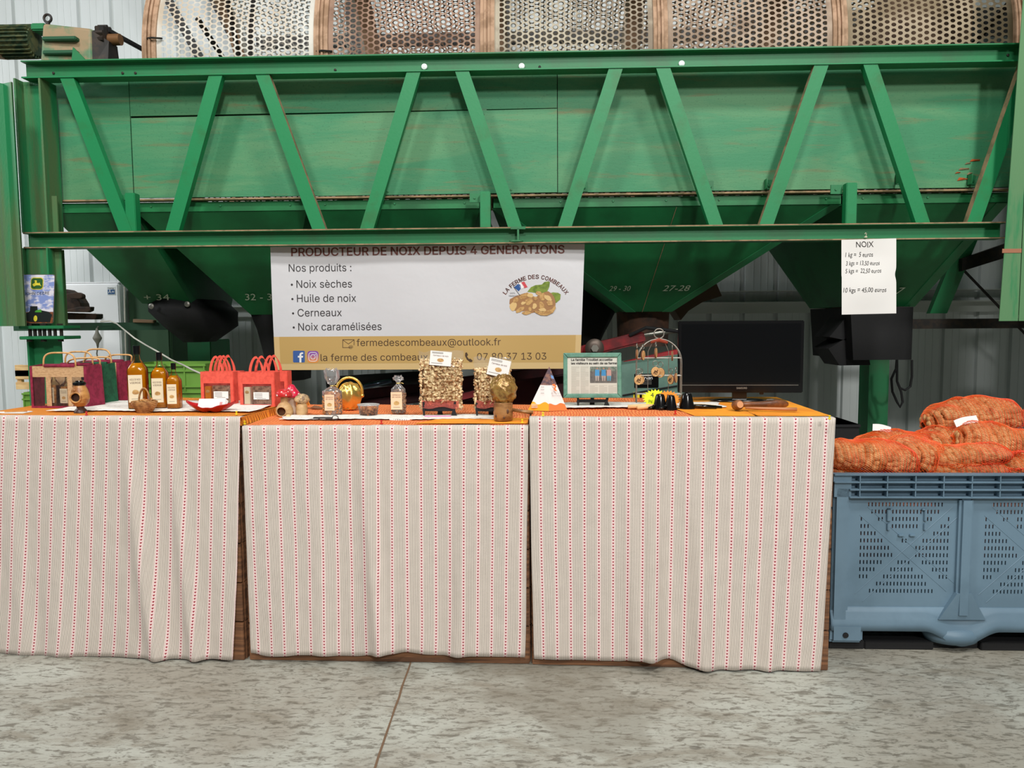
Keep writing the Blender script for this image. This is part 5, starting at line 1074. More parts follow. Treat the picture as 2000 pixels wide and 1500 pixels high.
# ------------------------------------------------------------------ net bags of walnuts
M_nut = mat('walnut_shell', (214, 164, 108), .7, 0, (176, 122, 72), 22, bump=.5, bscale=160, bdist=.002)
M_net = mat('orange_net', (236, 104, 34), .5, 0, (238, 78, 40), 6)
def nut_mesh(mb, c, r, rnd, n=9, m=7):
    q = Matrix.Rotation(rnd.uniform(0, 6.3), 4, Vector((rnd.uniform(-1, 1), rnd.uniform(-1, 1), rnd.uniform(-1, 1))).normalized())
    mb.ball((0, 0, 0), (r, r*.92, r*1.12), n, m, M=Matrix.Translation(c) @ q)
def netbag(label, loc, L, W, H, rotz=0, tiltx=0, tilty=0, seed=1, neck=1, step=.034, nut=.0195, fold=0.0, tag_at=None, dens=1):
    rnd = random.Random(seed); o = thing('walnut_bag', label, 'net bag', loc, group='orange net bags of walnuts', rot=(tiltx, tilty, rotz))
    def surf(s, t, k=1.0):
        """s -1..1 along the bag, t angle"""
        w_ = max(0.0, 1-abs(s)**4)**.5
        w_ *= 1+.12*nz(s*3+seed*2.2, seed)
        if neck and s > .72: w_ *= 1-.25*(s-.72)/.28
        lump = 1+.22*nz(s*2.4+seed, math.cos(t)*1.3, math.sin(t)*1.3)
        x = s*L/2; y = math.cos(t)*W/2*w_*lump*k; z = math.sin(t)*H/2*w_*lump*k
        z += -.10*H*abs(s)**2+fold*math.cos(s*3)*H*.3
        if z < -H*.38: z = -H*.38+(z+H*.38)*.35
        return Vector((x, y, z+H*.45))
    mb = MB(); ns = int(L/step/.95)
    for i in range(ns+1):
        s = -0.90+1.76*i/ns; w_ = max(.05, (1-abs(s)**3.2)**.5); per = math.pi*(W+H)/2*w_*1.02; k = max(4, int(per/step))
        for j in range(k):
            t = 2*math.pi*(j+.5*(i % 2))/k+rnd.uniform(-.08, .08)
            if math.sin(t) < -.75: continue
            p = surf(s, t, 1-nut*1.6/ (min(W, H)*.5*w_+.02)); p += Vector((rnd.uniform(-1, 1), rnd.uniform(-1, 1), rnd.uniform(-1, 1)))*.0035
            nut_mesh(mb, p, nut*rnd.uniform(.9, 1.08), rnd)
    mb.build('walnuts', M_nut, o, smooth=True, kind='stuff')
    # inner walnuts (second layer) to close the gaps
    # netting: sheared grid of strands
    nu, nv = int((W+H)*1.57/.0120), int(L/.0150); vs = []; fs = []
    for j in range(nv+1):
        s = -1+2*j/nv
        for i in range(nu):
            t = 2*math.pi*(i/nu)+s*1.2; p = surf(max(-.995, min(.995, s)), t, 1.0)
            q = nz(p.x*22+seed, p.y*22, p.z*22); d = (p-Vector((p.x, 0, H*.4))); d.normalize() if d.length > 1e-6 else None
            vs.append(p+d*(.0015+.003*q))
    for j in range(nv):
        for i in range(nu): fs.append((j*nu+i, j*nu+(i+1) % nu, (j+1)*nu+(i+1) % nu, (j+1)*nu+i))
    # knotted tail of the net
    mb = MB(); mb.add(vs, fs); ne = mb.build('net', M_net, o); wf = ne.modifiers.new('strands', 'WIREFRAME'); wf.thickness = .0024; wf.use_even_offset = False; wf.use_replace = True
    mb = MB(); e = surf(.97, 0) if neck else surf(.9, 0); rows_ = 7
    def tail(a, b): r = interp(.02, .045, a); return Vector((L/2*.93+a*.06, (b-.5)*2*r, H*.38+.012*math.sin(b*20)*(1-a)+a*.012))
    mb.grid(tail, 5, 14); tl = mb.build('tied_end', M_net, o); wf = tl.modifiers.new('strands', 'WIREFRAME'); wf.thickness = .003; wf.use_even_offset = False
    if tag_at:
        s, t, rz, sz = tag_at; p = surf(s, t, 1.05); mb = MB(); mb.grid(lambda a, b: Vector(((a-.5)*sz[0], (b-.5)*sz[1]*.35, (b-.5)*sz[1]*.9+.004*math.sin(a*4))), 6, 3, M=Matrix.Translation(p) @ Matrix.Rotation(rz, 4, 'Y'))
        mb.build('paper_tag', M_paper, o, solid=.0006, label='white paper tag of the net bag')
    return o
def bagat(px, py, Y): return atY(px, py, Y)
E_ = A+n*.0
def inbin(px, py, dep): # point at a pixel, at a given depth behind the bin's front
    return atP(px, py, A+n*dep, n)
# hidden lower bags carry the visible ones
for i, (x, y, z, rz, wh) in enumerate(((.3, .25, .36, .1, 'left front'), (.9, .27, .36, 0, 'right front'), (.3, .72, .36, 0, 'left rear'), (.9, .72, .36, .2, 'right rear'))):
    p = A+u*x+n*y+Vector((0, 0, z)); netbag('buried net bag low at the %s of the blue bin, behind its slots' % wh, p, .56, .40, .34, ang+rz, seed=50+i, step=.045, nut=.021)
B_ = netbag
def vis(label, px, py, dep, L, W, H, rz=0, **kw):
    p = inbin(px, py, dep); p = p-Vector((0, 0, H*.45)); return netbag(label, p, L, W, H, ang+rz, **kw)
vis('orange net bag at the left front of the blue bin, large walnuts showing low down', 1697, 892, .19, .42, .29, .16, .0, tilty=.10, seed=3, tag_at=None)
vis('flat net bag just behind the left front bag, with a cream tag on top', 1752, 874, .42, .40, .32, .16, -.1, tilty=.03, seed=4, tag_at=(-.35, 1.45, .1, (.085, .035)))
vis('net bag slanting down to the front in the middle of the bin', 1790, 896, .24, .34, .27, .18, .5, tilty=.30, seed=5)
vis('net bag below the topmost one, with a pink tag at its left end', 1846, 866, .42, .32, .26, .17, .2, tilty=-.15, seed=6, tag_at=(-.95, 1.2, -.9, (.09, .05)))
vis('topmost net bag of walnuts, lying across the pile', 1902, 813, .50, .46, .30, .185, -.05, tilty=-.12, seed=8)
vis('net bag at the right photo edge, with a cream tag at its upper left', 1946, 866, .30, .42, .28, .18, -.1, tilty=.16, seed=9, tag_at=(-.75, 1.5, -.45, (.10, .035)))
vis('thin net bag in front of the right pile, pale tag at its left tip', 1893, 888, .17, .37, .20, .10, .05, tilty=-.06, seed=10, tag_at=(-.98, .8, -.8, (.07, .04)))
vis('flattened net bag resting on the front rim of the bin', 1890, 916, .14, .36, .16, .07, .0, seed=11)
vis('net bag in the right front corner of the bin, cut off by the photo edge', 1990, 910, .20, .28, .2, .11, .0, seed=12)
# ------------------------------------------------------------------ things on the tables (measured in photo pixels, k = metres per pixel at their distance)
class PB(MB):
    def __init__(s, k): super().__init__(); s.k = k
    def build(s, name, mats, parent=None, **kw):
        s.v = [(p[0]*s.k, p[1]*s.k, p[2]*s.k) for p in s.v]; return super().build(name, mats, parent, **kw)
def spot(c, px, py, dz=.004):
    p = on(c, px, py, dz); return p, (p-CAM).dot(CF)/F_PX
M_film = clear('clear_film', alpha=.04, rough=.12, haze=.3); M_film2 = clear('crinkled_cellophane', alpha=.16, rough=.12, haze=.55); M_glass = clear('bottle_glass', (240, 244, 232), alpha=.0, rough=.03, haze=0)
M_jute = mat('jute', (206, 170, 128), .9, 0, (186, 148, 106), 60, (1, 1, 3), bump=.5, bscale=260, bdist=.001)
M_burg = mat('burgundy_jute', (150, 38, 70), .9, 0, (126, 28, 56), 40, bump=.4, bscale=260, bdist=.001)
M_grj = mat('green_jute', (26, 92, 62), .9, 0, (20, 74, 50), 40, bump=.4, bscale=260, bdist=.001)
M_coral = mat('coral_felt', (238, 96, 78), .9, 0, (226, 84, 68), 50, bump=.3, bscale=300, bdist=.001)
M_cane = mat('cane', (226, 178, 118), .45, 0, (206, 154, 96), 30)
M_kern = mat('walnut_kernels', (240, 216, 170), .6, 0, (166, 116, 70), 70, lo=.44, hi=.60, bump=.6, bscale=200, bdist=.002)
M_kern2 = mat('caramelised_kernels', (214, 144, 84), .35, 0, (164, 96, 48), 60, bump=.6, bscale=200, bdist=.002)
M_brn = mat('brown_nut_mix', (170, 130, 100), .5, 0, (112, 74, 54), 60, bump=.7, bscale=180, bdist=.002)
def xzcirc(cx, cz, r, n=20): return circ(cx, cz, r, n)
def walnut_mark(k, o, cx, cz, w_, y, e=.3):
    """small printed walnut picture"""
    mb = PB(k); pts = [(cx+x*w_, cz+z*w_) for x, z in ((-.5, -.1), (-.4, .2), (-.1, .35), (.2, .3), (.45, .15), (.5, -.15), (.3, -.35), (-.1, -.4), (-.4, -.3))]; mb.add([(x, y, z) for x, z in pts[::-1]], [tuple(range(9))]); mb.build('printed_walnut', M_k1, o)
def label_lines(k, o, x0, x1, zs_, y, h=.8, m=None):
    for z in zs_: mb = PB(k); mb.add([(x0, y, z), (x1, y, z), (x1, y, z+h), (x0, y, z+h)], [(0, 1, 2, 3)]); mb.build('printed_line', m or M_greyink, o)
def card(k, o, x0, x1, z0, z1, y, m=None, name='label', txt=None, mark=True, M=None):
    mb = PB(k); mb.box((x0, y-.25, z0), (x1, y, z1), 0, M); c_ = mb.build(name, m or M_cream, o); cx = (x0+x1)/2; w_ = x1-x0; h_ = z1-z0
    if txt:
        for i, tx in enumerate(txt):
            mb = PB(k); put_text(mb, tx, cx, z1-h_*(.2+.12*i), y-.5, width=w_*.78, height=h_*.07, align='CENTER'); mb.build('label_lettering', M_brownink, c_)
    if mark: walnut_mark(k, c_, cx, z0+h_*.38, w_*.5, y-.5)
    label_lines(k, c_, x0+w_*.2, x1-w_*.2, (z0+h_*.12,), y-.5, .6)
    return c_
def pouch_mesh(mb, W, H, D, n=22, m=16, sq=3.2, z0=0, top=.25, seed=0, lump=.04):
    """pillow shaped closed body W x H, thickness D"""
    vs = []; fs = []
    for j in range(m+1):
        v = j/m
        for i in range(n):
            t = 2*math.pi*i/n; c, s = math.cos(t), math.sin(t); q = (abs(c)**sq+abs(s)**sq)**(-1/sq)
            e = math.sin(math.pi*min(1, v*(1.0)+.0))**.35 if v < .5 else math.sin(math.pi*v)**.35
            e = max(e, .12); wd = W/2*(1-.03*(v < .05 or v > .95)); l = 1+lump*nz(c*2+seed, s*2, v*5)
            vs.append((wd*c*q*l, D/2*s*q*e*l, z0+H*v))
    for j in range(m):
        for i in range(n): fs.append((j*n+i, j*n+(i+1) % n, (j+1)*n+(i+1) % n, (j+1)*n+i))
    fs += [tuple(range(n-1, -1, -1)), tuple(m*n+i for i in range(n))]; mb.add(vs, fs)
def kernel(mb, c, r, rnd, a=1.0):
    q = Matrix.Rotation(rnd.uniform(0, 6.3), 4, Vector((rnd.uniform(-1, 1), rnd.uniform(-1, 1), rnd.uniform(-1, 1))).normalized()); sd = rnd.uniform(0, 90)
    mb.ball((0, 0, 0), (r*1.15, r*.8, r*.6), 8, 6, M=Matrix.Translation(c) @ q, fn=lambda v: 1+.85*nz(v.x*2.8+sd, v.y*2.8, v.z*2.8))
# --- jute gift bags with cane handles
def bottle_in(k, label, loc, W, H, kind='oil', rotz=0, group='oil bottles', lab=True, parts=True):
    o = thing('oil_bottle' if kind == 'oil' else 'nut_jar', label, 'bottle' if kind == 'oil' else 'jar', loc, rotz, group)
    hb = H*.60
    def sect(r, sqn=5, n=28):
        return [((abs(math.cos(t))**sqn+abs(math.sin(t))**sqn)**(-1/sqn)*math.cos(t)*r, (abs(math.cos(t))**sqn+abs(math.sin(t))**sqn)**(-1/sqn)*math.sin(t)*r) for t in [2*math.pi*i/n for i in range(n)]]
    def body(mb, prof):
        vs = []; n = 28
        for r, z, q in prof: vs += [(x, y, z) for x, y in sect(r, q)]
        fs = [(j*n+i, j*n+(i+1) % n, (j+1)*n+(i+1) % n, (j+1)*n+i) for j in range(len(prof)-1) for i in range(n)]+[tuple(range(n-1, -1, -1)), tuple((len(prof)-1)*n+i for i in range(n))]
        mb.add(vs, fs)
    R = W/2*.93; P0 = [(R*.9, 0, 5), (R, 1.5, 5), (R, hb*.6, 5), (R, hb, 5), (R*.93, hb*1.08, 4), (R*.62, hb*1.2, 2.4), (R*.36, hb*1.3, 2), (R*.30, H*.88, 2), (R*.30, H*.93, 2)]
    mb = PB(k); body(mb, P0); mb.build('glass', M_glass, o, smooth=True)
    mb = PB(k); top = 5 if kind == 'oil' else 4; body(mb, [(r*.93, z+1 if z == 0 else z, q) for r, z, q in P0[:top]]+([(R*.55, hb*1.2, 2.4)] if kind == 'oil' else [])); mb.build('oil' if kind == 'oil' else 'contents', M_oil if kind == 'oil' else M_kern2, o, smooth=True)
    mb = PB(k); r = R*.36; mb.lathe([(r, H*.86), (r*1.04, H*.9), (r*1.04, H-.5), (r*.9, H)], n=20); mb.build('cap', M_blackgloss, o, auto=40)
    if lab: card(k, o, -R*.78, R*.62, hb*.18, hb*.90, -R-.1, txt=('HUILE DE NOIX', 'VIERGE'))
    return o
M_oil = clear('walnut_oil', (255, 190, 50), .50, .05, (255, 166, 8), .9)
def jute_bag(c, label, px, py, W, H, D, edge, rot=0, contents=(), handles=0):
    loc, k = spot(c, px, py); o = thing('gift_bag', label, 'bag', loc, c['ang']+rot, 'jute gift bags with cane handles'); t = 1.2
    mb = PB(k); mb.box((-W/2, 0, H*.74), (W/2, t, H)); mb.build('front_band', M_jute, o)
    mb = PB(k); mb.box((-W/2, D-t, 0), (W/2, D, H)); mb.build('back_panel', M_jute, o)
    mb = PB(k); mb.box((-W/2, 0, 0), (W/2, D, t)); mb.box((-W/2, -.6, 0), (W/2, 0, 4)); mb.build('bottom', edge, o)
    for s in (-1, 1):
        x = s*W/2; mb = PB(k); mb.hexa([(x-.6, 0, 0), (x+.6, 0, 0), (x+.6+s*6, D, 0), (x-.6+s*6, D, 0)], [(x-.6, 0, H), (x+.6, 0, H), (x+.6+s*2, D, H+3), (x-.6+s*2, D, H+3)]); mb.build('side_gusset', edge, o)
        mb = PB(k); mb.box((x-(5 if s > 0 else 0), -.7, 0), (x+(0 if s > 0 else 5), 0, H)); mb.build('edge_piping', edge, o)
    for q in (-.18, .20): mb = PB(k); mb.box((W*q-5, -.4, 4), (W*q+5, .2, H*.76)); mb.build('strap', M_jute, o)
    mb = PB(k); mb.add([(-W/2+5, .9, 4), (W/2-5, .9, 4), (W/2-5, .9, H*.75), (-W/2+5, .9, H*.75)], [(0, 1, 2, 3)]); mb.build('window_film', M_film, o)
    if handles is not None:
        for q, (lean, y) in enumerate(((0, 1), (handles or 26, D-2))):
            hx = (-W*.22, W*.28) if q == 0 else (-W*.18, W*.34); z0 = H-1; zt3 = H+26-6*q if not lean else H+14; pts = []
            for i in range(25):
                t_ = math.pi*i/24; cx = (hx[0]+hx[1])/2+lean*.6; rx = (hx[1]-hx[0])/2+4; e = .55; cc, ss = math.cos(t_), math.sin(t_); sg = 1 if cc >= 0 else -1
                pts.append((cx-sg*abs(cc)**e*rx+lean*ss*.5, y-(ss**e)*lean*.3, z0+(zt3-z0)*max(0, ss)**e))
            mb = PB(k); mb.tube(pts, 1.7, 8); hd_ = mb.build('cane_handle', M_cane, o, smooth=True)
            mb = PB(k); mb.tube([(hx[0]-2, y, H+1), (hx[1]+2, y, H+1)], 3.6, 10); mb.build('handle_wrap', edge if edge is not M_grj else M_grj, o, smooth=True)
    return o, loc, k
b1_ = jute_bag(c1, 'jute gift bag with burgundy edges at the far left, jars behind its window', 117, 797, 117, 82, 44, M_burg)
b2_ = jute_bag(c1, 'jute gift bag with dark green side, wedged between the two burgundy edged bags', 155, 790, 98, 77, 40, M_grj, handles=14)
b3_ = jute_bag(c1, 'jute gift bag with burgundy side nearest the large oil bottle', 192, 784, 92, 76, 36, M_burg)
u1, n1 = c1['u'], c1['n']
def inside(b, dx, dy=18, dz=1.6): return b[1]+u1*dx*b[2]+n1*dy*b[2]+Vector((0, 0, dz*b[2]))
bottle_in(b1_[2], 'slim jar with cream label behind the left pane of the burgundy edged bag', inside(b1_, -23), 18, 70, 'jar', c1['ang'], 'jars inside the jute bag')
bottle_in(b1_[2], 'jar of brown nuts with cream label behind the middle pane of the front jute bag', inside(b1_, 4, 20), 24, 66, 'jar', c1['ang'], 'jars inside the jute bag')
bottle_in(b1_[2], 'dark jar behind the right pane of the front jute bag, partly behind the bird nutcracker', inside(b1_, 38, 20), 22, 60, 'jar', c1['ang'], 'jars inside the jute bag')
# --- oil bottles
for lab, px, py, W, H, rz in (('tallest bottle of amber walnut oil, beside the jute bags', 272, 797, 38, 122, .35), ('medium bottle of walnut oil between the tallest and the smallest', 315, 796, 32, 108, .25), ('smallest bottle of walnut oil, rightmost of the three', 342, 797, 27, 88, .2)):
    loc, k = spot(c1, px, py, .012); bottle_in(k, lab, loc, W, H, 'oil', c1['ang']+rz, 'oil bottles on the left table')
for px, py, w_, col in ((265, 799, 14, 'green_card'), (304, 797, 14, 'green_card')):
    loc, k = spot(c1, px, py, .011); m_ = bpy.data.materials.get(col) or mat(col, (120, 226, 60), .6); mb = PB(k); mb.box((-w_, -3, 0), (w_, 5, .3)); o = mb.build('price_card', m_); o.location = loc
    tag(o, 'small bright green card lying %s' % ('at the foot of the tallest oil bottle' if px < 290 else 'between the two taller oil bottles'), 'card')
# --- bird shaped nutcracker
def holed(mb, prof, hx_, hz_, hr):
    """turned body with a real round opening facing the front"""
    fine = []
    for (a, za), (b, zb_) in zip(prof, prof[1:]): fine += [(interp(a, b, i/6), interp(za, zb_, i/6)) for i in range(6)]
    fine.append(prof[-1]); n = 72; k0 = len(fine)
    vs = [(r*math.cos(2*math.pi*j/n), r*math.sin(2*math.pi*j/n), z) for r, z in fine for j in range(n)]; fs = []
    for i in range(k0-1):
        for j in range(n):
            f = (i*n+j, i*n+(j+1) % n, (i+1)*n+(j+1) % n, (i+1)*n+j); cx = sum(vs[q][0] for q in f)/4; cy = sum(vs[q][1] for q in f)/4; cz = sum(vs[q][2] for q in f)/4
            if cy < 0 and (cx-hx_)**2+(cz-hz_)**2 < hr*hr: continue
            fs.append(f)
    mb.add(vs, fs+[tuple(range(n-1, -1, -1)), tuple((k0-1)*n+j for j in range(n))])
loc, k = spot(c1, 158, 806)
o = thing('wooden_nutcracker', 'turned wooden nutcracker shaped like a round eyed bird with dark cap and foot', 'nutcracker', loc, .1)
M_turn = mat('turned_wood', (204, 150, 86), .4, 0, (156, 100, 54), 16, (1, 1, 3)); M_dk = mat('dark_turned_wood', (64, 38, 30), .4)
mb = PB(k); mb.lathe([(11, 0), (12.5, 1), (10, 6), (7, 9), (7, 13)], n=24); mb.build('foot', M_dk, o, auto=40)
mb = PB(k); prof = [(6, 12), (10, 14), (15, 20), (17, 28), (16.5, 36), (14, 45), (11, 52), (9, 57)]; vs = []; n_ = 40
for r, z in prof:
    for i in range(n_): t_ = 2*math.pi*i/n_; vs.append((r*math.cos(t_), r*math.sin(t_), z))
holed(mb, prof, -1, 31, 9.6); mb.build('body', M_turn, o, smooth=True)
mb = PB(k); mb.tube([(9.6*math.cos(t_)-1, -15.6-.8*math.cos(2*t_), 31+9.6*math.sin(t_)) for t_ in [2*math.pi*i/24 for i in range(24)]], 1.8, 8, closed=True); mb.build('hole_rim', M_turn, o, smooth=True)
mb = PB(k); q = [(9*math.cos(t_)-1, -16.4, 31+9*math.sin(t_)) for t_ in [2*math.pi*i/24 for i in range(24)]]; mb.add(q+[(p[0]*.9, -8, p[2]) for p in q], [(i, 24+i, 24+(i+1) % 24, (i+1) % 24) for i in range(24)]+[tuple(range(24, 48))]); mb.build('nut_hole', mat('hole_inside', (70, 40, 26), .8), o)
mb = PB(k); mb.ball((-3, -13, 45), (3, 3, 3), 12, 8); mb.build('beak', M_turn, o, smooth=True)
mb = PB(k); mb.lathe([(10, 53), (12, 55), (11.5, 59), (7, 61), (6.5, 63)], n=24); mb.build('dark_cap', M_blackgloss, o, auto=40)
# --- little wicker basket
loc, k = spot(c1, 283, 806)
o = thing('wicker_basket', 'tiny wicker basket with an arched handle, filled with nuts', 'basket', loc, 0); M_wick = mat('wicker', (186, 138, 84), .7, 0, (146, 100, 56), 50, bump=.5, bscale=250, bdist=.001)
mb = PB(k)
for j in range(11):
    v = j/10; r = 12+10*math.sin(v*1.5); mb.tube([((r+.5*math.sin(9*t_+j*math.pi))*math.cos(t_)*1.08, (r)*math.sin(t_)*.8, 1.2+v*21) for t_ in [2*math.pi*i/40 for i in range(40)]], 1.35, 6, closed=True)
mb.build('woven_bowl', M_wick, o, smooth=True)
mb = PB(k); mb.lathe([(0.5, 1), (12, 1), (20, 12), (20, 13)], n=24, sx=1.08, sy=.8, cap=False); mb.build('basket_lining', M_wick, o)
mb = PB(k); mb.tube([(11*math.cos(t_), 0, 20+28*math.sin(t_)) for t_ in [math.pi*i/20 for i in range(21)]], 1.5, 8); mb.tube([(11*math.cos(t_), 2, 20+26*math.sin(t_)) for t_ in [math.pi*i/20 for i in range(21)]], 1.2, 8); mb.build('handle', M_wick, o, smooth=True)
rnd = random.Random(5); mb = PB(k)
for i in range(26): kernel(mb, Vector((rnd.uniform(-13, 13), rnd.uniform(-10, 10), 20+rnd.uniform(-2, 4))), 4.5, rnd)
mb.build('nuts', M_turn, o, smooth=True, kind='stuff')
# --- red dish with cards
loc, k = spot(c1, 413, 805)
o = thing('red_dish', 'red pointed double lobed dish holding white cards, at the right end of the left table', 'dish', loc, 0); M_rd = mat('red_plastic_dish', (186, 20, 26), .3, 0, (166, 16, 22), 5)
mb = PB(k)
def dish(u, v):
    x = (u-.5)*97; a = abs(x)/48.5; b = 2*v-1; base = 22*max(0, a-.22)**1.3+ (2.5*math.exp(-(x/6)**2)); hw = 20*(1-a**2.4)+1.5
    return Vector((x, b*hw, base+ (abs(b)**2.2)*(7+8*math.exp(-((a-.45)/.35)**2))*(1-a*.5)+4*(a**6)))
mb.grid(dish, 44, 16); mb.build('dish_shell', M_rd, o, smooth=True, solid=.0025)
loc2 = loc+Vector((0, 0, 5*k)); o = thing('business_cards', 'stack of white cards lying in the red dish', 'cards', loc2, .1, scale=1)
for i in range(5):
    mb = PB(k); T = Matrix.Rotation(-.62, 4, 'X') @ Matrix.Rotation(.02*i, 4, 'Y'); mb.box((-26+i*.4, -3+i*1.3, 0), (25+i*.5, -2.6+i*1.3, 23), 0, T); mb.build('card', M_paper, o)
mb = PB(k); T = Matrix.Rotation(-.62, 4, 'X'); mb.box((15, -3.4, 8), (20, -3.1, 15), 0, T); mb.build('card_mark', mat('card_pink', (214, 150, 150), .8), o)
# --- coral felt bags
def coral_bag(label, c, px, py, W, H, D, rot=0, front=True, win=.66):
    loc, k = spot(c, px, py); o = thing('gift_bag', label, 'bag', loc, c['ang']+rot, 'coral felt gift bags'); t = 1.3; wb, wt = 4, H*win
    mb = PB(k); mb.box((-W/2, 0, wt), (W/2, t, H)); mb.build('front_band', M_coral, o); mb = PB(k); mb.box((-W/2, 0, 0), (W/2, t, wb)); mb.build('front_foot', M_coral, o)
    for s in (-1, 1):
        mb = PB(k); mb.box((s*W/2-(6 if s > 0 else 0), 0, wb), (s*W/2+(0 if s > 0 else 6), t, wt)); mb.build('front_side_strip', M_coral, o)
        mb = PB(k); mb.box((s*W/2-.6, t, 0), (s*W/2+.6, D, H)); mb.build('side_panel', M_coral, o)
    mb = PB(k); mb.box((-W/2, D-t, 0), (W/2, D, H)); mb.build('back_panel', M_coral, o); mb = PB(k); mb.box((-W/2, t, 0), (W/2, D, t)); mb.build('bottom', M_coral, o)
    mb = PB(k); mb.add([(-W/2+5, 1, wb), (W/2-5, 1, wb), (W/2-5, 1, wt), (-W/2+5, 1, wt)], [(0, 1, 2, 3)]); mb.build('window_film', M_film, o)
    for y in (.6, D-1):
        x0, x1 = -W*.2, W*.2; pts = [(interp(x0, x1, i/18)+ (0), y, H-5+34*math.sin(math.pi*i/18)**.6*(1 if True else 0)) for i in range(19)]; mb = PB(k)
        vs = []
        for i, (x, yy, z) in enumerate(pts):
            a = math.pi*i/18; nx_, nz_ = -math.cos(a), math.sin(a); vs += [(x+nx_*0-2.6*abs(math.cos(a))-.0, yy-.5, z+2.4*nz_), (x+2.6*abs(math.cos(a)), yy-.5, z-2.4*nz_), (x+2.6*abs(math.cos(a)), yy+.5, z-2.4*nz_), (x-2.6*abs(math.cos(a)), yy+.5, z+2.4*nz_)]
        mb.add(vs, [(i*4+j, i*4+(j+1) % 4, (i+1)*4+(j+1) % 4, (i+1)*4+j) for i in range(18) for j in range(4)]); mb.build('handle', M_coral, o, smooth=False)
    if front:
        lc = loc+c['n']*6*k+Vector((0, 0, 1.6*k)); w2 = W*.56
        p = thing('nut_packet', 'dark packet of nuts with white label behind the window of the %s coral bag' % ('left' if px < 460 else 'right'), 'packet', lc+c['u']*(W*.10)*k, c['ang'], 'nut packets in the coral bags')
        mb = PB(k); pouch_mesh(mb, w2, wt-6, 9, lump=.08, seed=px); mb.build('packet_body', M_brn, p, smooth=True); card(k, p, -w2*.36, w2*.44, wt*.28, wt*.60, -6.4, M_paper, mark=False)
        label_lines(k, p, -w2*.3, w2*.1, (wt*.52, wt*.45, wt*.38), -6.9)
        bx_ = thing('nut_box', 'small box with walnut picture behind the %s coral bag window' % ('left' if px < 460 else 'right'), 'box', lc-c['u']*(W*.31)*k, c['ang'], 'small boxes in the coral bags'); mb = PB(k); mb.bbox((-6, -3, 0), (6, 6, wt-8), .6); mb.build('box_body', M_oil if px < 460 else M_cream, bx_); walnut_mark(k, bx_, 0, wt*.6, 8, -3.4)
    return o
coral_bag('back left coral felt bag, only its handles and side showing', c1, 440, 783, 62, 58, 20, 0, False)
coral_bag('back right coral felt bag standing nearest the banner', c1, 530, 783, 66, 58, 22, 0, False)
coral_bag('front left coral felt bag, behind the red dish', c1, 425, 792, 66, 66, 20)
coral_bag('front right coral felt bag beside the red mushroom', c1, 503, 794, 70, 67, 28)
# --- papers and pencil at the left edge
loc, k = spot(c1, 25, 806); mb = PB(k)
for i in range(3): mb.box((-34+i*2, -14+i, i*.4), (30-i, 16, i*.4+.25), 0, Matrix.Rotation(.1*i, 4, 'Z'))
o = mb.build('paper_stack', M_paper); o.location = loc; tag(o, 'loose white papers lying at the left edge of the left table', 'papers')
mb = PB(k); mb.tube([(-12, -6, 2.2), (26, 4, 2.2)], 1, 6); o = mb.build('pencil', M_turn); o.location = loc; tag(o, 'brown pencil lying on the papers at the left edge', 'pencil')
# --- wooden mushrooms and egg shaped nutcracker
M_pale = mat('pale_turned_wood', (204, 168, 120), .55, 0, (186, 148, 98), 20, (1, 1, 3))
M_mred = mat('mushroom_red', (204, 44, 48), .35); M_dot = mat('white_dots', (236, 228, 220), .5)
loc, k = spot(c2, 556, 814); o = thing('wooden_nutcracker', 'pale pear shaped nutcracker with round hole and red spotted mushroom cap', 'nutcracker', loc, 0)
mb = PB(k); holed(mb, [(10, 0), (15, 2), (17, 9), (16, 17), (11, 25), (6.5, 29), (6, 31)], -1, 12, 9.5); mb.build('body', M_pale, o, smooth=True)
mb = PB(k)
for i in range(6): mb.tube([(6.2*math.cos(t_), 6.2*math.sin(t_), 30+i*1.5+t_*.2) for t_ in [2*math.pi*j/20 for j in range(20)]], .8, 6, closed=True)
mb.lathe([(5.5, 29), (5.5, 40)], n=16); mb.build('threaded_neck', M_pale, o, smooth=True)
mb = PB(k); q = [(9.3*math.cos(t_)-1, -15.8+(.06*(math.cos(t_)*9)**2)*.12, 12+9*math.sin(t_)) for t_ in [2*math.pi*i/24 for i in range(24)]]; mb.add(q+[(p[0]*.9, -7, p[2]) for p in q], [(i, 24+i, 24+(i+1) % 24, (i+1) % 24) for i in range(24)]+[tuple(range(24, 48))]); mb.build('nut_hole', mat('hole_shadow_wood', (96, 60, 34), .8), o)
mb = PB(k); mb.tube([(p[0], p[1]-.2, p[2]) for p in q], 1.1, 6, closed=True); mb.build('hole_rim', M_pale, o, smooth=True)
mb = PB(k); mb.lathe([(7, 39), (14, 40), (16, 43), (15, 48), (10, 53), (1, 55)], n=28); cp = mb.build('mushroom_cap', M_mred, o, smooth=True)
for a, z, r in ((-2.2, 43, 1.8), (-1.6, 49, 2), (-1.0, 43.5, 1.6), (-.6, 49, 1.8), (-2.8, 47, 1.5)):
    rr_ = 15.3 if z < 46 else 12.2; mb = PB(k); mb.ball((rr_*math.cos(a), rr_*math.sin(a), z), (r, r, r), 8, 6); mb.build('white_spot', M_dot, cp, smooth=True)
loc, k = spot(c2, 545+26, 811); o = thing('wooden_mushroom', 'tall wooden mushroom with a pointed pink red cap and pale stem', 'mushroom', loc, 0)
mb = PB(k); mb.lathe([(10, 0), (9, 8), (7.5, 20), (8.5, 34), (11, 38)], n=24); mb.build('stem', mat('bleached_wood', (222, 200, 176), .6), o, smooth=True)
mb = PB(k); mb.lathe([(9, 37), (17, 36), (17, 40), (12, 48), (7, 55), (5, 59), (1, 61)], n=28, sx=1.05); cp = mb.build('mushroom_cap', mat('mushroom_pink_red', (212, 30, 66), .3), o, smooth=True)
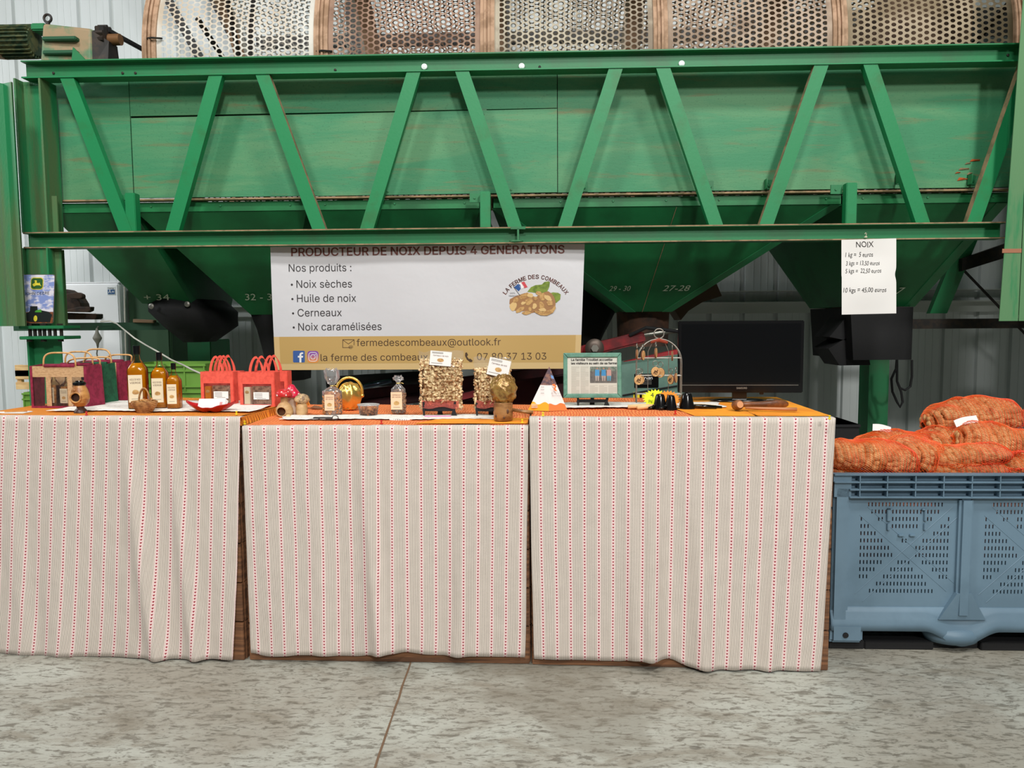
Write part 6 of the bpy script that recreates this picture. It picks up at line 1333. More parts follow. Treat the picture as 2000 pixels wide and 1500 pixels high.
for a, z, r_ in ((-2.3, 44, 15), (-1.5, 41.5, 17), (-.9, 45, 14.5), (-1.9, 53, 8.5), (-1.2, 50, 11), (-.4, 42, 17)): mb = PB(k); mb.ball((r_*math.cos(a), r_*math.sin(a), z), (1.6, 1.6, 1.6), 8, 6); mb.build('white_spot', M_dot, cp, smooth=True)
loc, k = spot(c2, 590, 813); o = thing('wooden_mushroom', 'small barrel shaped wooden mushroom with a mottled bark cap', 'mushroom', loc, 0)
mb = PB(k); mb.lathe([(9.5, 0), (11, 5), (11.5, 12), (10.5, 20), (9, 25)], n=24); mb.build('stem', M_pale, o, smooth=True)
mb = PB(k); mb.ball((0, 0, 34), (14.5, 12, 10), 22, 12, fn=lambda v: 1+.18*nz(v.x*2, v.y*2, v.z*2+3)); mb.build('bark_cap', mat('spalted_wood', (214, 182, 136), .6, 0, (134, 108, 84), 60), o, smooth=True)
loc, k = spot(c2, 612, 800); mb = PB(k); mb.tube([(-18, 0, 3), (-6, 0, 3), (2, 0, 4), (10, -1, 3), (20, 1, 2)], [1.2, 1.2, 4, 4, 1], 10); o = mb.build('wooden_spoon', mat('olive_wood', (120, 84, 54), .6)); o.location = loc; tag(o, 'small brown wooden scoop lying behind the bark capped mushroom', 'scoop')
loc, k = spot(c2, 563, 817); mb = PB(k); mb.ball((0, 0, 3.6), (5.5, 5, 4), 14, 10); o = mb.build('hazelnut', M_palewood, smooth=True); o.location = loc; tag(o, 'single pale hazelnut in front of the hole of the pear shaped nutcracker', 'nut')
# --- black nut pick
loc, k = spot(c2, 626, 821, .006); o = thing('nut_pick', 'small dark handled pick with a wire ring lying at the front of the middle table', 'pick', loc, 0)
mb = PB(k); mb.tube([(-14, 0, 3.4), (-12, 0, 3.4), (20, 0, 3.4), (24, 0, 3.4)], [2.4, 3.4, 3.4, 2.6], 12); mb.build('handle', mat('dark_handle', (52, 48, 46), .5), o, smooth=True)
mb = PB(k); mb.tube([(-14, 0, 3.4), (-20, -1, 3), (-36, -2, 1.5)], [1.3, .9, .5], 6); mb.build('point', M_iron, o); mb = PB(k); mb.tube([(29+6*math.cos(t_), 0, 5+4.5*math.sin(t_)) for t_ in [2*math.pi*i/16 for i in range(16)]], .8, 6, closed=True); mb.build('wire_ring', M_iron, o)
# --- cellophane bags of nuts
def cello(label, c, px, py, W, H, Hn, fill, kr, topw, lx, lz, bottle=False):
    loc, k = spot(c, px, py, .014); o = thing('cellophane_bag', label, 'nut bag', loc, c['ang'], 'cellophane bags of nuts'); rnd = random.Random(px)
    prof = [(W*.44, 0), (W*.5, 3), (W*.5, Hn*.7), (W*.46, Hn*.84), (W*.25, Hn*.95), (2.8, Hn*1.02)]
    n = 26; mb = PB(k); vs = []
    full = prof+[(3, Hn*1.05), (topw*.3, Hn*1.12), (topw*.5, interp(Hn, H, .5)), (topw*.52, H-3), (topw*.4, H)]
    for j, (r, z) in enumerate(full):
        for i in range(n):
            t_ = 2*math.pi*i/n; q = 1+(.0 if j < 3 else .22)*math.sin(i*2.6+j)*(.5 if j < 6 else 1); vs.append((r*math.cos(t_)*q, r*.62*math.sin(t_)*q, z+(2.5*math.sin(i*2.1) if j >= len(full)-1 else 0)))
    mb.add(vs, [(j*n+i, j*n+(i+1) % n, (j+1)*n+(i+1) % n, (j+1)*n+i) for j in range(len(full)-1) for i in range(n)]+[tuple(range(n-1, -1, -1))]); mb.build('cellophane', M_film2, o, smooth=True)
    mb = PB(k); mb.lathe([(W*.42, 1), (W*.46, 3), (W*.46, Hn*.66), (W*.3, Hn*.8), (1, Hn*.84)], n=22, sy=.6); mb.build('nut_core', fill, o, smooth=True)
    mb = PB(k)
    for i in range(150):
        t_ = rnd.uniform(-math.pi, 0) if rnd.random() < .8 else rnd.uniform(0, math.pi); z = rnd.uniform(2, Hn*.8); r = W*.45*(1 if z < Hn*.66 else 1-(z-Hn*.66)/(Hn*.2)*.5); kernel(mb, Vector((r*math.cos(t_), r*.6*math.sin(t_), z)), kr, rnd)
    mb.build('nuts', fill, o, smooth=True, kind='stuff')
    mb = PB(k); mb.tube([(3.4*math.cos(t_), 3.4*math.sin(t_)*.8, Hn*1.03) for t_ in [2*math.pi*i/16 for i in range(16)]], 1.0, 6, closed=True); mb.tube([(2, -2, Hn*1.03), (7, -4, Hn*1.03+1), (11, -4, Hn*1.02)], .7, 5); mb.build('gold_twist_tie', mat('gold_tie', (210, 180, 110), .35, .7), o)
    card(k, o, -lx/2-2, lx/2-2, Hn*.16, Hn*.16+lz, -W*.31-2, mat('peach_label', (244, 206, 170), .7) if 'peach_label' not in bpy.data.materials else bpy.data.materials['peach_label'], txt=('CERNEAUX', 'DE NOIX'))
    return o
cello('tall topped cellophane bag of chopped nuts with peach label, left of the golden walnut', c2, 650, 809, 38, 89, 54, M_kern2, 3, 26, 19, 31)
cello('narrow cellophane bag of sugared nuts with cream label, right of the clear tub', c2, 779, 808, 28, 74, 58, M_brn, 3, 18, 22, 34)
# --- golden walnut with arched handle
loc, k = spot(c2, 683, 799, .012); o = thing('golden_walnut', 'shiny golden walnut shaped ice bucket with a big arched handle', 'walnut bucket', loc, .2); M_gold = mat('polished_gold', (244, 204, 110), .28, .85, bump=.5, bscale=60, bdist=.004)
mb = PB(k); mb.ball((0, 0, 25), (24, 22, 27), 44, 30, fn=lambda v: 1+.09*nz(v.x*3.1, v.y*3.1, v.z*3.1)+.05*math.sin(8*math.atan2(v.y, v.x)+3*nz(v.x*2, v.z*2, v.y*2))); mb.build('walnut_body', M_gold, o, smooth=True)
mb = PB(k); mb.lathe([(12, 0), (14, 1.5), (10, 5)], n=24); mb.build('foot', M_gold, o, smooth=True)
mb = PB(k); mb.tube([(25*math.cos(t_)*1.0, 0, 34+28*math.sin(t_)) for t_ in [math.radians(q) for q in range(-18, 199, 9)]], 2.6, 10); mb.build('arched_handle', M_gold, o, smooth=True)
for s in (-1, 1): mb = PB(k); mb.ball((s*24.5, 0, 26), (4, 4, 4), 12, 8); mb.build('handle_knob', M_gold, o, smooth=True)
# --- clear tub of nuts
loc, k = spot(c2, 720, 811, .012); o = thing('plastic_tub', 'round clear plastic tub of roasted nuts in front of the golden walnut', 'tub', loc, 0); mb = PB(k); mb.lathe([(16, 0), (17, .8), (20, 18), (20.5, 20)], n=32, sy=.8, cap=False); mb.add([(16*math.cos(t_), 12.8*math.sin(t_), .3) for t_ in [2*math.pi*i/32 for i in range(32)]], [tuple(range(32))]); mb.build('tub_wall', M_film, o, smooth=True)
mb = PB(k); mb.lathe([(21.5, 19.5), (22, 20.5), (21.5, 22), (18, 22.6)], n=32, sy=.8); mb.build('lid', M_film2, o, smooth=True)
mb = PB(k); rnd = random.Random(4)
for i in range(90): a = rnd.uniform(0, 6.3); r = 15*rnd.random()**.4; z = rnd.uniform(2, 15); kernel(mb, Vector((r*(1+z*.01)*math.cos(a), r*.78*math.sin(a), z)), 3.4, rnd)
mb.build('nuts', M_kern2, o, smooth=True, kind='stuff')
# --- bracelet
loc, k = spot(c2, 783, 821, .006); mb = PB(k)
for i in range(30): t_ = 2*math.pi*i/30; mb.ball((21*math.cos(t_), 10*math.sin(t_), 1.8), (1.9, 1.9, 1.7), 8, 6)
o = mb.build('white_ring', M_paper, smooth=True); o.location = loc; tag(o, 'flat white beaded ring lying at the front of the middle table', 'ring', kind=None)
# --- display stands and vacuum packed kernels
def easel(label, c, px, py, W, H, wire=False):
    loc, k = spot(c, px, py, .014); o = thing('display_stand', label, 'display stand', loc, c['ang'], 'black display stands')
    for s in (-1, 1):
        x = s*W*.42; mb = PB(k); mb.prism([(x-3.5-s*2, 0), (x+3.5+s*2, 0), (x+2, H*.4), (x+3+s*1.5, H*.98), (x-1+s*1.5, H), (x-2.5, H*.55), (x-3, H*.4)], -4, -1.5); mb.build('foot_bracket', M_black, o)
        mb = PB(k); mb.bbox((x-1.5, -1.5, H*.35), (x+1.5, 10, H*.5), .5); mb.build('support_arm', M_black, o)
    mb = PB(k); mb.bbox((-W*.42, -2.5, H*.3), (W*.42, -1, H*.62), .6); mb.build('cross_bar', M_black, o)
    mb = PB(k); mb.hexa([(-5, 12, 0), (5, 12, 0), (5, 14, 0), (-5, 14, 0)], [(-3, 1, H*.9), (3, 1, H*.9), (3, 3, H*.9), (-3, 3, H*.9)]); mb.build('rear_leg', M_black, o)
    return o, loc, k
def vacbag(label, c, px, py, W, Hn, H, lab, seed, tilt=.0, band=True, standH=13):
    loc, k = spot(c, px, py, .014); base = loc+Vector((0, 0, standH*k))+c['n']*5*k; o = thing('vacuum_bag', label, 'vacuum bag', base, group='vacuum packed walnut kernels', rot=(-.10, tilt, c['ang'])); rnd = random.Random(seed)
    mb = PB(k); pouch_mesh(mb, W*.90, Hn*.96, 13, z0=Hn*.02, seed=seed, lump=.06); mb.build('kernel_core', M_kern, o, smooth=True)
    mb = PB(k); nx, nzz = int(W/6.0), int(Hn/5.4)
    for j in range(nzz):
        for i in range(nx):
            x = (i+.5-nx/2)*W*.93/nx+rnd.uniform(-1.5, 1.5); z = (j+.5)*Hn/nzz+rnd.uniform(-1.4, 1.4); e = max(.1, (1-(abs(x)/(W*.5))**4)*(1-(abs(z/Hn-.5)*2)**6))
            kernel(mb, Vector((x, -7*e+rnd.uniform(-1, 1), z)), rnd.uniform(3.6, 5.4), rnd)
    for z in range(3, int(Hn), 6):
        for s in (-1, 1): kernel(mb, Vector((s*W*.46+rnd.uniform(-1, 1), rnd.uniform(-3, 3), z)), 4.5, rnd)
    mb.build('kernels', M_kern, o, smooth=True, kind='stuff')
    if band: mb = PB(k); mb.grid(lambda u, v: Vector(((u-.5)*W*.86, -9.6+1.2*nz(u*9, v*3, seed)-0, 1+v*15+2*math.sin(u*9+seed))), 24, 6); mb.build('red_label_band', clear('red_film', (255, 200, 190), .30, spec_col=(236, 130, 120), haze=.95) if 'red_film' not in bpy.data.materials else bpy.data.materials['red_film'], o, smooth=True)
    # film: front, ruffled margin and flat sealed top
    def film(y0, s):
        def f(u, v):
            x = (u-.5)*W; z = -4+v*(H+4); e = max(0, 1-abs(2*u-1)**5)*max(0, 1-(abs(min(1, z/Hn)-.5)*2)**8 if z < Hn else 0); edge = abs(2*u-1)
            wob = 1.6*nz(u*6, v*9, seed+s)*(1 if z > Hn or edge > .9 else .6); x += (edge > .93)*2.0*nz(v*9, seed, s)*(1 if u > .5 else -1); zz = z+(v > .99)*5*nz(u*4, seed*3, 1)
            return Vector((x*(1.0+.05*(z > Hn)), s*(e*11.0)+wob, zz))
        return f
    for s in (-1, 1): mb = PB(k); mb.grid(film(0, s), 26, 30); mb.build('film', M_film2 if s > 0 else M_film3, o, smooth=True)
    lx0, lx1, lz0, lz1, lr = lab; T = Matrix.Translation(((lx0+lx1)/2, -12.8, (lz0+lz1)/2)) @ Matrix.Rotation(lr, 4, 'Y'); w_, h_ = (lx1-lx0), (lz1-lz0); mb = PB(k); mb.box((-w_/2, -.2, -h_/2), (w_/2, .2, h_/2), 0, T); cl = mb.build('paper_label', M_paper, o)
    mb = PB(k); 
    vs, fs = text_mesh('Cerneaux de noix', width=w_*.72, height=h_*.10, align='CENTER'); mb.add([T @ Vector((a, -.5, b+h_*.14)) for a, b in vs], fs); mb.build('label_lettering', M_brownink, cl)
    for z in (.40, .33, -.36): mb = PB(k); mb.add([T @ Vector(q) for q in ((-w_*.42, -.5, h_*z), (w_*.1, -.5, h_*z), (w_*.1, -.5, h_*z+.8), (-w_*.42, -.5, h_*z+.8))], [(0, 1, 2, 3)]); mb.build('label_line', M_greyink, cl)
    mb = PB(k); mb.add([T @ Vector((w_*.16*math.cos(t_), -.5, -h_*.12+h_*.13*math.sin(t_))) for t_ in [2*math.pi*i/12 for i in range(12)]], [tuple(range(12))]); mb.build('printed_walnut', M_k1, cl)
    return o
M_film3 = clear('clear_front_film', alpha=.0, rough=.15, haze=.1)
easel('black display stand under the larger vacuum bag', c2, 858, 811, 70, 27)
vacbag('larger vacuum bag of walnut kernels with white label near its top, on a stand', c2, 861, 811, 84, 96, 113, (-20, 22, 83, 111, .09), 3)
easel('black display stand under the smaller vacuum bag, behind the carved walnut', c2, 958, 811, 62, 25)
vacbag('smaller vacuum bag of walnut kernels with a tilted label, behind the carved walnut head', c2, 962, 811, 72, 80, 100, (-8, 34, 62, 96, .22), 9, band=True)
loc, k = spot(c2, 855, 813, .0135); mb = PB(k); mb.box((-26, -4, 0), (26, 5, .4)); o = mb.build('price_card', mat('pink_card', (240, 120, 200), .6)); o.location = loc; tag(o, 'bright pink card lying under the larger display stand', 'card')
# --- carved walnut head on a log with a handle
loc, k = spot(c2, 983, 821, .0125); o = thing('log_nutcracker', 'wooden log nutcracker with a carved walnut for a head and a side handle', 'nutcracker', loc, -.05); M_log = mat('varnished_log', (168, 124, 76), .35, 0, (118, 78, 46), 14, (1, 1, 2), bump=.2)
mb = PB(k); mb.lathe([(17, 0), (18.5, 2), (18.8, 18), (18.5, 34), (16.5, 36)], n=32); lg = mb.build('log', M_log, o, smooth=False, auto=40)
for a, z, r in ((-1.05, 19, 5), (-2.3, 10, 3.5), (-1.4, 7, 3)): mb = PB(k); mb.ball((18.2*math.cos(a), 18.2*math.sin(a), z), (r*.7, 1.2, r), 12, 8, fn=None); mb.build('knot', mat('dark_knot', (86, 56, 36), .5) if 'dark_knot' not in bpy.data.materials else bpy.data.materials['dark_knot'], lg, smooth=True)
M_cw = mat('gilded_carved_wood', (170, 134, 72), .3, .25, (126, 90, 44), 30)
mb = PB(k); mb.ball((1, 0, 62), (25, 24, 32), 64, 44, fn=lambda v: (1+.26*abs(nz(v.x*3.0+2, v.y*3.0, v.z*3.0))-.14*abs(nz(v.x*6.5, v.y*6.5, v.z*6.5+5)))*(1-.13*max(0, v.z)**2)); mb.build('carved_walnut', M_cw, o, smooth=True)
mb = PB(k); mb.lathe([(13, 34), (11, 36), (12, 39)], n=24); mb.build('neck', M_log, o, smooth=True)
mb = PB(k); mb.tube([(16, 0, 21), (40, 3, 17), (58, 5, 15)], [3.4, 3.6, 3.8], 12); mb.build('side_handle', M_log, o, smooth=True)
# ------------------------------------------------------------------ right table
# folded pyramid card
loc, k = spot(c3, 1070, 802, .006); o = thing('pyramid_card', 'white printed pyramid shaped folded leaflet with orange foot, left of the picture frame', 'leaflet', loc, c3['ang'])
H_ = 86; tip = (3, 8, H_); BL, BRt, FR = (-39, 6, 0), (38, 6, 0), (2, -9, 0)
def lerp3(a, b, t_): return tuple(interp(p, q, t_) for p, q in zip(a, b))
def face(a, b, z0, z1, m, name, y=0, wob=0):
    # strip of the triangular face between heights z0..z1 (0 foot, 1 tip)
    mb = PB(k); n_ = 16
    def fn(u, v): z = interp(z0+wob*(.5+.5*math.sin(u*9+1))*(z0 > 0), z1+wob*(.5+.5*math.sin(u*9+1))*(z1 < 1), v); p = lerp3(a, tip, z); q = lerp3(b, tip, z); r = lerp3(p, q, u); return (r[0], r[1]-y, r[2])
    mb.grid(fn, n_, 6); return mb.build(name, m, o)
M_pc = mat('leaflet_white', (244, 242, 240), .6); M_po = mat('leaflet_orange', (246, 128, 60), .6); M_py = mat('leaflet_amber', (250, 176, 40), .6); M_pp = mat('leaflet_photo', (92, 76, 86), .5, 0, (150, 110, 96), 60)
face(BL, FR, 0, 1, M_pc, 'left_face'); face(FR, BRt, 0, 1, M_pc, 'right_face'); face(BRt, BL, 0, 1, M_pc, 'rear_face')
face(BL, FR, 0, .14, M_py, 'amber_hill', .3, .06); face(FR, BRt, 0, .13, M_po, 'orange_hill', .3, .04); face(BL, FR, .58, 1, M_pp, 'photo_print', .3); face(FR, BRt, .58, 1, M_pp, 'photo_print', .3)
mb = PB(k); mb.add([(6, -6, 70), (11, -5, 68), (12, -5, 62), (7, -6.5, 64)], [(0, 1, 2, 3)]); mb.build('blue_print', mat('leaflet_blue', (110, 160, 220), .5), o)
mb = PB(k); mb.add([(x, -9.2+z*.10, z) for x, z in ((8, 52), (13, 53), (17, 48), (15, 43), (19, 38), (13, 40), (11, 44), (14, 47), (10, 49))], [tuple(range(9))]); mb.build('orange_emblem', M_po, o)
for x0, z, w_, t_ in ((8, 33, 18, 'LOASIS'), (9, 28, 18, 'PASSION')):
    mb = PB(k); 
    for i in range(6): mb.box((x0+i*3, -9.6+z*.12+(x0+i*3)*.12, z), (x0+i*3+.5, -9.4+z*.12+(x0+i*3)*.12, z+3.2))
    mb.build('printed_strokes', M_ink, o)
for z in (46, 41, 34): mb = PB(k); mb.box((-14, -7.5+z*.15+1.0, z), (-7, -7.3+z*.15+1.0, z+.7)); mb.build('printed_line', M_greyink, o)
for z in (6, 9, 12): mb = PB(k); mb.box((-32, 1.0-.6, z), (-20, 1.2-2.6, z+.9)); mb.build('white_stripe', M_pc, o)
# picture frame with newspaper
loc, k = spot(c3, 1157, 792, .016); easel('black display stand under the framed newspaper page', c3, 1157, 792, 66, 20)
base = loc+Vector((0, 0, 15*k)); fo = thing('picture_frame', 'green picture frame with a newspaper article about a farm, on a black stand', 'picture frame', base, group=None, rot=(-.12, 0, c3['ang'])); W, H = 113, 88; M_gf = mat('green_frame_wood', (96, 146, 126), .45, 0, (80, 128, 110), 40)
for nm, pts in (('bottom_rail', [(-W/2, 0), (W/2, 0), (W/2-8, 8), (-W/2+8, 8)]), ('top_rail', [(-W/2+8, H-9), (W/2-8, H-9), (W/2, H), (-W/2, H)]), ('left_stile', [(-W/2, 0), (-W/2+8, 8), (-W/2+8, H-9), (-W/2, H)]), ('right_stile', [(W/2-8, 8), (W/2, 0), (W/2, H), (W/2-8, H-9)])):
    mb = PB(k); mb.prism(pts, -3.5, 2.5); ob = mb.build(nm, M_gf, fo); bv = ob.modifiers.new('b', 'BEVEL'); bv.width = 1.6*k; bv.segments = 3
mb = PB(k); mb.box((-W/2+4, .2, 4), (W/2-4, 1.6, H-4)); mb.build('newspaper_page', mat('newsprint', (236, 232, 220), .7), fo)
def ftext(tx, x0, x1, z, h, m=M_ink, **kw): mb = PB(k); put_text(mb, tx, x0, z, -.1, width=x1-x0, height=h, **kw); mb.build('headline', m, fo)
ftext('La famille Trouillet accueille', -41, 39, H-15.5, 4.2, bold=.03); ftext('les visiteurs au sein de sa ferme', -41, 47.5, H-22.5, 4.2, bold=.03)
nl = []
for cx0, cx1, z0, z1 in ((-41, -25, 8, 61), (-23, -7, 8, 61), (-5, 11, 8, 24), (13, 29, 8, 24), (31, 47, 8, 24)):
    mb = PB(k); z = z1
    while z > z0: wl = (cx1-cx0)*(1 if int(z*7) % 5 else .6); mb.box((cx0, -.1, z), (cx0+wl, .15, z+.55)); z -= 1.75
    ob = mb.build('newsprint_column', mat('newsprint_ink', (196, 192, 180), .8) if 'newsprint_ink' not in bpy.data.materials else bpy.data.materials['newsprint_ink'], fo, kind='stuff')
mb = PB(k); mb.box((-4.5, -.1, 29), (47.5, .15, 61)); ph = mb.build('news_photo', mat('news_photo_ground', (128, 122, 116), .7, 0, (104, 100, 98), 60), fo)
mb = PB(k); mb.box((-4.5, -.3, 52), (47.5, -.1, 61)); mb.build('news_photo_trees', mat('news_photo_trees', (110, 128, 112), .7, 0, (160, 160, 150), 80), ph)
for x, hh, ct, cb in ((9.5, 24, (90, 170, 222), (200, 186, 176)), (22, 22, (80, 160, 210), (200, 180, 170)), (32.5, 21, (216, 170, 160), (110, 176, 200))):
    mt = mat('printed_figure_top', ct, .7); mbm = mat('printed_figure_legs', cb, .7); mh = mat('printed_figure_face', (190, 150, 130), .7)
    mb = PB(k); mb.add([(x-4.5, -.5, 43), (x+4.5, -.5, 43), (x+4, -.5, 55), (x-4, -.5, 55)], [(0, 1, 2, 3)]); mb.build('printed_shirt', mt, ph)
    mb = PB(k); mb.add([(x-3, -.5, 33), (x-1, -.5, 33), (x-.2, -.5, 43), (x-4, -.5, 43)], [(0, 1, 2, 3)]); mb.add([(x+1, -.5, 33), (x+3, -.5, 33), (x+4, -.5, 43), (x+.2, -.5, 43)], [(0, 1, 2, 3)]); mb.build('printed_legs', mbm, ph)
    mb = PB(k); mb.add([(x+1.9*math.cos(t_), -.5, 57+2.2*math.sin(t_)) for t_ in [2*math.pi*i/12 for i in range(12)]], [tuple(range(12))]); mb.build('printed_head', mh, ph)
# glass of the frame
mb = PB(k); mb.add([(-W/2+7, -1.2, 7), (W/2-7, -1.2, 7), (W/2-7, -1.2, H-8), (-W/2+7, -1.2, H-8)], [(0, 1, 2, 3)]); mb.build('glass', clear('frame_glass', alpha=-.02, rough=.05, haze=0), fo)
# key ring rack
loc, k = spot(c3, 1286, 787, .012); kr = thing('key_ring_rack', 'arched wire rack with a ring on top, hung with wooden key rings', 'rack', loc, c3['ang']); M_wire = mat('grey_wire', (158, 154, 146), .4, .6)
def arch(w_, ht, zs_=62, y=0): return [(-w_, y, 0), (-w_, y, zs_)]+[(-w_*math.cos(t_), y, zs_+(ht-zs_)*math.sin(t_)) for t_ in [math.pi*i/20 for i in range(1, 20)]]+[(w_, y, zs_), (w_, y, 0)]
Ht = 133
for y in (-8, 8):
    mb = PB(k); pts = arch(43, Ht-8, 80, y); pts = [(p[0]*(1 if p[2] < 60 else 1), y*(1 if p[2] < 100 else (Ht-8-p[2])/(Ht-108)), p[2]) for p in pts]; mb.tube(pts, 1.0, 6); mb.build('arch_wire', M_wire, kr, smooth=True)
for z, w_ in ((88, 42), (54, 43), (18, 43)):
    for y in (-8, 8): mb = PB(k); mb.tube([(-w_, y, z), (w_, y, z)], .9, 6); mb.build('cross_wire', M_wire, kr)
for x in (-20, 20):
    mb = PB(k); mb.tube([(x, 8, 18), (x, 8, 100), (x*.6, 4, 118), (0, 0, Ht-8)], .7, 6); mb.build('upright_wire', M_wire, kr)
for x in (-43, 43): mb = PB(k); mb.tube([(x, -8, 1), (x, 8, 1)], .9, 6); mb.build('foot_wire', M_wire, kr)
mb = PB(k); mb.tube([(9.5*math.cos(t_), 0, Ht+2+9.5*math.sin(t_)) for t_ in [2*math.pi*i/28 for i in range(28)]], 1.1, 8, closed=True); mb.build('top_ring', M_wire, kr, smooth=True)
mb = PB(k); mb.tube([(-16, 2, Ht-14), (0, 0, Ht-10), (17, 2, Ht-15)], [3, 4, 3], 8); mb.build('red_ribbon', mat('rust_ribbon', (150, 60, 40), .8), kr)
M_disc = mat('wooden_disc', (214, 168, 112), .6, 0, (190, 140, 88), 60); M_disce = mat('bark_edge', (110, 66, 42), .8)
kl = loc; proto = None
for i, (px, py, rz, lab) in enumerate(((1244, 692, 1.35, 'pair of edge on key rings hanging at the upper left of the rack, outer one'), (1256, 694, 1.1, 'key ring hanging at the upper left of the rack, inner one'), (1281, 689, 1.25, 'key ring hanging at the top middle of the rack'), (1313, 695, 1.45, 'key ring hanging at the upper right of the rack'),
        (1280, 726, .15, 'round walnut slice key ring facing forward in the middle of the rack'), (1290, 728, -.5, 'plain key ring half behind the one in the middle of the rack'), (1247, 742, .1, 'round engraved key ring at the lower left of the rack'), (1251, 741, .5, 'key ring just behind the engraved one at the lower left of the rack'), (1310, 741, -1.0, 'key ring at the lower right of the rack, leaning left'), (1320, 738, 1.2, 'key ring at the lower right of the rack, outermost'))):
    dy = -10 if i not in (5, 7) else -6
    base = atP(px, py, kl+c3['n']*dy*k, c3['n'])
    ko = thing('key_ring', lab, 'key ring', base, c3['ang']+rz, 'wooden key rings on the rack'); r = 8.5
    T = Matrix.Rotation(math.pi/2, 4, 'X'); mb = PB(k); mb.lathe([(r*.93, -1.6), (r, -1.2), (r, 1.2), (r*.93, 1.6)], n=24, M=T, sy=1.12); mb.m = [0]*len(mb.m); ob = mb.build('disc', [M_disc, M_disce], ko)
    for p_ in ob.data.polygons:
        if abs(p_.normal.y) < .6: p_.material_index = 1
    mb = PB(k); mb.tube([(5.2*math.cos(t_), 0, 16+5.2*math.sin(t_)) for t_ in [2*math.pi*q/18 for q in range(18)]], .7, 6, closed=True); mb.build('split_ring', M_greyiron, ko, smooth=True)
    if i in (4, 6, 8):
        mb = PB(k); mb.tube([(-4, -2, -3), (-1, -2, 3), (2, -2, -1), (4, -2, 4)], .7, 5); mb.tube([(1+2.5*math.cos(q*.5), -2, -2+2.5*math.sin(q*.5)) for q in range(12)], .6, 5); mb.build('engraving', M_dk, ko)
# fluorescent price stars
def star(label, c, px, py, R1, R0, m, txt, dep=0):
    loc, k = spot(c, px, py, .012); o = thing('price_star', label, 'price star', loc+c['n']*dep*k, group='fluorescent price stars', rot=(-.15, 0, c['ang'])); n_ = 22; pts = []
    for i in range(n_*2): t_ = math.pi*i/n_; r = R1 if i % 2 else R0; pts.append((r*1.4*math.cos(t_), R1*.85+r*math.sin(t_)))
    mb = PB(k); mb.prism(pts, 0, .5); mb.build('star_card', m, o); 
    if txt:
        for tx, x, z, h in txt: mb = PB(k); put_text(mb, tx, x, z, -.3, height=h, plain=False); mb.build('handwriting', M_ink, o)
M_fy = mat('fluorescent_yellow', (232, 250, 20), .6); M_fo = mat('fluorescent_orange', (255, 150, 30), .6)
star('fluorescent yellow star shaped price card behind the black nutcrackers', c3, 1280, 793, 18, 14, M_fy, (('4', -9, 17, 9), ('Pc', -13, 6, 6)))
star('fluorescent orange star shaped price card beside the yellow one', c3, 1304, 795, 18, 14, M_fo, (('5', -2, 17, 8),), -3)
# black cone nutcrackers with handles
def cone(label, px, py, W, H, hd, lean=0):
    loc, k = spot(c3, px, py, .006); o = thing('cone_nutcracker', label, 'nutcracker', loc, 0, 'glossy black cone nutcrackers on the right table'); mb = PB(k); mb.lathe([(W*.5, 0), (W*.5, 3), (W*.40, H*.5), (W*.33, H*.85), (W*.26, H), (2, H*1.04)], n=26); mb.build('cone', M_blackgloss, o, smooth=True, auto=40)
    for (x1, y1, r, m, z1) in hd:
        d = Vector((x1, y1, 0)).normalized(); mb = PB(k); mb.tube([d*W*.3+Vector((0, 0, 7)), d*(W*.6)+Vector((0, 0, 7)), Vector((x1*.5, y1*.5, 6)), Vector((x1, y1, z1))], [2.5, 2.5, r, r*.9], 10); mb.build('handle', m, o, smooth=True)
    return o
cone('black cone nutcracker at left, with two pale wooden handles', 1289, 799, 28, 29, [(-62, 4, 4.5, M_palewood, 4.2), (-46, -14, 4.5, M_palewood, 4.2), (-24, -12, 3, M_blackgloss, 3)])
cone('black cone nutcracker in the middle with short black handle', 1310, 800, 24, 28, [(-24, -12, 3, M_blackgloss, 3)])
cone('black cone nutcracker at right with long black and pale handles', 1341, 799, 31, 31, [(56, -8, 3.5, M_blackgloss, 3), (68, 0, 3.2, M_blackgloss, 3), (60, 14, 3.4, M_palewood, 3)])
# television
p = on(c3, 1445, 783, .012); k = (p-CAM).dot(CF)/F_PX; tv = thing('television', 'black flat screen television standing at the back of the right table', 'television', p, c3['ang']-.02)
W, H, z0 = 239, 133, 16; M_scr = mat('dark_screen', (9, 10, 11), .12)
mb = PB(k); mb.bbox((-W/2, 0, z0), (W/2, 12, z0+H+7), 1.6); mb.build('casing', M_blackgloss, tv)
mb = PB(k); mb.box((-W/2+6, -.6, z0+20), (W/2-6, 0, z0+H+1)); mb.build('screen', M_scr, tv)
mb = PB(k); mb.box((-W/2+6, -.9, z0+14.5), (W/2-9, -.1, z0+15.4)); mb.build('silver_strip', M_greyiron, tv); mb = PB(k); put_text(mb, 'SAMSUNG', 3, z0+7.5, -1, width=20, height=3.6, align='CENTER', bold=.03); mb.build('maker_lettering', M_greyiron, tv)
mb = PB(k); mb.bbox((-14, 3, 3), (14, 10, z0+3), 1.2); mb.build('neck', M_blackgloss, tv); mb = PB(k); mb.lathe([(56, 0), (57, 1), (40, 3.4), (14, 4.5)], n=44, sy=.42, c=(0, 6, 0)); mb.build('foot', M_blackgloss, tv, smooth=True)
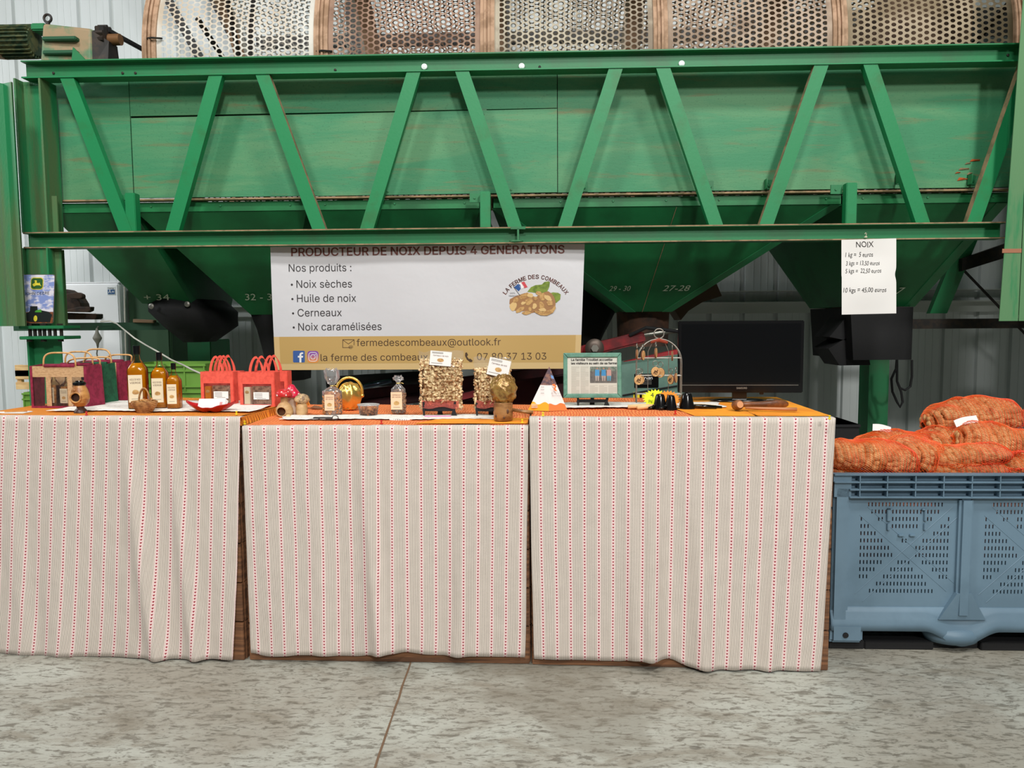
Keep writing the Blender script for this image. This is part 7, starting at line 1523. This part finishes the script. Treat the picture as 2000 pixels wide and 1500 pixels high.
mb = PB(k); mb.bbox((-W/2+35, 12, z0+20), (W/2-35, 24, z0+H-20), 4); mb.build('rear_housing', M_blackgloss, tv); mb = PB(k); mb.bbox((38, 3, z0-4), (46, 8, z0+1), .8); mb.build('button_block', M_blackgloss, tv)
# wooden mallet nutcracker and stick
loc, k = spot(c3, 1441, 801, .0125); o = thing('wooden_mallet', 'brown wooden mallet with round head and thick knobbly handle, in front of the television', 'mallet', loc, .12); M_mal = mat('old_oiled_wood', (136, 84, 48), .4, 0, (96, 56, 32), 14, (1, 1, 1), bump=.3)
mb = PB(k); T = Matrix.Translation((0, 0, 10)) @ Matrix.Rotation(math.radians(80), 4, 'X') @ Matrix.Rotation(0, 4, 'Z'); mb.lathe([(6.5, 12), (8.5, 10), (10, 4), (10, -8), (7, -12)], n=26, M=T); mb.build('head', M_mal, o, smooth=True)
mb = PB(k); q = [T @ Vector((6.4*math.cos(t_), 6.4*math.sin(t_), 12.2)) for t_ in [2*math.pi*i/24 for i in range(24)]]; mb.add(q, [tuple(range(24))]); mb.build('cut_end', mat('fresh_cut_wood', (206, 150, 104), .6), o)
mb = PB(k); mb.tube([(6, 2, 11), (20, 3, 10.5), (45, 6, 9.5), (62, 8, 10), (80, 9, 11), (92, 10, 9.5), (102, 11, 9), (106, 11, 9)], [4.5, 5.5, 5.8, 7.2, 8.8, 8, 6.2, 4], 16); mb.build('handle', M_mal, o, smooth=True)
mb = PB(k); mb.ball((68, 6, 18.5), (9, 3, 2.2), 14, 8, fn=lambda v: 1+.25*nz(v.x*4, v.y*4, v.z*4)); mb.build('grey_nut_grip', mat('grey_patch', (96, 92, 84), .5), o)
loc, k = spot(c3, 1508, 803, .0125); mb = PB(k); mb.tube([(-50, 8, 6), (-20, 3, 5), (20, -2, 4.2), (46, -5, 4)], [2, 3, 3.4, 3.6], 12); o = mb.build('wooden_stick', mat('pale_brown_stick', (182, 124, 82), .5), smooth=True); o.location = loc; tag(o, 'pale brown wooden stick lying in front of the mallet handle', 'stick')
